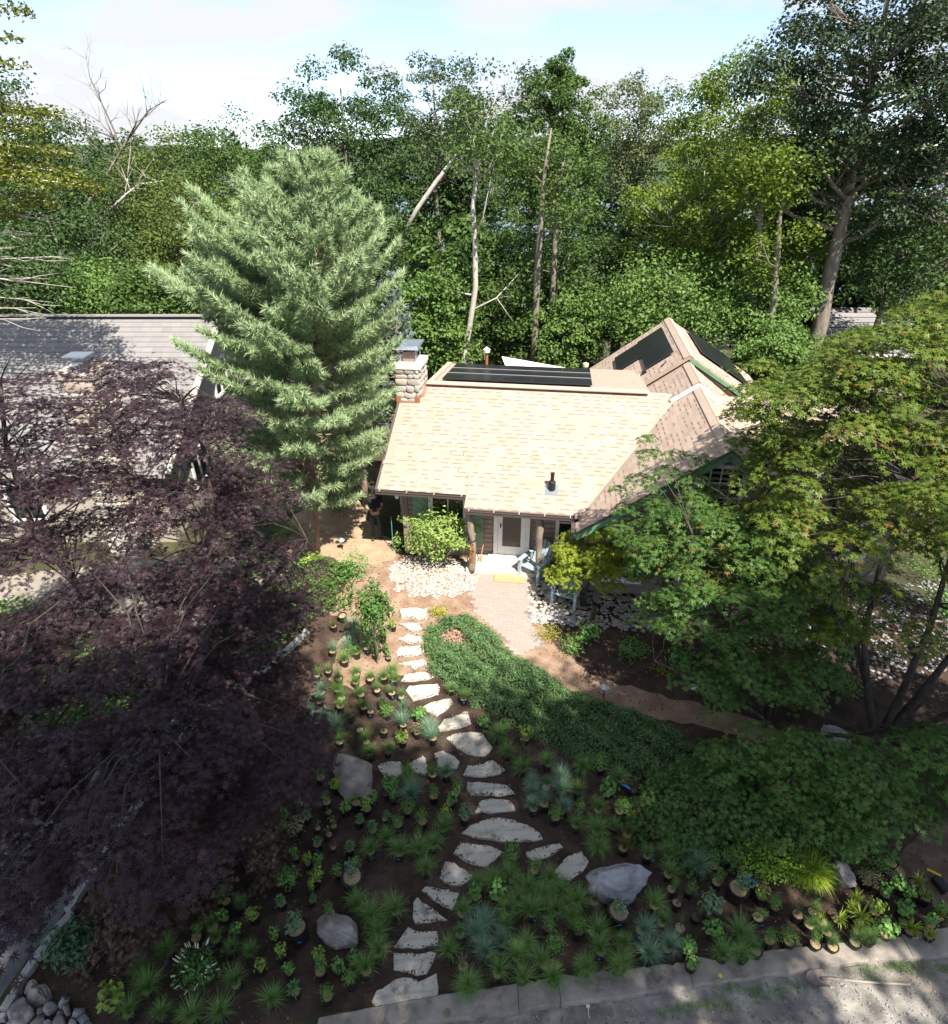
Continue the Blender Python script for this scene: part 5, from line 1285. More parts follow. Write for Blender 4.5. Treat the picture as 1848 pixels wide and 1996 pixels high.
for kd, x, y, wm, opt, lab in PLANTS:
    nm, look, cat = LOOK[kd]
    t = thing(nm, lab, cat, (x, y, 0.004), rgp.uniform(-.5, .5), 'nursery pots set out for planting')
    if 'n' in opt:
        inst('leaves', rgp.choice(PM[kd]), t, (0, 0, 0), (0, 0, rgp.uniform(0, 6.28)), wm / NOMW[kd]); continue
    big = 'L' in opt
    ps = rgp.uniform(.92, 1.12)
    if kd == 'E': ps = 1.3
    if wm < .22 and kd in 'LRV': ps = .72
    small = kd == 'Q'
    tilt = (rgp.gauss(0, .06), rgp.gauss(0, .06), 0)
    inst('pot', potL if big else (potb if small else potm), t, (0, 0, 0), tilt, ps)
    inst('soil', soilL if big else (soilb if small else (soilm if rgp.random() < .75 else soild)), t, (0, 0, 0), tilt, ps)
    zt = (.262 if big else (.105 if small else .158)) * ps
    if kd != 'E':
        s_ = .90 * wm / (.36 if kd == 'G' and wm < .38 else NOMW[kd])
        off = (rgp.gauss(0, .012) - tilt[1] * -.1, rgp.gauss(0, .012))
        inst('leaves' if kd not in 'GBYTD' else 'grass_blades', rgp.choice(PM['Gu' if kd == 'G' and wm < .38 else kd]), t, (off[0], off[1], zt), (rgp.gauss(0, .10), rgp.gauss(0, .10), rgp.uniform(0, 6.28)), (s_ * rgp.uniform(.9, 1.1), s_ * rgp.uniform(.9, 1.1), min(max(s_, .75), 1.25) * rgp.uniform(.9, 1.1)))
    if any(c in opt for c in 'tyw'):
        c = 'ytag' if 'y' in opt else ('wtag' if 'w' in opt else 'bluetag')
        a = rgp.uniform(-.6, .6); rr = (.168 if big else .10) * ps
        inst('plant_tag', tagm[c], t, (rr * math.sin(a), -rr * math.cos(a), (.26 if big else .165) * ps), (rgp.uniform(.1, .5), rgp.uniform(-.3, .3), a), 1.15)

# overturned pots
def fallen_pot(D, lab, rot, tagc, s=1.0):
    p = gz(D[0], D[1], .09); t = thing('fallen_pot', lab, 'pot', (p[0], p[1], .085 * s), 0, 'overturned nursery pots')
    e = inst('pot', potm, t, (0, 0, 0), rot, s)
    if tagc: inst('plant_tag', tagm[tagc], t, (0, -.03, .095 * s), (1.2, .2, .8), 1.5)
    return t
fallen_pot((1225, 1539), 'overturned black pot with a blue label among the shrubs by the juniper', (1.35, 0, .9), 'bluetag', 1.1)
fallen_pot((1822, 1710), 'overturned black pot lying on bare soil with a yellow label', (1.9, 0, .5), 'ytag', 1.35)
fallen_pot((1467, 1722), 'overturned grey black pot with bright blue label beside the hakone grass', (1.4, 0, -.7), 'bluetag', 1.2)
fallen_pot((572, 1715), 'tipped black pot with blue label at the edge of the brown laceleaf maple', (1.1, 0, .2), 'bluetag', 1.0)

# ---- larger shrubs planted in the ground
LM['W'] = leafmat('clethra_leaf', [(0.05, 0.12, 0.03), (0.09, 0.19, 0.045), (0.06, 0.15, 0.035), (0.12, 0.22, 0.06)], .25, .45)
LM['rhodo'] = leafmat('rhododendron_leaf', [(0.17, 0.28, 0.06), (0.27, 0.38, 0.10), (0.21, 0.33, 0.075), (0.36, 0.43, 0.14)], .25, .4)
LM['dkrhodo'] = leafmat('dark_rhododendron_leaf', [(0.05, 0.12, 0.06), (0.08, 0.17, 0.09), (0.06, 0.14, 0.07), (0.11, 0.20, 0.11)], .2, .4)
LM['hak'] = leafmat('hakone_leaf', [(0.22, 0.36, 0.03), (0.34, 0.48, 0.05), (0.26, 0.40, 0.04), (0.42, 0.50, 0.08)], .4, .5)
LM['yel'] = leafmat('yellow_flower_leaf', [(0.16, 0.24, 0.03), (0.55, 0.48, 0.03), (0.2, 0.27, 0.04), (0.62, 0.55, 0.04)], .3, .5)
LM['young'] = leafmat('hornbeam_leaf', [(0.05, 0.13, 0.025), (0.09, 0.19, 0.04), (0.065, 0.155, 0.03), (0.12, 0.23, 0.05)], .3, .5)
LM['spirea'] = leafmat('spirea_leaf', [(0.16, 0.30, 0.03), (0.26, 0.42, 0.05), (0.20, 0.36, 0.04), (0.34, 0.46, 0.07)], .35, .5)
def shrub(name, label, D, zc, kind, n, rx, h, lsz, lw=1.0, fill=.3, stemh=0.0, seed=1, sy=1.0, cat='shrub', upb=.5):
    p = gz(D[0], D[1], zc)
    t = thing(name, label, cat, (p[0], p[1], 0))
    o = inst('leaves', bush_mesh(kind, seed, n, rx, h, lsz, stemh, 14, lw, fill, upb), t); o.scale = (1, sy, 1)
    if stemh > .1:
        rg = random.Random(seed); mb = MB()
        for k in range(6):
            a = rg.uniform(0, 6.28); mb.tube([(rg.gauss(0, .03), rg.gauss(0, .03), 0), (.25 * rx * math.cos(a), .25 * rx * math.sin(a), stemh * .8), (.6 * rx * math.cos(a), .6 * rx * math.sin(a), stemh + h * .45)], [.02, .016, .008], 6)
        mb.build('stem', M['log'], t)
    return t
wq = shrub('flowering_shrub', 'dark green shrub with white flower spikes in the lower bed', ((200 + 1180 / 3.696) * .7392, (2300 + 920 / 3.696) * .7392), .35, 'W', 560, .30, .60, (.05, .085), .85, .2, .02, 3)
M['wfl'] = mat('white_flower', (0.55, 0.53, 0.40), 0.8); rgn = np.random.default_rng(4)
for k in range(30):
    a = rgn.uniform(0, 6.28); e = rgn.uniform(.05, 1.2); d = np.array([math.cos(a) * math.cos(e), math.sin(a) * math.cos(e), math.sin(e)])
    b0 = np.array([0, 0, .32]) + d * np.array([.30, .30, .30]); MB().tube([b0, b0 + d * .03 + np.array([0, 0, .015]), b0 + d * .07 + np.array([0, 0, .03])], [.008, .010, .004], 6).build('flower_spike', M['wfl'], wq)

shrub('rhododendron', 'rounded light green rhododendron in front of the shuttered window', (857, 1050), .85, 'rhodo', 3600, 1.02, 1.35, (.08, .13), .75, .25, .42, 8, .8)
shrub('rhododendron', 'dark green rhododendron beside the pale edging slabs', (140, 1838), .3, 'dkrhodo', 420, .36, .55, (.09, .14), .7, .2, .02, 9)
shrub('rhododendron', 'small bright rhododendron at the cottage corner by the green stake', (776, 1052), .3, 'rhodo', 90, .20, .5, (.09, .14), .75, .3, .05, 10)
hk = gz(1560, 1680, .25)
hkt = thing('hakone_grass', 'arching bright yellow green hakone grass at the edge of the sunlight', 'grass clump', (hk[0] + .18, hk[1] - .05, 0))
LMh = LM['G']; LM['HK'] = LM['hak']
inst('grass_blades', grass_mesh('HK', 5, 900, (.3, .62), 1.2, 1.25, .0055), hkt)
shrub('spirea', 'spreading sunlit spirea with bright small leaves beside the hakone grass', (1500, 1655), .4, 'spirea', 2600, .62, .62, (.03, .055), .8, .3, .0, 12, .9)
shrub('spirea', 'second spirea with yellow green leaves in front of the laceleaf mound', (1440, 1620), .35, 'spirea', 1100, .36, .5, (.03, .05), .8, .3, .0, 13)
shrub('flower_clump', 'compact clump of yellow flowers beside the broad sunlit stepping stone', (855, 1190), .15, 'yel', 420, .27, .30, (.025, .045), 1.2, .4, .0, 14, .7, 'flowers')
shrub('flower_clump', 'open yellow flowered clump beside the grey river stones', (1066, 1232), .2, 'yel', 420, .36, .42, (.022, .04), 1.1, .3, .0, 15, .9, 'flowers')
shrub('flower_clump', 'low yellow flower patch in the shade of the green maple beyond the path', (1300, 1302), .12, 'yel', 260, .5, .22, (.022, .04), 1.1, .4, .0, 16, .5, 'flowers')
shrub('leafy_shrub', 'rounded grey green shrub beside the open yellow flowered clump', (1115, 1255), .25, 'S', 420, .33, .45, (.03, .055), 1, .3, .0, 17)
shrub('leafy_shrub', 'green shrub behind the yellow flowers next to the brown post', (1150, 1230), .25, 'L', 200, .30, .45, (.06, .1), 1, .3, .0, 18)
shrub('leafy_shrub', 'loose green shrub with tall shoots beside the staked young tree', (690, 1098), .5, 'L', 420, .5, .95, (.05, .09), .9, .3, .0, 19)
for q, (dx_, dy_, kd_, n_, rx_, h_, lb_) in enumerate([(1235, 1262, 'S', 500, .42, .5, 'small leaved shrub under the green maple beyond the soil path'), (1330, 1275, 'L', 240, .4, .45, 'broad leaved shrub under the green maple beyond the soil path'), (1420, 1310, 'S', 500, .45, .5, 'shaded shrub behind the leaning green maple stems'), (1560, 1345, 'L', 240, .42, .45, 'broad leaved shrub between the two groups of maple stems'), (1225, 1300, 'Y', 0, .3, .4, ''), (1640, 1330, 'S', 450, .45, .5, 'shaded shrub between the maple stems and the pale gravel'), (560, 1030, 'S', 600, .5, .5, 'low green shrub on the slope between the pine and the grey house'), (1800, 1110, 'S', 700, .8, .9, 'green shrub at the garden edge beyond the tall green maple'), (1850, 1180, 'L', 400, .7, .6, 'broad leaved shrub beside the pale gravel behind the maple'), (515, 1050, 'dkrhodo', 260, .42, .6, 'dark leaved shrub by the gable end of the grey house'), (660, 985, 'S', 700, .6, .7, 'green shrub on the slope behind the pine trunk'), (470, 985, 'L', 400, .6, .8, 'leafy shrub against the gable wall of the grey house')]):
    if lb_: shrub('leafy_shrub', lb_, (dx_, dy_), .25, kd_, n_, rx_, h_, (.04, .07) if kd_ == 'S' else (.07, .12), 1, .3, .0, 40 + q)
shrub('leafy_shrub', 'bright groundcover shrub at the foot of the pine trunk', (600, 1082), .15, 'V', 260, .5, .25, (.06, .1), 1, .4, .0, 20)
# staked young tree with a narrow crown
yp = gz(737, 1294, 0)
yt = thing('young_tree', 'young tree with narrow dark crown and bare thin trunk beside the path', 'tree', (yp[0], yp[1], 0))
inst('crown', bush_mesh('young', 33, 1500, .42, 1.5, (.06, .10), .85, 16, 1.0, .25), yt)
MB().tube([(0, 0, 0), (.01, 0, .5), (-.02, 0, 1.0), (0, 0, 1.9)], [.03, .024, .02, .01], 8).build('trunk', M['log'], yt)

# ---- creeping juniper bed
LM['jun'] = leafmat('juniper_sprays', [(0.075, 0.155, 0.055), (0.13, 0.23, 0.088), (0.10, 0.19, 0.07), (0.20, 0.30, 0.125)], .25, .6)
JUN = [(770,290),(800,258),(860,230),(930,216),(1000,213),(1060,232),(1110,290),(1160,350),(1200,400),(1300,440),(1380,495),(1450,540),(1560,592),(1700,645),(1848,700),(2000,770),(2200,850),(2400,930),(2480,1020),(2400,1100),(2200,1110),(2000,1060),(1848,1030),(1700,985),(1600,965),(1500,925),(1400,855),(1300,805),(1200,742),(1080,692),(1000,642),(920,582),(870,540),(800,500),(775,410),(762,340)]
JP = np.array([gz(*q, .15)[:2] for q in zoomP(JUN)])
HOLE = [tuple(gz(*q, .15)[:2]) for q in zoomP([(850,318),(895,288),(960,298),(975,330),(930,352),(870,360)])]
rgn = np.random.default_rng(17)
lo, hi = JP.min(0), JP.max(0)
cand = rgn.uniform(lo, hi, (26000, 2))
jpl = [tuple(q) for q in JP]
keep = np.array([inpoly(x, y, jpl) and not inpoly(x, y, HOLE) for x, y in cand])
cp_ = cand[keep]
def hnoise(P): return .10 * np.sin(P[:, 0] * 5.1 + 1) * np.sin(P[:, 1] * 4.3) + .06 * np.sin(P[:, 0] * 11 + P[:, 1] * 9) + .03 * np.sin(P[:, 0] * 23) * np.sin(P[:, 1] * 27)
def edged(P):
    a = np.roll(JP, -1, 0) - JP; d = np.full(len(P), 9.0)
    for i in range(len(JP)):
        t = np.clip(((P - JP[i]) @ a[i]) / (a[i] @ a[i]), 0, 1); d = np.minimum(d, np.linalg.norm(P - JP[i] - t[:, None] * a[i], axis=1))
    return d
ed_ = edged(cp_)
ed_ = ed_ + .09 * np.sin(cp_[:, 0] * 9) * np.sin(cp_[:, 1] * 8 + 1) + .06 * np.sin(cp_[:, 0] * 21 + cp_[:, 1] * 17)
cp_ = cp_[ed_ > .02]; ed_ = ed_[ed_ > .02]
hz_ = (.20 + 1.25 * hnoise(cp_)) * np.clip(ed_ / .25, .15, 1)
mbj = MB()
n = len(cp_)
for rep in range(5):
    P = np.c_[cp_ + rgn.normal(0, .03, cp_.shape), hz_ * rgn.uniform(.55, 1.05, n)]
    nr_ = np.c_[rgn.normal(0, .6, (n, 2)), rgn.uniform(.25, 1.1, n)]
    X, Y, Z = frames(nr_, rgn)
    put(mbj, P, X, Y, Z, [(0, 0, 0), (.16, .45, .05), (0, 1, .12), (-.16, .45, .05)], [(0, 1, 2, 3)], rgn.uniform(.05, .095, n), rgn.random(n))
stuff(mbj.build('creeping_juniper', LM['jun']), 'dense dark green creeping juniper spreading between the two paths', 'ground cover')
# dead brown patch in the juniper
mbd = MB(); cd = np.mean(np.array(HOLE), 0); n = 700
P = np.c_[cd + rgn.normal(0, .16, (n, 2)), rgn.uniform(.02, .12, n)]
X, Y, Z = frames(np.c_[rgn.normal(0, .5, (n, 2)), np.ones(n)], rgn); put(mbd, P, X, Y, Z, *LEAF, rgn.uniform(.04, .09, n), rgn.random(n))
LM['dead'] = leafmat('dead_twigs', [(0.26, 0.15, 0.10), (0.40, 0.27, 0.20), (0.32, 0.20, 0.14), (0.46, 0.33, 0.25)], .1, .8)
stuff(mbd.build('dead_twigs', LM['dead']), 'dry brown dead patch inside the juniper', 'dead growth')

# ---- river stones, soil crumbs, leaf litter
def pebbles(name, poly, n, smin, smax, cols, seed, lab, z=.01):
    rg_ = np.random.default_rng(seed); PW = np.array(poly); lo, hi = PW.min(0), PW.max(0); mb = MB(); k = 0
    V0 = np.array([(1, 0, 0), (-1, 0, 0), (0, 1, 0), (0, -1, 0), (0, 0, 1), (0, 0, -1), (.62, .62, .5), (-.62, .62, .5), (.62, -.62, .5), (-.62, -.62, .5)], float)
    F0 = np.array([(0, 6, 8), (2, 7, 6), (1, 9, 7), (3, 8, 9), (4, 8, 6), (4, 6, 7), (4, 7, 9), (4, 9, 8), (0, 2, 6), (2, 1, 7), (1, 3, 9), (3, 0, 8)])
    c_ = rg_.uniform(lo, hi, (n * 3, 2)); c_ = c_[[inpoly(x, y, poly) for x, y in c_]][:n]
    for x, y in c_:
        s_ = rg_.uniform(smin, smax); a = rg_.uniform(0, 6.28); q = V0 * np.array([s_ * rg_.uniform(.8, 1.5), s_, s_ * .55]) * (1 + rg_.normal(0, .1, V0.shape))
        ca_, sa_ = math.cos(a), math.sin(a); q = np.c_[q[:, 0] * ca_ - q[:, 1] * sa_, q[:, 0] * sa_ + q[:, 1] * ca_, q[:, 2]] + np.array([x, y, z + s_ * .25]); mb.add(q, F0, rg_.random())
    return stuff(mb.build(name, mat(name, cols[0], .85, rndcols=cols, bump=.2, bscale=60)), lab, 'stones')
RB = jitter_poly(ground_poly([(768, 1095), (800, 1085), (930, 1095), (940, 1115), (925, 1145), (890, 1160), (830, 1165), (775, 1155), (760, 1125)]), .12, .07, 5)
pebbles('river_stones', RB, 2600, .016, .05, [(0.36, 0.30, 0.265), (0.47, 0.42, 0.37), (0.33, 0.25, 0.22), (0.52, 0.48, 0.43), (0.27, 0.25, 0.245)], 3, 'pale river stones under the rhododendron')
RB2 = ground_poly([(1040, 1110), (1130, 1110), (1300, 1150), (1560, 1180), (1600, 1260), (1300, 1235), (1150, 1225), (1040, 1215), (1025, 1170)])
pebbles('river_stones', RB2, 2600, .02, .075, [(0.30, 0.25, 0.20), (0.42, 0.37, 0.31), (0.26, 0.25, 0.25), (0.50, 0.46, 0.41), (0.33, 0.26, 0.20)], 4, 'mixed river stones below the small maple near the terrace')
pebbles('grey_stones', ground_poly([(1030, 1190), (1100, 1195), (1150, 1205), (1120, 1222), (1035, 1215)]), 90, .035, .075, [(0.25, 0.25, 0.26), (0.36, 0.36, 0.37), (0.30, 0.29, 0.29)], 5, 'larger grey stones lining the edge of the terrace', .02)
pebbles('pale_gravel', ground_poly([(1620, 1150), (1848, 1130), (1900, 1300), (1700, 1330), (1600, 1260)]), 900, .02, .05, [(0.22, 0.22, 0.23), (0.32, 0.32, 0.32), (0.18, 0.18, 0.19)], 6, 'pale gravel seen between the green maple stems')
BEDP = [tuple(gz(x, y)[:2]) for x, y in bed]
pebbles('soil_crumbs', BEDP, 6500, .006, .022, [(0.05, 0.034, 0.026), (0.11, 0.075, 0.055), (0.035, 0.024, 0.018), (0.16, 0.115, 0.085)], 7, 'crumbs of dark mulch over the planting bed')
mbc = MB(); rgc = np.random.default_rng(23)                # soil crumbs washed over the edges of the stones
V0 = np.array([(1, 0, 0), (-1, 0, 0), (0, 1, 0), (0, -1, 0), (0, 0, .8), (.4, .4, -.5)], float); F0 = np.array([(0, 2, 4), (2, 1, 4), (1, 3, 4), (3, 0, 4), (0, 5, 2)])
for W in STONE_POLY:
    W = np.array(W); k = len(W)
    for i in range(k):
        a_, b_ = W[i], W[(i + 1) % k]; L_ = np.linalg.norm(b_ - a_); cW = W.mean(0)
        if rgc.random() < .15: continue
        for q in range(int(L_ * 75)):
            t_ = rgc.random(); p_ = a_ + (b_ - a_) * t_; inw = (cW - p_) / np.linalg.norm(cW - p_); dq = abs(rgc.normal(0, .03)) * (1 if rgc.random() < .5 else -1); p_ = p_ + inw * dq
            s_ = rgc.uniform(.006, .02); mbc.add(V0 * s_ * rgc.uniform(.7, 1.3, (6, 1)) + np.array([p_[0], p_[1], .040 if dq > 0 else .014]), F0, rgc.random())
stuff(mbc.build('soil_rim', mat('soil_rim', (0.05, 0.034, 0.026), .95, rndcols=[(0.05, 0.034, 0.026), (0.10, 0.07, 0.05), (0.07, 0.048, 0.036), (0.14, 0.10, 0.07)])), 'crumbs of dark soil along the edges of the stepping stones', 'soil')
DRV = [(-2.4, 2.6), (-1.0, 4.2), (3.6, 4.75), (7.0, 5.0), (12, 5.7), (12, 2.6)]
pebbles('gravel', DRV, 5200, .005, .018, [(0.10, 0.10, 0.105), (0.20, 0.195, 0.19), (0.30, 0.285, 0.26), (0.07, 0.07, 0.072)], 8, 'loose grey gravel on the driveway below the curb')
def litter(name, poly, n, s, cols, seed, lab):
    rg_ = np.random.default_rng(seed); PW = np.array(poly); c_ = rg_.uniform(PW.min(0), PW.max(0), (n * 3, 2)); c_ = c_[[inpoly(x, y, poly) for x, y in c_]][:n]
    mb = MB(); X, Y, Z = frames(np.c_[rg_.normal(0, .3, (len(c_), 2)), np.ones(len(c_))], rg_)
    put(mb, np.c_[c_, rg_.uniform(.012, .03, len(c_))], X, Y, Z, *LEAFC, rg_.uniform(s[0], s[1], len(c_)), rg_.random(len(c_)))
    return stuff(mb.build(name, leafmat(name, cols, .05, .9)), lab, 'leaf litter')
litter('leaf_litter', BEDP, 1500, (.015, .045), [(0.20, 0.13, 0.08), (0.34, 0.25, 0.16), (0.12, 0.08, 0.05), (0.45, 0.38, 0.28)], 5, 'bits of dry leaf and bark on the dark soil')
litter('leaf_litter', DRV, 500, (.015, .04), [(0.20, 0.13, 0.08), (0.34, 0.25, 0.16), (0.14, 0.15, 0.06), (0.45, 0.38, 0.28)], 6, 'bits of dry leaf along the driveway')
# weeds along the curb
def tufts(name, pts, kind, lab, s=.35):
    mb = MB(); rg_ = np.random.default_rng(3)
    for D in pts:
        p = gz(D[0], D[1], .02); n = 60; az = rg_.random(n) * 6.28; th = rg_.uniform(.2, 1.3, n); L = rg_.uniform(.03, .10, n)
        b0 = np.c_[p[0] + rg_.normal(0, .09, n), p[1] + rg_.normal(0, .035, n), np.full(n, .008)]
        tip = b0 + np.c_[np.sin(th) * np.cos(az), np.sin(th) * np.sin(az), np.cos(th)] * L[:, None]; sd_ = np.c_[-np.sin(az), np.cos(az), 0 * az] * .005
        V = np.stack([b0 - sd_, b0 + sd_, tip], 1).reshape(-1, 3); mb.add(V, np.arange(n * 3).reshape(-1, 3), np.repeat(rg_.random(n), 3))
    return stuff(mb.build(name, LM[kind]), lab, 'weeds')
tufts('weeds', [(1425, 1926), (1465, 1933), (1480, 1940), (1520, 1930), (1560, 1922), (1690, 1888), (1700, 1905), (1770, 1892), (1795, 1880), (1360, 1960), (1330, 1965), (1390, 1958), (1840, 1888), (1300, 1975), (1730, 1882), (1750, 1879), (1420, 1960)], 'G', 'small green weeds along the foot of the curb')
# ivy ground cover at the left
def cover(name, D, n, h, s, kind, seed, lab):
    poly = ground_poly(D); rg_ = np.random.default_rng(seed); PW = np.array(poly); c_ = rg_.uniform(PW.min(0), PW.max(0), (n * 3, 2)); c_ = c_[[inpoly(x, y, poly) for x, y in c_]][:n]
    m_ = len(c_); mb = MB(); X, Y, Z = frames(np.c_[rg_.normal(0, .5, (m_, 2)), np.ones(m_)], rg_)
    z = h * (.35 + .65 * rg_.random(m_)) * (1 + .4 * np.sin(c_[:, 0] * 4) * np.sin(c_[:, 1] * 3.3))
    put(mb, np.c_[c_, z], X, Y, Z, [(v[0] * 1.3, v[1], v[2]) for v in LEAFC[0]], LEAFC[1], rg_.uniform(s[0], s[1], m_), rg_.random(m_))
    return stuff(mb.build(name, LM[kind]), lab, 'ground cover')
LM['ivy'] = leafmat('ivy_leaf', [(0.045, 0.115, 0.022), (0.085, 0.18, 0.034), (0.06, 0.145, 0.028), (0.13, 0.23, 0.05)], .25, .45)
cover('ivy', [(-300, 1190), (60, 1175), (240, 1230), (330, 1330), (230, 1420), (-300, 1440)], 7000, .22, (.07, .12), 'ivy', 2, 'green ivy carpet under the purple maple by the neighbour yard')
cover('ivy', [(470, 1090), (560, 1080), (690, 1110), (690, 1190), (610, 1210), (560, 1250), (520, 1290), (440, 1290), (420, 1180)], 3600, .2, (.05, .09), 'ivy', 3, 'green leafy ground cover between the pine and the potted bed')
# ================================================================ TREES
M['barkg'] = mat('bark_grey', (0.15, 0.125, 0.10), 0.95, (0.28, 0.245, 0.205), 5, bump=0.9, bscale=14, stretch=(2, 2, .5))
M['barkd'] = mat('bark_dark', (0.045, 0.036, 0.032), 0.95, (0.10, 0.082, 0.072), 6, bump=0.8, bscale=16, stretch=(2, 2, .5))
M['barkr'] = mat('bark_pine', (0.20, 0.13, 0.10), 0.95, (0.34, 0.25, 0.20), 5, bump=1.0, bscale=12, stretch=(2, 2, .6))
M['deadwood'] = mat('dead_wood', (0.38, 0.34, 0.29), 0.9, (0.52, 0.48, 0.43), 5)
TL = {
 'dark': leafmat('tree_dark', [(0.0337, 0.0697, 0.0202), (0.0584, 0.1102, 0.0315), (0.045, 0.0899, 0.0247), (0.0899, 0.1462, 0.0427)], .25, .5),
 'mid': leafmat('tree_mid', [(0.0505, 0.0989, 0.0224), (0.0899, 0.1573, 0.0337), (0.0675, 0.1259, 0.0281), (0.1349, 0.2023, 0.0505)], .3, .5),
 'olive': leafmat('tree_olive', [(0.0697, 0.1034, 0.0224), (0.118, 0.163, 0.036), (0.0899, 0.1349, 0.0281), (0.1686, 0.2079, 0.0505)], .3, .5),
 'yel': leafmat('tree_yellow_green', [(0.0926, 0.1521, 0.0185), (0.1587, 0.2314, 0.0291), (0.1217, 0.1917, 0.0238), (0.2314, 0.2975, 0.0463)], .35, .5),
 'pale': leafmat('tree_pale', [(0.1125, 0.1466, 0.0538), (0.1613, 0.1955, 0.0782), (0.1368, 0.171, 0.0635), (0.2101, 0.2346, 0.1075)], .35, .5),
 'bright': leafmat('tree_bright', [(0.0931, 0.18, 0.0397), (0.1552, 0.2546, 0.0621), (0.1217, 0.2173, 0.0497), (0.2173, 0.3167, 0.0894)], .35, .5),
 'oak': leafmat('tree_oak', [(0.0254, 0.0489, 0.0195), (0.045, 0.0782, 0.0313), (0.0343, 0.0626, 0.0244), (0.0733, 0.1125, 0.0538)], .2, .4, spec=.4),
 'grey': leafmat('tree_grey', [(0.0587, 0.0928, 0.0371), (0.0928, 0.1319, 0.0538), (0.0733, 0.1095, 0.0439), (0.1319, 0.171, 0.0782)], .3, .5),
 'blue': leafmat('tree_blue_spruce', [(0.16, 0.22, 0.20), (0.26, 0.33, 0.31), (0.20, 0.27, 0.25), (0.34, 0.40, 0.38)], .15, .5),
 'cedar': leafmat('tree_cedar', [(0.085, 0.115, 0.016), (0.145, 0.175, 0.022), (0.11, 0.145, 0.018), (0.20, 0.205, 0.03)], .3, .5),
 'pine': leafmat('pine_needles', [(0.275, 0.3795, 0.187), (0.396, 0.5005, 0.275), (0.33, 0.44, 0.231), (0.495, 0.583, 0.363)], .35, .5),
 'purple': leafmat('purple_maple', [(0.025, 0.014, 0.020), (0.047, 0.026, 0.036), (0.036, 0.018, 0.024), (0.074, 0.040, 0.050)], .25, .5, spec=.3),
 'brownm': leafmat('brown_laceleaf', [(0.075, 0.050, 0.036), (0.125, 0.085, 0.060), (0.095, 0.068, 0.042), (0.155, 0.125, 0.075)], .2, .45),
 'gmaple': leafmat('green_maple', [(0.046, 0.1092, 0.023), (0.0805, 0.1667, 0.0345), (0.0633, 0.138, 0.0287), (0.0978, 0.184, 0.0391), (0.0575, 0.1265, 0.0253), (0.1265, 0.2127, 0.0483), (0.069, 0.1437, 0.0299), (0.0862, 0.161, 0.0345), (0.23, 0.0978, 0.0287)], .35, .45),
 'rmaple': leafmat('green_red_maple', [(0.075, 0.130, 0.018), (0.120, 0.185, 0.028), (0.165, 0.205, 0.032), (0.095, 0.155, 0.022), (0.075, 0.130, 0.018), (0.120, 0.185, 0.028), (0.165, 0.205, 0.032), (0.26, 0.11, 0.03)], .35, .45),
 'lace': leafmat('green_laceleaf', [(0.055, 0.125, 0.030), (0.090, 0.180, 0.045), (0.070, 0.150, 0.036), (0.120, 0.215, 0.055)], .3, .5),
 'ymaple': leafmat('sunlit_small_maple', [(0.21, 0.285, 0.028), (0.30, 0.37, 0.042), (0.25, 0.32, 0.034), (0.38, 0.42, 0.065)], .45, .5),
}
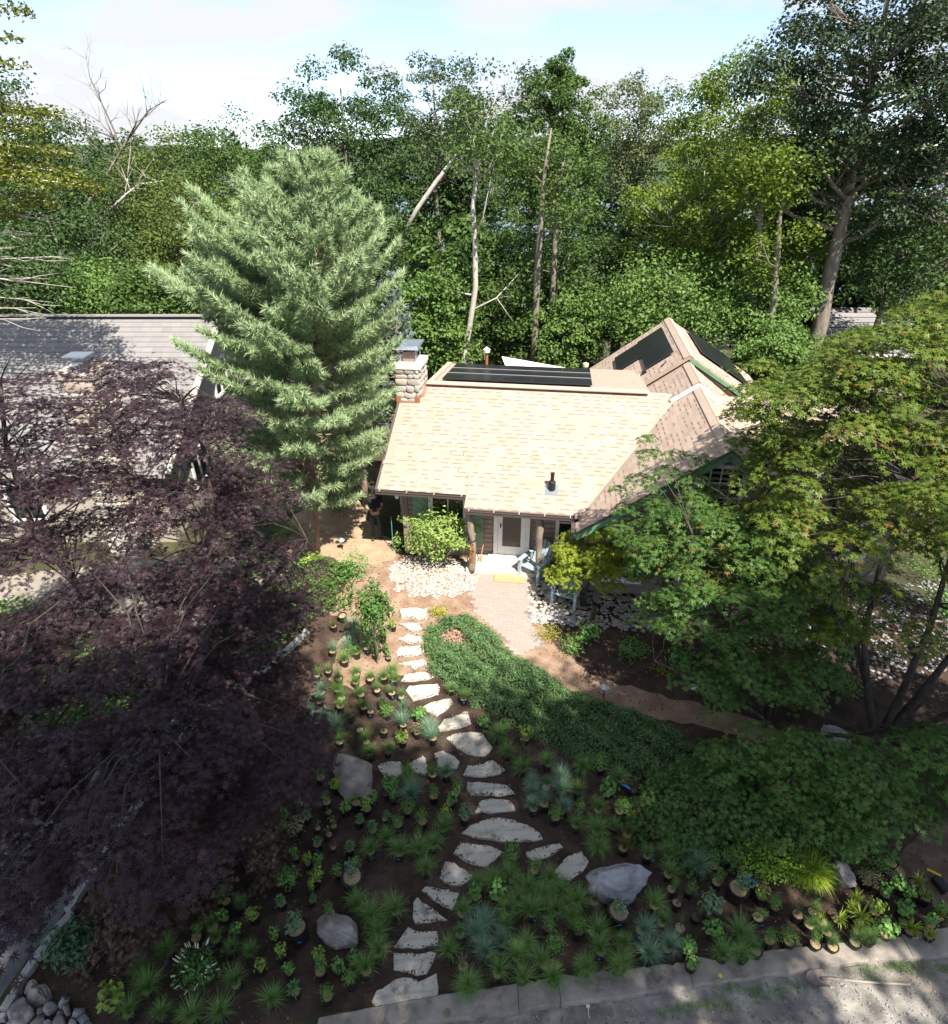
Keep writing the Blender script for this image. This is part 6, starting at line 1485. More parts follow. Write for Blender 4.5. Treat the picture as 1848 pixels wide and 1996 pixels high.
def clump_tree(name, label, base, top, cen, rad, key, N, seed, lsz=(.11, .20), nclump=110, bark='barkg', tr=.22, group=None, cat='tree', lean=None, bare=0.0, flat=.58, limbs=22, spread=.33):
    """trunk from base, crown ellipsoid cen/rad built of leaf clumps on limbs"""
    rg = np.random.default_rng(seed)
    N = int(N * 1.6)
    base = np.array(base, float); cen = np.array(cen, float); rad = np.array(rad, float)
    t = thing(name, label, cat, tuple(base), 0, group)
    fi = (np.arange(nclump) + .5) / nclump; fz = 1 - 2 * fi; fa = np.arange(nclump) * 2.399963
    d = np.c_[np.sqrt(1 - fz ** 2) * np.cos(fa), np.sqrt(1 - fz ** 2) * np.sin(fa), fz] + rg.normal(0, .16, (nclump, 3)); d /= np.linalg.norm(d, axis=1, keepdims=True); d = d[rg.permutation(nclump)]
    f1, f2 = rg.uniform(1.5, 3.2, 3), rg.uniform(2.5, 5, 3)
    lump = 1 + .20 * np.sin(d @ f1 * 1.4 + rg.uniform(0, 6)) + .14 * np.sin(d @ f2 * 1.5 + rg.uniform(0, 6))
    rr = np.minimum((.25 + .75 * rg.random(nclump) ** .45) * lump, 1.02)
    CL = d * rr[:, None] * rad * .94
    # crowns narrow a little towards the base
    CL[:, :2] *= np.clip(1.0 + .25 * (CL[:, 2:3] / rad[2] < -.4), .6, 1.0)
    cr = rg.uniform(.6, 1.25, nclump) * spread * float(np.mean(rad[:2]))
    k = N // nclump
    ids = np.repeat(np.arange(nclump), (k * (cr / cr.mean()) ** 1.6).astype(int) + 3)
    n = len(ids)
    q = rg.normal(size=(n, 3)); q /= np.linalg.norm(q, axis=1, keepdims=True); q *= (rg.random(n) ** .42)[:, None]
    q[:, 2] *= flat
    q[:, 2] -= .28 * (q[:, 0] ** 2 + q[:, 1] ** 2) - .1
    P = CL[ids] + q * cr[ids][:, None] + (cen - base)
    nr_ = q * .9 + np.array([.0, 0, .75]) + rg.normal(0, .5, (n, 3))
    X, Y, Z = frames(nr_, rg)
    mb = MB()
    put(mb, P, X, Y, Z, LEAFC[0], LEAFC[1], rg.uniform(lsz[0], lsz[1], n), np.clip(rg.random(n) * .8 + (rg.random(nclump) * .2)[ids], 0, 1))
    mb.build('crown', TL[key], t)
    tk = MB(); c0 = cen - base
    topz = c0 + np.array([0, 0, rad[2] * .65])
    pts = [np.zeros(3)]
    for s_ in np.linspace(.15, 1, 9):
        pts.append(topz * s_ + np.array([rg.normal(0, .02), rg.normal(0, .02), 0]) * topz[2] * .35 * (1 if s_ < .95 else .3))
    pts = np.array(pts); rads = np.linspace(tr, tr * .18, len(pts)); rads[0] = tr * 1.35
    tk.tube(pts, list(rads), 9)
    zs = pts[:, 2]
    for i in rg.permutation(nclump)[:limbs]:
        e = CL[i] + c0; zb = np.clip(e[2] - rg.uniform(.25, .5) * np.linalg.norm(e[:2] - topz[:2]) - .4, zs[1] * .9, zs[-1] * .97)
        b0 = np.array([np.interp(zb, zs, pts[:, j]) for j in range(3)]); rb = np.interp(zb, zs, rads) * .5
        m1 = b0 + (e - b0) * .5 + np.array([rg.normal(0, .12), rg.normal(0, .12), -.10 * np.linalg.norm(e - b0)]) * .8
        tk.tube([b0, m1, e], [rb, rb * .6, rb * .18], 6)
        for _ in range(3):
            e2 = e + rg.normal(0, .5, 3) * cr[i]; tk.tube([m1, (m1 + e2) / 2 + rg.normal(0, .1, 3), e2], [rb * .4, rb * .25, rb * .08], 4)
    tk.build('trunk', M[bark], t, smooth=True)
    return t
def bg(name, label, xD, yt, yb, hw, Y, key, N, seed, **kw):
    T = gy(xD, yt, Y); B_ = gy(xD, yb, Y); mid = gy(xD, (yt + yb) / 2, Y)
    rx = 1.13 * hw * depth_of(mid) / CF; rz = (T[2] - B_[2]) / 2
    bx_ = kw.pop('bx', None); bxw = gy(bx_, yb, Y)[0] if bx_ is not None else mid[0]
    g0 = terrain(bxw, Y)
    return clump_tree(name, label, (bxw, Y, g0 - .1), None, (mid[0], Y, (T[2] + B_[2]) / 2), (rx, rx * .9, rz), key, N, seed, **kw)
GB = 'trees behind the houses'
big = dict(group=GB)
bg('broadleaf_tree', 'dark tree at the far end of the row behind the grey house, beside the cedar', 60, 150, 520, 105, 36, 'dark', 9000, 1, **big)
bg('broadleaf_tree', 'dark tree growing around the bare dead limbs behind the grey house', 185, 225, 560, 90, 44, 'dark', 7000, 2, **big)
bg('broadleaf_tree', 'olive green rounded tree between the dead limbs and the white pine', 320, 235, 580, 105, 42, 'olive', 9000, 3, **big)
bg('broadleaf_tree', 'mid green tree with feathery top directly behind the white pine', 455, 195, 560, 100, 44, 'mid', 9000, 4, **big)
bg('broadleaf_tree', 'olive tree filling the gap below the feathery topped tree', 390, 330, 600, 120, 36, 'olive', 8000, 5, **big)
bg('broadleaf_tree', 'dark shrubby tree above the ridge of the grey house', 120, 400, 620, 130, 33, 'dark', 8000, 6, **big)
bg('broadleaf_tree', 'tall dense dark maple with domed crown behind the white pine', 675, 85, 520, 125, 39, 'dark', 15000, 7, **dict(big, nclump=110, spread=.27))
bg('broadleaf_tree', 'lower half of a dense dark tree between the tall maple and the leaning trunk', 700, 330, 620, 95, 36, 'dark', 8000, 8, **big)
bg('oak_tree', 'thin crowned grey green oak with sky showing through, beside the domed maple', 845, 88, 370, 100, 45, 'grey', 5200, 9, **dict(big, nclump=60, spread=.24, bx=860))
bg('broadleaf_tree', 'tall dark tree with two upright tops above the solar panels', 1080, 95, 480, 100, 38, 'mid', 11000, 10, **dict(big, nclump=100, spread=.26, bx=1040))
bg('broadleaf_tree', 'narrow leafy spire rising beside the two topped tree', 1095, 78, 300, 48, 38.6, 'mid', 3500, 110, **dict(big, nclump=40, spread=.4))
bg('broadleaf_tree', 'dark lower tree beneath the two topped tree behind the cottage', 1090, 400, 660, 105, 35, 'dark', 8000, 11, **dict(big, bx=1070))
bg('willow_tree', 'pale willow like tree between the two topped tree and the yellow maple', 1245, 110, 420, 78, 46, 'pale', 8000, 12, **dict(big, lsz=(.12, .2)))
bg('maple_tree', 'big yellow green maple crown above the back wing', 1455, 82, 420, 150, 37, 'yel', 14000, 13, **dict(big, nclump=120, spread=.24))
bg('maple_tree', 'yellow green maple with pale forked limbs showing below its crown', 1360, 280, 560, 140, 33, 'yel', 10000, 14, **dict(big, nclump=100, spread=.24, bx=1385, limbs=40, bark='deadwood', tr=.14))
bg('maple_tree', 'yellow green lower maple leaning against the dark oak trunk', 1545, 330, 600, 75, 32, 'yel', 6000, 15, **dict(big, bx=1530))
bg('oak_tree', 'huge dark oak with the thick grey trunk at the end of the row', 1690, -160, 470, 205, 29.5, 'oak', 20000, 16, **dict(big, nclump=170, spread=.2, bx=1640, tr=.42, limbs=50))
bg('oak_tree', 'dark oak whose crown runs out of the top corner of the sky', 1860, -120, 420, 150, 29, 'oak', 9000, 17, **dict(big, nclump=90, spread=.22, bx=2050))
bg('broadleaf_tree', 'dark tree under the oak limbs beside the far grey roof', 1760, 330, 600, 110, 31, 'dark', 7000, 18, **big)
bg('broadleaf_tree', 'brownish green tree beyond the far grey roof', 1850, 380, 620, 70, 36, 'olive', 4500, 19, **big)
bg('understory_tree', 'bright leafy understory tree rising above the grey house roof', 170, 520, 630, 120, 30, 'bright', 6500, 20, **dict(big, bark='barkd'))
bg('understory_tree', 'second bright understory tree next to the white pine above the grey roof', 300, 510, 640, 80, 29, 'mid', 5000, 21, **big)
bg('understory_tree', 'bright maple sapling between the chimney and the slender bare trunk', 850, 500, 760, 80, 28, 'bright', 7000, 22, **big)
bg('understory_tree', 'green sapling behind the row of solar panels', 985, 520, 740, 70, 31, 'mid', 5000, 23, **big)
bg('understory_tree', 'bright sapling just behind the joint of the two roofs', 1110, 560, 735, 60, 29.5, 'bright', 4500, 24, **big)
bg('understory_tree', 'broad bright green understory maple behind the peak of the back wing', 1290, 500, 690, 125, 29.5, 'bright', 9000, 25, **dict(big, bx=1300))
bg('understory_tree', 'bright green understory maple beside the thick oak trunk', 1470, 500, 680, 95, 29.5, 'bright', 6500, 26, **big)
bg('understory_tree', 'light green tree beside the right hand solar panels above the green maple', 1520, 630, 760, 70, 26, 'bright', 5500, 27, **big)
bg('understory_tree', 'dark thicket tree behind the slender bare trunk', 930, 400, 640, 90, 40, 'dark', 6000, 28, **big)
bg('understory_tree', 'dark thicket tree behind the yellow maple limbs', 1400, 470, 640, 150, 42, 'dark', 6000, 29, **big)
bg('understory_tree', 'dark thicket tree far behind the pale willow like tree', 1210, 420, 640, 90, 44, 'dark', 5000, 30, **big)
bg('understory_tree', 'dark thicket tree beyond the oak trunk near the water', 1620, 440, 640, 90, 42, 'dark', 4500, 31, **big)
bg('understory_tree', 'light olive tree far off showing below the thin oak', 860, 290, 470, 70, 56, 'olive', 4500, 32, **big)
bg('understory_tree', 'far mid green tree in the gap beside the leaning trunk', 960, 320, 520, 60, 52, 'mid', 4000, 33, **big)
bg('understory_tree', 'shaded tree behind the grey house and cedar', 20, 460, 640, 100, 27, 'dark', 4500, 34, **big)
bg('understory_tree', 'mid green tree seen between the white pine and the chimney', 735, 560, 780, 60, 25.5, 'mid', 4500, 35, **big)

# ---- the wood between the houses and the water, each tree on its own
rgf = random.Random(64)
WOOD = [('dark', 'dark'), ('mid', 'mid green'), ('olive', 'olive green'), ('bright', 'light green'), ('grey', 'grey green')]
FILL = []
for i in range(21):
    xD = -60 + i * 98 + rgf.uniform(-22, 22)
    FILL.append((xD, (rgf.uniform(215, 275) if xD < 560 else rgf.uniform(225, 330)), rgf.uniform(540, 600), rgf.uniform(70, 95), rgf.uniform(52, 62), rgf.choice([0, 0, 1, 2, 4])))
for i in range(17):
    xD = -40 + i * 118 + rgf.uniform(-25, 25)
    FILL.append((xD, rgf.uniform(380, 460), rgf.uniform(660, 720), rgf.uniform(72, 95), rgf.uniform(35, 46), rgf.choice([0, 0, 0, 1, 2])))
NEAR = [(60, 'the cedar'), (220, 'the dead limbs'), (400, 'the white pine top'), (560, 'the white pine'), (690, 'the domed maple'), (860, 'the thin oak'), (925, 'the slender trunk'), (1080, 'the two topped tree'), (1245, 'the pale willow'), (1430, 'the yellow maple'), (1618, 'the thick oak trunk'), (1800, 'the far grey roof')]
seen = {}
for k, (xD, yt, yb, hw, Y, c_) in enumerate(FILL):
    nm = min(NEAR, key=lambda q: abs(q[0] - xD))[1]; row = 'high' if Y > 50 else 'low'
    key_ = (nm, row, c_); seen[key_] = seen.get(key_, 0) + 1
    lab = f"{WOOD[c_][1]} {'woodland tree far down slope' if row == 'high' else 'shaded woodland tree low down'} behind {nm}" + ('' if seen[key_] == 1 else ', ' + ['', '', 'second of them', 'third of them', 'fourth of them'][seen[key_]])
    bg('woodland_tree', lab, xD, yt, yb, hw, Y, WOOD[c_][0], 3200, 300 + k, nclump=60, limbs=8, lsz=(.26, .42), bark='barkd', group='woodland trees on the slope to the lake')

def rough_trunk(name, label, pts, rads, bark, branches=0, seed=1, leaf=None):
    rg = np.random.default_rng(seed); b0 = np.array(pts[0], float)
    t = thing(name, label, 'tree', tuple(b0), 0, GB)
    tk = MB(); P = np.array(pts, float) - b0; tk.tube(P, rads, 8)
    ends = []
    for k in range(branches):
        s_ = rg.uniform(.35, .95) * (len(P) - 1); i = int(s_); p0 = P[i] + (P[min(i + 1, len(P) - 1)] - P[i]) * (s_ - i)
        dr = rg.normal(0, 1, 3); dr[2] = abs(dr[2]) * .7 + .3; dr /= np.linalg.norm(dr); L = rg.uniform(.8, 2.4)
        m1 = p0 + dr * L * .5 + rg.normal(0, .1, 3); e = m1 + (dr + np.array([0, 0, .5])) * L * .5
        r0 = rads[i] * .4
        tk.tube([p0, m1, e], [r0, r0 * .6, r0 * .15], 5); ends.append(e)
        for _ in range(2):
            e2 = m1 + (dr + rg.normal(0, .6, 3)) * L * .5; tk.tube([m1, (m1 + e2) / 2 + rg.normal(0, .06, 3), e2], [r0 * .5, r0 * .3, r0 * .1], 4); ends.append(e2)
    tk.build('trunk', M[bark], t, smooth=True)
    if leaf and ends:
        n = 90 * len(ends); ids = np.repeat(np.arange(len(ends)), 90); Pq = np.array(ends)[ids] + rg.normal(0, .38, (n, 3)) * np.array([1, 1, .7])
        X, Y, Z = frames(rg.normal(0, .5, (n, 3)) + np.array([0, 0, .8]), rg); m_ = MB(); put(m_, Pq, X, Y, Z, LEAFC[0], LEAFC[1], rg.uniform(.12, .22, n), rg.random(n)); m_.build('crown', TL[leaf], t)
    return t
def gpts(L, Y): return [tuple(gy(x, y, Y)) for x, y in L]
rough_trunk('slender_tree', 'slender pale trunk with few leaves rising behind the cottage ridge', gpts([(900, 735), (905, 690), (915, 640), (927, 560), (926, 480), (922, 400), (930, 330), (922, 270)], 27.5), [.15, .13, .12, .115, .10, .09, .07, .03], 'deadwood', 9, 3, 'mid')
rough_trunk('leaning_tree', 'pale leaning trunk crossing the gap beside the domed maple', gpts([(780, 470), (815, 405), (850, 355), (885, 310), (920, 265), (960, 210), (975, 160)], 37), [.13, .125, .12, .11, .09, .06, .03], 'deadwood', 12, 4, 'grey')
rough_trunk('bare_trunk_tree', 'straight grey trunk behind the solar panels', gpts([(1040, 730), (1042, 660), (1045, 590), (1048, 520), (1055, 420), (1062, 330), (1075, 250)], 30), [.19, .17, .16, .15, .12, .08, .03], 'barkg', 8, 5, 'mid')
rough_trunk('bare_trunk_tree', 'dark trunk next to the straight grey trunk behind the panels', gpts([(1068, 730), (1072, 650), (1078, 560), (1082, 470), (1090, 380), (1100, 300)], 31), [.17, .15, .14, .12, .08, .03], 'barkg', 8, 6, 'mid')
rough_trunk('bare_trunk_tree', 'grey trunk behind the back wing solar panels', gpts([(1455, 720), (1460, 650), (1468, 560), (1478, 480), (1485, 390), (1480, 320)], 29), [.20, .18, .16, .14, .08, .03], 'barkg', 8, 7, 'yel')
rough_trunk('bare_trunk_tree', 'second grey trunk leaning beside the back wing', gpts([(1482, 730), (1495, 660), (1508, 590), (1515, 500), (1520, 420), (1530, 360)], 28), [.17, .15, .14, .12, .08, .03], 'barkg', 8, 8, 'yel')
snag = rough_trunk('dead_tree', 'bare dead tree with pale branching limbs against the sky', gpts([(110, 480), (170, 400), (215, 330), (250, 270), (290, 215), (330, 190)], 41), [.13, .11, .09, .065, .04, .012], 'barkg', 16, 9)
rough_trunk('dead_tree', 'second bare dead tree leaning over the olive tree', gpts([(150, 520), (205, 440), (235, 350), (225, 260), (175, 150), (165, 95)], 43), [.12, .10, .08, .055, .03, .01], 'barkg', 16, 10)
rough_trunk('dead_tree', 'pale dead limb arching in front of the olive tree', gpts([(205, 420), (240, 385), (270, 360), (320, 352)], 38), [.09, .075, .055, .02], 'deadwood', 5, 11)

# ---- cedar at the left edge: layered branches reaching into the picture
def spray_branch(mb, tk, p0, p1, w, n, rg, lsz, droop=.15, up=.6):
    p0, p1 = np.array(p0, float), np.array(p1, float); L = np.linalg.norm(p1 - p0); d = (p1 - p0) / L
    s_ = np.cross(d, [0, 0, 1.0]); s_ /= np.linalg.norm(s_)
    t = rg.random(n) ** .7; off = rg.normal(0, 1, n) * w * (.25 + .75 * np.sin(np.clip(t * 1.05, 0, 1) * math.pi) ** .7)
    P = p0 + d * (t * L)[:, None] + s_ * off[:, None]; P[:, 2] += -droop * L * (t ** 2) + rg.normal(0, .10, n) * w * 1.2 - .12 * np.abs(off)
    X, Y, Z = frames(rg.normal(0, .55, (n, 3)) + np.array([0, 0, up]), rg)
    put(mb, P, X, Y, Z, LEAFC[0], LEAFC[1], rg.uniform(lsz[0], lsz[1], n), rg.random(n))
    q = np.linspace(0, 1, 5); B_ = p0 + d * (q * L)[:, None]; B_[:, 2] += -droop * L * q ** 2
    tk.tube(B_, list(np.linspace(.05, .012, 5)), 5)
    for k in range(7):
        tt = rg.uniform(.2, .9); b0 = p0 + d * tt * L - np.array([0, 0, droop * L * tt * tt]); e = b0 + d * .5 * w + s_ * rg.choice([-1, 1]) * w * rg.uniform(.6, 1.1) + np.array([0, 0, rg.normal(-.05, .06)])
        tk.tube([b0, (b0 + e) / 2 + rg.normal(0, .03, 3), e], [.018, .012, .004], 4)
rg = np.random.default_rng(41)
CY = 18.5
ctop = gy(-430, 150, CY); cdr = thing('cedar_tree', 'yellow green conifer reaching in with layered branches above the grey house', 'tree', (ctop[0], CY, 0), 0)
cb0 = np.array([ctop[0], CY, 0]); mb, tk = MB(), MB()
tk.tube([(0, 0, 0), (0, 0, 6), (0, 0, 13)], [.30, .22, .08], 9)
for (x, y, n, w) in [(60, 15, 700, .55), (55, 120, 650, .5), (40, 70, 400, .4), (120, 215, 1100, .7), (90, 250, 1100, .7), (140, 290, 1100, .65), (190, 350, 1500, .75), (150, 330, 1400, .8), (110, 390, 1100, .8), (60, 330, 1100, .8), (20, 300, 1000, .8), (40, 420, 900, .7), (-40, 200, 900, .7), (-60, 340, 900, .8), (-30, 60, 700, .6)]:
    e = gy(x, y, CY + rg.uniform(-1.2, 1.0)) - cb0; b0 = np.array([0, 0, max(.6, e[2] - .05)]) + np.array([0, 0, rg.uniform(-.1, .5)])
    spray_branch(mb, tk, b0, e + np.array([0, 0, .3]), w, n, rg, (.07, .14), .06)
mb.build('crown', TL['cedar'], cdr)
for (x, y) in [(130, 430), (120, 500), (140, 560), (110, 590), (60, 540), (90, 620), (40, 480), (100, 460), (70, 600)]:
    e = gy(x, y, CY + rg.uniform(-1, .6)) - cb0; b0 = np.array([0, 0, e[2] + rg.uniform(-.2, .3)])
    m1 = (b0 + e) / 2 + rg.normal(0, .12, 3); tk.tube([b0, m1, e], [.035, .022, .006], 5)
    for k in range(9):
        a = m1 + (e - m1) * rg.uniform(-.5, .8); e2 = a + (e - b0) * rg.uniform(.08, .25) + rg.normal(0, .16, 3); tk.tube([a, (a + e2) / 2 + rg.normal(0, .04, 3), e2], [.013, .009, .003], 4)
tk.build('trunk', M['deadwood'], cdr, smooth=True)

# ---- white pines: whorls, twigs and needle tufts
def pine(name, label, base, H_, R_, seed, key='pine', zmin=1.6, tops=None, prof=None, whorl=.36, nb=7, needle=(.15, .23), tr=.17, ntw=11, bark='barkr', asym=0.0):
    rg = np.random.default_rng(seed); t = thing(name, label, 'tree', tuple(base), 0)
    tk = MB(); TP = []; TD = []
    tops = tops or [(0, 0, H_)]
    for ti, (tx, ty, th) in enumerate(tops):
        z0 = 0 if ti == 0 else H_ * .52
        x0 = 0 if ti == 0 else tops[0][0] * .5
        axis = lambda z: np.array([tx * (z / th) ** 1.3, ty * (z / th) ** 1.3, z])
        zz = np.linspace(0, th, 9); tk.tube([axis(q) for q in zz], list(np.linspace(tr if ti == 0 else tr * .6, .02, 9)), 9)
        z = zmin if ti == 0 else th * .55
        while z < th - .15:
            f = z / th
            rad = R_ * (prof(f) if prof else (1 - f) ** .75 * min(1, .55 + 1.6 * f)) * (1 if ti == 0 else .62)
            k = nb if f < .8 else 5
            a0 = rg.uniform(0, 6.28)
            for b_ in range(k):
                if rg.random() < .08: continue
                az = a0 + b_ * 6.283 / k + rg.normal(0, .18); L = max(.28, rad * rg.uniform(.72, 1.12) * (1 - asym * math.cos(az))); el = .12 + .75 * f ** 2 + rg.normal(0, .08)
                d = np.array([math.cos(az) * math.cos(el), math.sin(az) * math.cos(el), math.sin(el)]); s_ = np.array([-math.sin(az), math.cos(az), 0])
                p0 = axis(z)
                sag = lambda q: np.array([0, 0, -.10 * L * math.sin(q * math.pi * .85) + .10 * L * q * q])
                B_ = [p0 + d * L * q + sag(q) for q in np.linspace(0, 1, 5)]
                tk.tube(B_, list(np.linspace(.032, .008, 5) * (.6 + .5 * (1 - f))), 5, cap=False)
                nt_ = max(3, int(ntw * L / 2.2))
                for j in range(nt_):
                    q = 1 - (j / nt_) * .68 - rg.uniform(0, .04)
                    for sd in (-1, 1):
                        tl = L * .34 * (1.05 - q * .72) * rg.uniform(.7, 1.15)
                        dd = d * .75 + s_ * sd * .75 + np.array([0, 0, .22]); dd /= np.linalg.norm(dd)
                        c0 = p0 + d * L * q + sag(q)
                        m_ = max(1, int(tl / .15))
                        for i in range(m_):
                            TP.append(c0 + dd * tl * (i + 1) / m_ + rg.normal(0, .025, 3)); TD.append(dd + np.array([0, 0, .35]) + rg.normal(0, .15, 3))
                TP.append(B_[-1]); TD.append(d + np.array([0, 0, .4]))
                TP.append(p0 + d * L * .9 + sag(.9)); TD.append(d + np.array([0, 0, .5]))
            z += whorl * (1 - .35 * f)
        for q in range(4): TP.append(axis(th - q * .1)); TD.append(np.array([rg.normal(0, .3), rg.normal(0, .3), 1.0]))
    TP = np.array(TP); TD = np.array(TD); TD /= np.linalg.norm(TD, axis=1, keepdims=True)
    m_ = 24; n = len(TP)
    ids = np.repeat(np.arange(n), m_); D = TD[ids]
    rd = rg.normal(size=(n * m_, 3)); rd -= (rd * D).sum(1, keepdims=True) * D; rd /= np.linalg.norm(rd, axis=1, keepdims=True)
    an = rg.uniform(.15, 1.25, n * m_)[:, None]; nd = D * np.cos(an) + rd * np.sin(an)
    b0 = TP[ids] + D * rg.uniform(-.08, .05, n * m_)[:, None]
    ln = rg.uniform(needle[0], needle[1], n * m_)[:, None]; sd_ = np.cross(nd, np.array([0.15, -0.2, 1.0]) + rg.normal(0, .38, (n * m_, 3))); sd_ /= np.maximum(np.linalg.norm(sd_, axis=1, keepdims=True), 1e-6)
    w = .0135
    V = np.stack([b0 - sd_ * w, b0 + sd_ * w, b0 + nd * ln - np.array([0, 0, .012])], 1).reshape(-1, 3)
    rr = np.clip(rg.random(n)[ids] * .7 + rg.random(n * m_) * .3, 0, 1)
    MB().add(V, np.arange(n * m_ * 3).reshape(-1, 3), np.repeat(rr, 3)).build('crown', TL[key], t)
    tk.build('trunk', M[bark], t, smooth=True)
    return t, n
pb_ = gz(614, 1078)
T1 = gy(628, 312, 16.6) - pb_; T2 = gy(542, 330, 16.8) - pb_
pprof = lambda f: float(np.interp(f, [.15, .27, .37, .49, .62, .74, .84, .90, 1.0], [.50, .70, .82, .92, 1.0, .86, .56, .36, .05]))
_, npine = pine('white_pine', 'tall bluish green white pine with two tops between the two houses', pb_, T1[2], 2.95, 5, tops=[(T1[0], T1[1], T1[2]), (T2[0], T2[1], T2[2])], prof=pprof, nb=7, zmin=1.9, ntw=15, whorl=.42, asym=.15)
p2 = gz(714, 985); 
pine('white_pine', 'smaller yellowish white pine with reddish trunk close to the stone chimney', (p2[0], p2[1], 0), 7.0, 1.45, 6, zmin=2.5, prof=lambda f: (1 - ((max(f, .3) - .3) / .7) ** 1.4 * .92), nb=7, tr=.12)
sp = gy(775, 700, 24.5)
pine('blue_spruce', 'silvery blue spruce tip standing behind the white pine and the chimney', (sp[0], 24.5, terrain(0, 24.5)), gy(770, 535, 24.5)[2], 1.6, 7, key='blue', zmin=1.0, needle=(.07, .10), ntw=8, nb=7)
# low pine branch hanging in front of the trunk
rg = np.random.default_rng(12)

# ---- Japanese maples: layered pads of star leaves on thin limbs
def maple(name, label, base, stems, pads, key, tmpl, lsz, dens, seed, bark='barkd', tr=.09, tilt=.27, droop=.34, thick=.06, kindcat='tree'):
    rg = np.random.default_rng(seed); base = np.array(base, float)
    t = thing(name, label, kindcat, tuple(base), 0)
    pads = np.array(pads, float); pc = pads[:, :3] - base; r_ = pads[:, 3]
    fs = pads[:, 4] if pads.shape[1] > 4 else np.ones(len(pads))
    cnt = np.maximum((dens * r_ ** 2 * math.pi / fs ** 2).astype(int), 12)
    ids = np.repeat(np.arange(len(pads)), cnt); n = len(ids)
    a = rg.random(n) * 2 * math.pi; q = np.sqrt(rg.random(n)) * (1 + .25 * np.sin(a * 3 + ids * 1.7))
    P = pc[ids] + np.c_[np.cos(a) * q * r_[ids], np.sin(a) * q * r_[ids], -droop * q ** 2 * r_[ids] + rg.normal(0, thick, n) * r_[ids]]
    nr_ = np.c_[np.cos(a) * q * .5, np.sin(a) * q * .5 , np.ones(n)] + rg.normal(0, tilt, (n, 3))
    X, Y, Z = frames(nr_, rg)
    # tips point outwards and down
    out = np.c_[np.cos(a), np.sin(a), np.full(n, -.35)] + rg.normal(0, .7, (n, 3)); out -= (out * Z).sum(1, keepdims=True) * Z; out /= np.linalg.norm(out, axis=1, keepdims=True)
    Y = out; X = np.cross(Y, Z)
    mb = MB(); put(mb, P, X, Y, Z, tmpl[0], tmpl[1], rg.uniform(lsz[0], lsz[1], n) * fs[ids], np.clip(rg.random(n) * .75 + (rg.random(len(pads)) * .25)[ids], 0, 1))
    mb.build('crown', TL[key], t)
    tk = MB(); SP = []
    for st_ in stems:
        S = np.array(st_, float) - base; rad = np.linspace(tr, tr * .3, len(S)); tk.tube(S, list(rad), 8)
        for i in range(len(S) - 1):
            for w in np.linspace(0, 1, 5): SP.append((S[i] + (S[i + 1] - S[i]) * w, rad[i] + (rad[i + 1] - rad[i]) * w))
    SPp = np.array([s[0] for s in SP])
    for c_, rr in zip(pc, r_):
        dd = np.linalg.norm((SPp - c_) * np.array([1, 1, 1.3]), axis=1) + np.where(SPp[:, 2] > c_[2] - .1, 3, 0) ; i = int(np.argmin(dd)); b0, rb = SP[i]
        e = c_ + np.array([0, 0, -.05]); m1 = b0 + (e - b0) * .55 + rg.normal(0, .10, 3) + np.array([0, 0, .10 * np.linalg.norm(e - b0)])
        r0 = min(rb * .5, .024); tk.tube([b0, b0 + (m1 - b0) * .5 + rg.normal(0, .04, 3), m1, e], [r0, r0 * .8, r0 * .55, r0 * .25], 5, cap=False)
        for k in range(2):
            a_ = rg.uniform(0, 6.28); e2 = c_ + np.array([math.cos(a_) * rr * .8, math.sin(a_) * rr * .8, -.25 * rr]); tk.tube([e, (e + e2) / 2 + np.array([0, 0, .03]), e2], [.009, .006, .002], 4, cap=False)
    tk.build('trunk', M[bark], t, smooth=True)
    return t
def dome_pads(cx, cy, rx, ry, zt, zlow, n, seed, rpad=(.45, .85), sil=None, layers=3, power=.5, zedge=0.0):
    rg = np.random.default_rng(seed); out = []; tries = 0
    while len(out) < n and tries < 60 * n:
        tries += 1
        a = rg.uniform(0, 6.283); q = math.sqrt(rg.random())
        x, y = cx + rx * q * math.cos(a), cy + ry * q * math.sin(a)
        top = zlow + (zt - zlow) * max(0, 1 - q ** 2.2) ** power + zedge * (1 - q)
        z = top - (top - zlow) * rg.choice([0, 0, .12, .25, .45, .7]) - rg.uniform(0, .25)
        r_ = rg.uniform(*rpad)
        if z < .25: continue
        p = (x, y, z)
        if depth_of(p) < 2: continue
        u, v = pr(p); dpx = r_ * CF / depth_of(p) * .72
        if sil is not None and not all(inpoly(u + du * dpx, v + dv * dpx * .55, sil) for du, dv in ((1, 0), (-1, 0), (0, 1), (0, -1), (0, 0))): continue
        if any((x - o[0]) ** 2 + (y - o[1]) ** 2 + ((z - o[2]) * 2.2) ** 2 < (.5 * (r_ + o[3])) ** 2 for o in out): continue
        out.append((x, y, z, r_))
    return out
PSIL = [(-700, 600), (0, 690), (70, 700), (120, 690), (180, 660), (225, 622), (330, 615), (355, 640), (320, 690), (420, 745), (500, 770), (520, 800), (480, 850), (590, 895), (655, 955), (560, 985), (500, 1010), (590, 1060), (640, 1110), (640, 1180), (560, 1215), (510, 1245), (600, 1290), (615, 1360), (640, 1440), (650, 1530), (540, 1590), (430, 1640), (376, 1720), (312, 1775), (228, 1792), (150, 1810), (70, 1800), (0, 1850), (-700, 1900)]
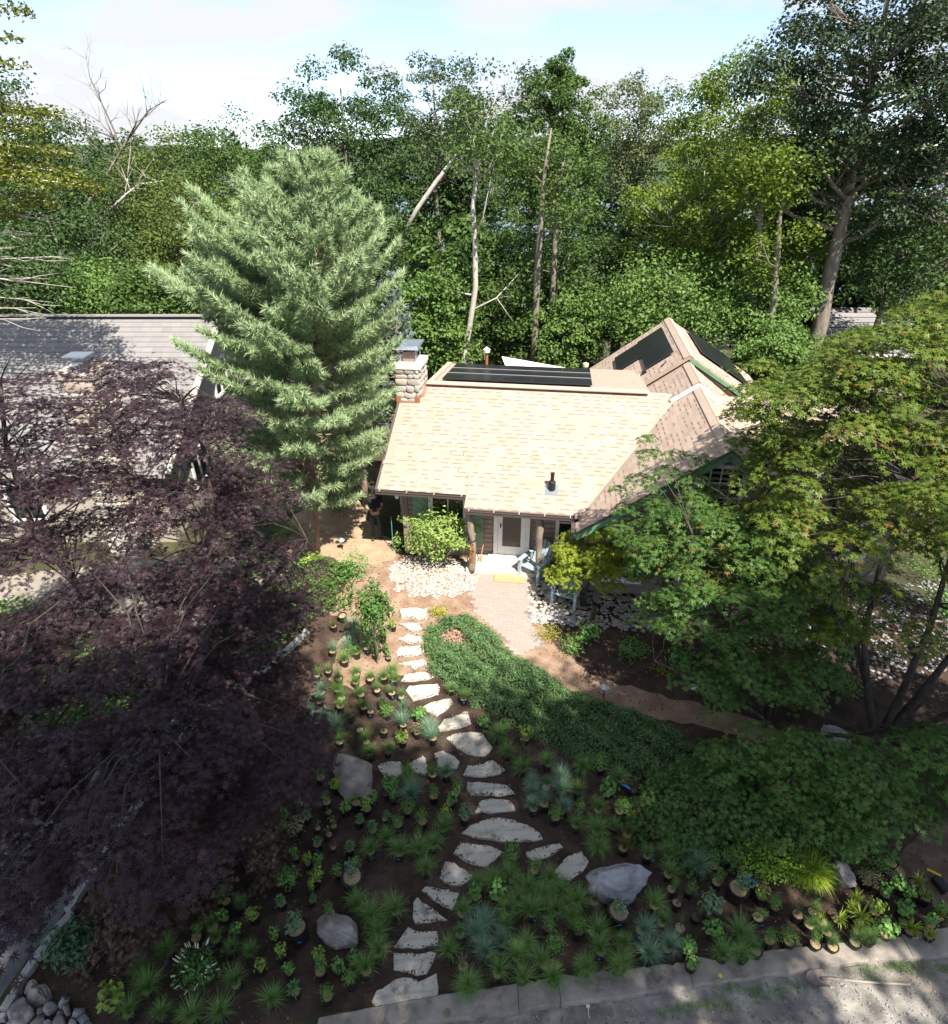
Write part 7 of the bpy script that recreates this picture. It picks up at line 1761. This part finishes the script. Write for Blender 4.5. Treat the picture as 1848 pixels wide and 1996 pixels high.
ppads = [p + (.72,) for p in dome_pads(-6.3, 10.6, 4.8, 3.0, 7.6, 2.6, 190, 1, (.34, .72), PSIL, power=.55)] + [p + (.85,) for p in dome_pads(-5.4, 7.8, 3.9, 3.0, 4.4, 2.0, 85, 2, (.36, .72), PSIL, power=.5)] + [p + (1.0,) for p in dome_pads(-4.6, 5.2, 2.6, 1.7, 3.9, 2.2, 34, 3, (.36, .66), PSIL, power=.4)] + [tuple(gz(x_, y_, z_)) + (r_, .8) for x_, y_, z_, r_ in [(560, 1120, 2.4, .5), (600, 1150, 2.3, .45), (520, 1170, 2.3, .5), (480, 1110, 2.7, .5), (610, 1100, 2.5, .35), (560, 1060, 2.8, .4), (450, 1220, 2.2, .5), (560, 1205, 2.0, .4), (500, 1240, 2.0, .4), (560, 1320, 2.1, .5), (590, 1375, 2.0, .45), (610, 1440, 1.9, .45), (600, 1500, 1.8, .45), (540, 1290, 2.2, .5), (510, 1390, 2.2, .55), (550, 1440, 2.0, .5), (470, 1340, 2.3, .55), (490, 1490, 2.0, .55), (560, 1530, 1.7, .45), (430, 1300, 2.5, .5), (500, 1440, 2.6, .5), (420, 1420, 2.6, .55), (390, 1360, 2.8, .5), (540, 1370, 2.5, .45)]]
pbase = gz(345, 1385)
PB = np.array([pbase[0], pbase[1], 0])
def S(*offs): return [PB + np.array(o, float) for o in offs]
maple('purple_maple', 'large spreading purple leaved Japanese maple covering the lower side of the garden', PB,
      [S((0, 0, 0), (.15, .3, 1.2), (.5, .9, 2.4), (.9, 1.6, 3.6), (1.0, 2.0, 5.0), (.6, 2.2, 6.2)), S((0, 0, .3), (-.6, .3, 1.5), (-1.5, .6, 2.6), (-2.3, .9, 4.0), (-2.6, 1.4, 5.6), (-2.4, 1.6, 6.8)), S((0, 0, .4), (.3, -.6, 1.4), (.9, -1.6, 2.2), (1.5, -2.6, 2.9), (1.8, -3.4, 3.2)), S((-.1, 0, .4), (-.5, -.8, 1.6), (-.9, -2.2, 2.5), (-1.0, -3.6, 3.3), (-.6, -4.6, 3.6)), S((.1, .1, .6), (1.2, .8, 1.9), (2.2, 1.0, 2.8), (3.0, 1.2, 3.6)), S((-.2, .1, .5), (-1.6, -.5, 1.8), (-3.0, -1.0, 2.8), (-4.0, -1.0, 3.5))],
      ppads, 'purple', STAR7, (.08, .115), 150, 11, 'barkd', .11)
# brown laceleaf mounds on the ground beneath
def mound(name, label, cx, cy, rx, ry, h, n, key, tmpl, lsz, seed, bark='barkd', dens=420, cat='shrub'):
    rg = np.random.default_rng(seed); pads = []
    for k in range(n):
        a = rg.uniform(0, 6.283); q = math.sqrt(rg.random()); z = h * max(.12, (1 - q ** 2) ** .6) * rg.uniform(.75, 1.0); pads.append((cx + rx * q * math.cos(a), cy + ry * q * math.sin(a), max(z, .12), rg.uniform(.16, .28) * max(rx, ry)))
    return maple(name, label, (cx, cy, 0), [[(cx, cy, 0), (cx + .05, cy, h * .5), (cx + .3 * rx, cy, h * .7)], [(cx, cy, 0), (cx - .1, cy + .1, h * .5), (cx - .3 * rx, cy - .2 * ry, h * .7)]], pads, key, tmpl, lsz, dens, seed, bark, .05, .5, .8, .22, cat)
m1_ = gz(470, 1655, .4); mound('laceleaf_maple', 'brown weeping laceleaf maple mound beside the lime green potted plants', m1_[0] - .1, m1_[1] + .1, .85, .75, 1.0, 46, 'brownm', STAR7, (.05, .085), 31)
m2_ = gz(230, 1800, .4); mound('laceleaf_maple', 'brown weeping laceleaf maple mound behind the dark rhododendron and rubble stones', m2_[0], m2_[1], .75, .6, 1.0, 40, 'brownm', STAR7, (.05, .085), 32)
m3_ = gz(390, 1740, .3); mound('laceleaf_maple', 'low brown laceleaf maple mound above the white flowered shrub', m3_[0], m3_[1] + .1, .55, .5, .7, 26, 'brownm', STAR7, (.05, .085), 33)

# ---- green maples on the other side
GSIL = [(1205, 1010), (1205, 950), (1235, 860), (1275, 845), (1300, 900), (1370, 880), (1390, 960), (1440, 985), (1470, 950), (1470, 880), (1435, 800), (1430, 750), (1480, 720), (1560, 700), (1620, 640), (1740, 610), (1848, 540), (2600, 500), (2600, 1750), (1848, 1660), (1700, 1640), (1600, 1600), (1480, 1500), (1400, 1430), (1310, 1330), (1255, 1240), (1240, 1130)]
g1 = gz(1490, 1415); G1 = np.array([g1[0], g1[1], 0]); g2 = gz(1708, 1450); G2 = np.array([g2[0], g2[1], 0])
gp1 = dome_pads(5.2, 11.0, 2.35, 2.4, 4.7, 1.8, 112, 21, (.30, .58), GSIL, power=.6) + [tuple(gy(x_, y_, Y_)) + (r_,) for x_, y_, Y_, r_ in [(1272, 880, 12.8, 0.35), (1250, 930, 12.7, 0.41), (1305, 915, 12.7, 0.41), (1350, 925, 12.5, 0.41), (1390, 950, 12.4, 0.41), (1225, 985, 12.8, 0.35), (1230, 1020, 12.6, 0.45), (1290, 975, 12.5, 0.47), (1340, 990, 12.4, 0.47), (1400, 1005, 12.2, 0.47), (1430, 1045, 12.0, 0.45), (1370, 890, 12.8, 0.33), (1265, 850, 13.0, 0.25), (1205, 950, 13.0, 0.25), (1320, 880, 13.0, 0.27), (1470, 1010, 12.0, 0.45), (1500, 1060, 11.8, 0.47)]]
maple('green_maple', 'green Japanese maple with dark leaning stems in front of the cottage gable', G1,
      [[G1, G1 + (-.3, .3, 1.0), G1 + (-.9, .7, 2.0), G1 + (-1.5, .9, 3.0), G1 + (-1.9, 1.0, 4.1)], [G1, G1 + (.1, .2, 1.2), G1 + (-.1, .7, 2.4), G1 + (-.3, 1.2, 3.6), G1 + (-.2, 1.4, 4.6)], [G1 + (.05, 0, .1), G1 + (-.9, -.1, .9), G1 + (-1.8, -.2, 1.5), G1 + (-2.6, -.1, 1.9)], [G1, G1 + (.5, .3, 1.2), G1 + (1.0, .6, 2.5), G1 + (1.3, 1.0, 3.6)]],
      gp1, 'gmaple', STAR5, (.065, .10), 260, 22, 'barkd', .075)
gp2 = dome_pads(8.9, 11.0, 4.3, 3.2, 8.2, 2.4, 150, 23, (.34, .66), GSIL, power=.6) + dome_pads(9.0, 12.4, 4.4, 2.6, 8.8, 4.2, 130, 29, (.40, .72), GSIL, power=.45) + [tuple(gy(x_, y_, Y_)) + (.5,) for x_, y_, Y_ in [(1462, 800, 12.6), (1456, 860, 12.2), (1462, 920, 11.8), (1452, 985, 11.4), (1485, 705, 12.8), (1470, 1040, 11), (1490, 980, 11.2), (1480, 770, 12.5), (1475, 840, 12), (1500, 900, 11.6), (1520, 740, 12.6), (1560, 800, 12.2), (1570, 720, 12.8), (1530, 960, 11.2), (1600, 880, 11.8), (1620, 760, 12.4), (1640, 680, 12.8), (1700, 640, 12.8), (1780, 600, 13), (1840, 570, 13), (1660, 820, 11.8), (1720, 740, 12.2), (1790, 690, 12.4), (1840, 660, 12.6), (1590, 1000, 10.8), (1820, 760, 12), (1690, 900, 11.4), (1760, 830, 11.8), (1830, 850, 11.6)]]
maple('green_maple', 'taller many stemmed Japanese maple with reddening sunlit top beside the cottage', G2,
      [[G2, G2 + (-.35, .2, 1.0), G2 + (-.7, .5, 2.4), G2 + (-.6, .9, 3.9), G2 + (-.3, 1.2, 5.4)], [G2, G2 + (.15, .1, 1.2), G2 + (.5, .5, 2.6), G2 + (.7, 1.0, 4.4), G2 + (1.0, 1.2, 6.0)], [G2, G2 + (.6, .2, 1.1), G2 + (1.4, .6, 2.4), G2 + (2.2, 1.0, 4.0), G2 + (2.6, 1.0, 5.4)], [G2, G2 + (-.2, .5, 1.0), G2 + (-.5, 1.3, 2.2), G2 + (-.9, 1.8, 3.6)], [G2, G2 + (.9, -.2, 1.0), G2 + (2.0, -.4, 2.2), G2 + (3.2, -.4, 3.3)]],
      gp2, 'rmaple', STAR5, (.075, .11), 215, 24, 'barkd', .085)
gp3 = dome_pads(7.2, 8.3, 3.4, 2.0, 2.7, 1.1, 75, 25, (.34, .6), [(1350, 1430), (1500, 1400), (1650, 1440), (1848, 1400), (2600, 1350), (2600, 1560), (1848, 1570), (1770, 1640), (1620, 1680), (1450, 1600)], power=.5)
g3 = gz(1560, 1470); G3 = np.array([g3[0], g3[1], 0])
maple('green_maple', 'low spreading green maple hanging over the shaded path near the plastic chair', G3, [[G3, G3 + (.2, -.3, .9), G3 + (.9, -1.0, 1.5), G3 + (1.6, -1.6, 1.9)], [G3, G3 + (-.2, -.4, .9), G3 + (-.3, -1.2, 1.5), G3 + (.1, -2.0, 1.8)]], gp3, 'gmaple', STAR5, (.06, .09), 240, 26, 'barkd', .055)
lc = gz(1440, 1585, .5); mound('laceleaf_maple', 'wide low green laceleaf maple mound below the juniper', lc[0], lc[1] + .15, 1.75, .95, .95, 75, 'lace', STAR7, (.05, .08), 34, dens=330)
lc2 = gz(1640, 1600, .6); mound('laceleaf_maple', 'green laceleaf maple mound above the strappy daylilies', lc2[0], lc2[1] + .1, .95, .75, 1.0, 44, 'lace', STAR7, (.05, .08), 35, dens=330)
ym = gz(1136, 1184); YM = np.array([ym[0], ym[1], 0])
yp_ = dome_pads(ym[0] + .38, ym[1] + .45, 1.2, 1.05, 2.3, 1.15, 52, 27, (.22, .42), None, power=.6)
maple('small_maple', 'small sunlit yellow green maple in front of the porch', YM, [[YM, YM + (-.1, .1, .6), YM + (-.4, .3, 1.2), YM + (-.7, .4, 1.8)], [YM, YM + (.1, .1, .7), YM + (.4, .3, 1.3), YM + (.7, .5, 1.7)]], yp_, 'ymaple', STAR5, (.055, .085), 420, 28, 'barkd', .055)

# ---- street trees behind and above the camera, whose crowns shade the lower garden
for k, (x, y, zc, rx, ry, rz_, n) in enumerate([(-5.8, -5.0, 17.5, 4.6, 4.0, 4.2, 9000), (1.3, -3.7, 17.4, 4.4, 4.0, 4.4, 9000), (7.4, -3.9, 17.4, 3.6, 4.0, 4.2, 5200), (15.2, -4.0, 15.5, 4.2, 4.4, 4.6, 5500), (11.7, -.8, 17.2, 4.0, 2.3, 1.5, 6000)]):
    clump_tree('street_tree', ['tall street tree by the drive, crown over the purple maple', 'tall street tree by the drive, crown over the lower path', 'tall street tree by the drive, crown over the slate boulder', 'tall street tree by the drive, crown over the shovel', 'tall street tree by the drive, crown over the laceleaf mounds'][k], (x + .5, y - 2, 0), None, (x, y, zc), (rx, ry, rz_), 'mid', n, 200 + k, lsz=(.2, .34), nclump=70, tr=.28, group='street trees along the driveway')
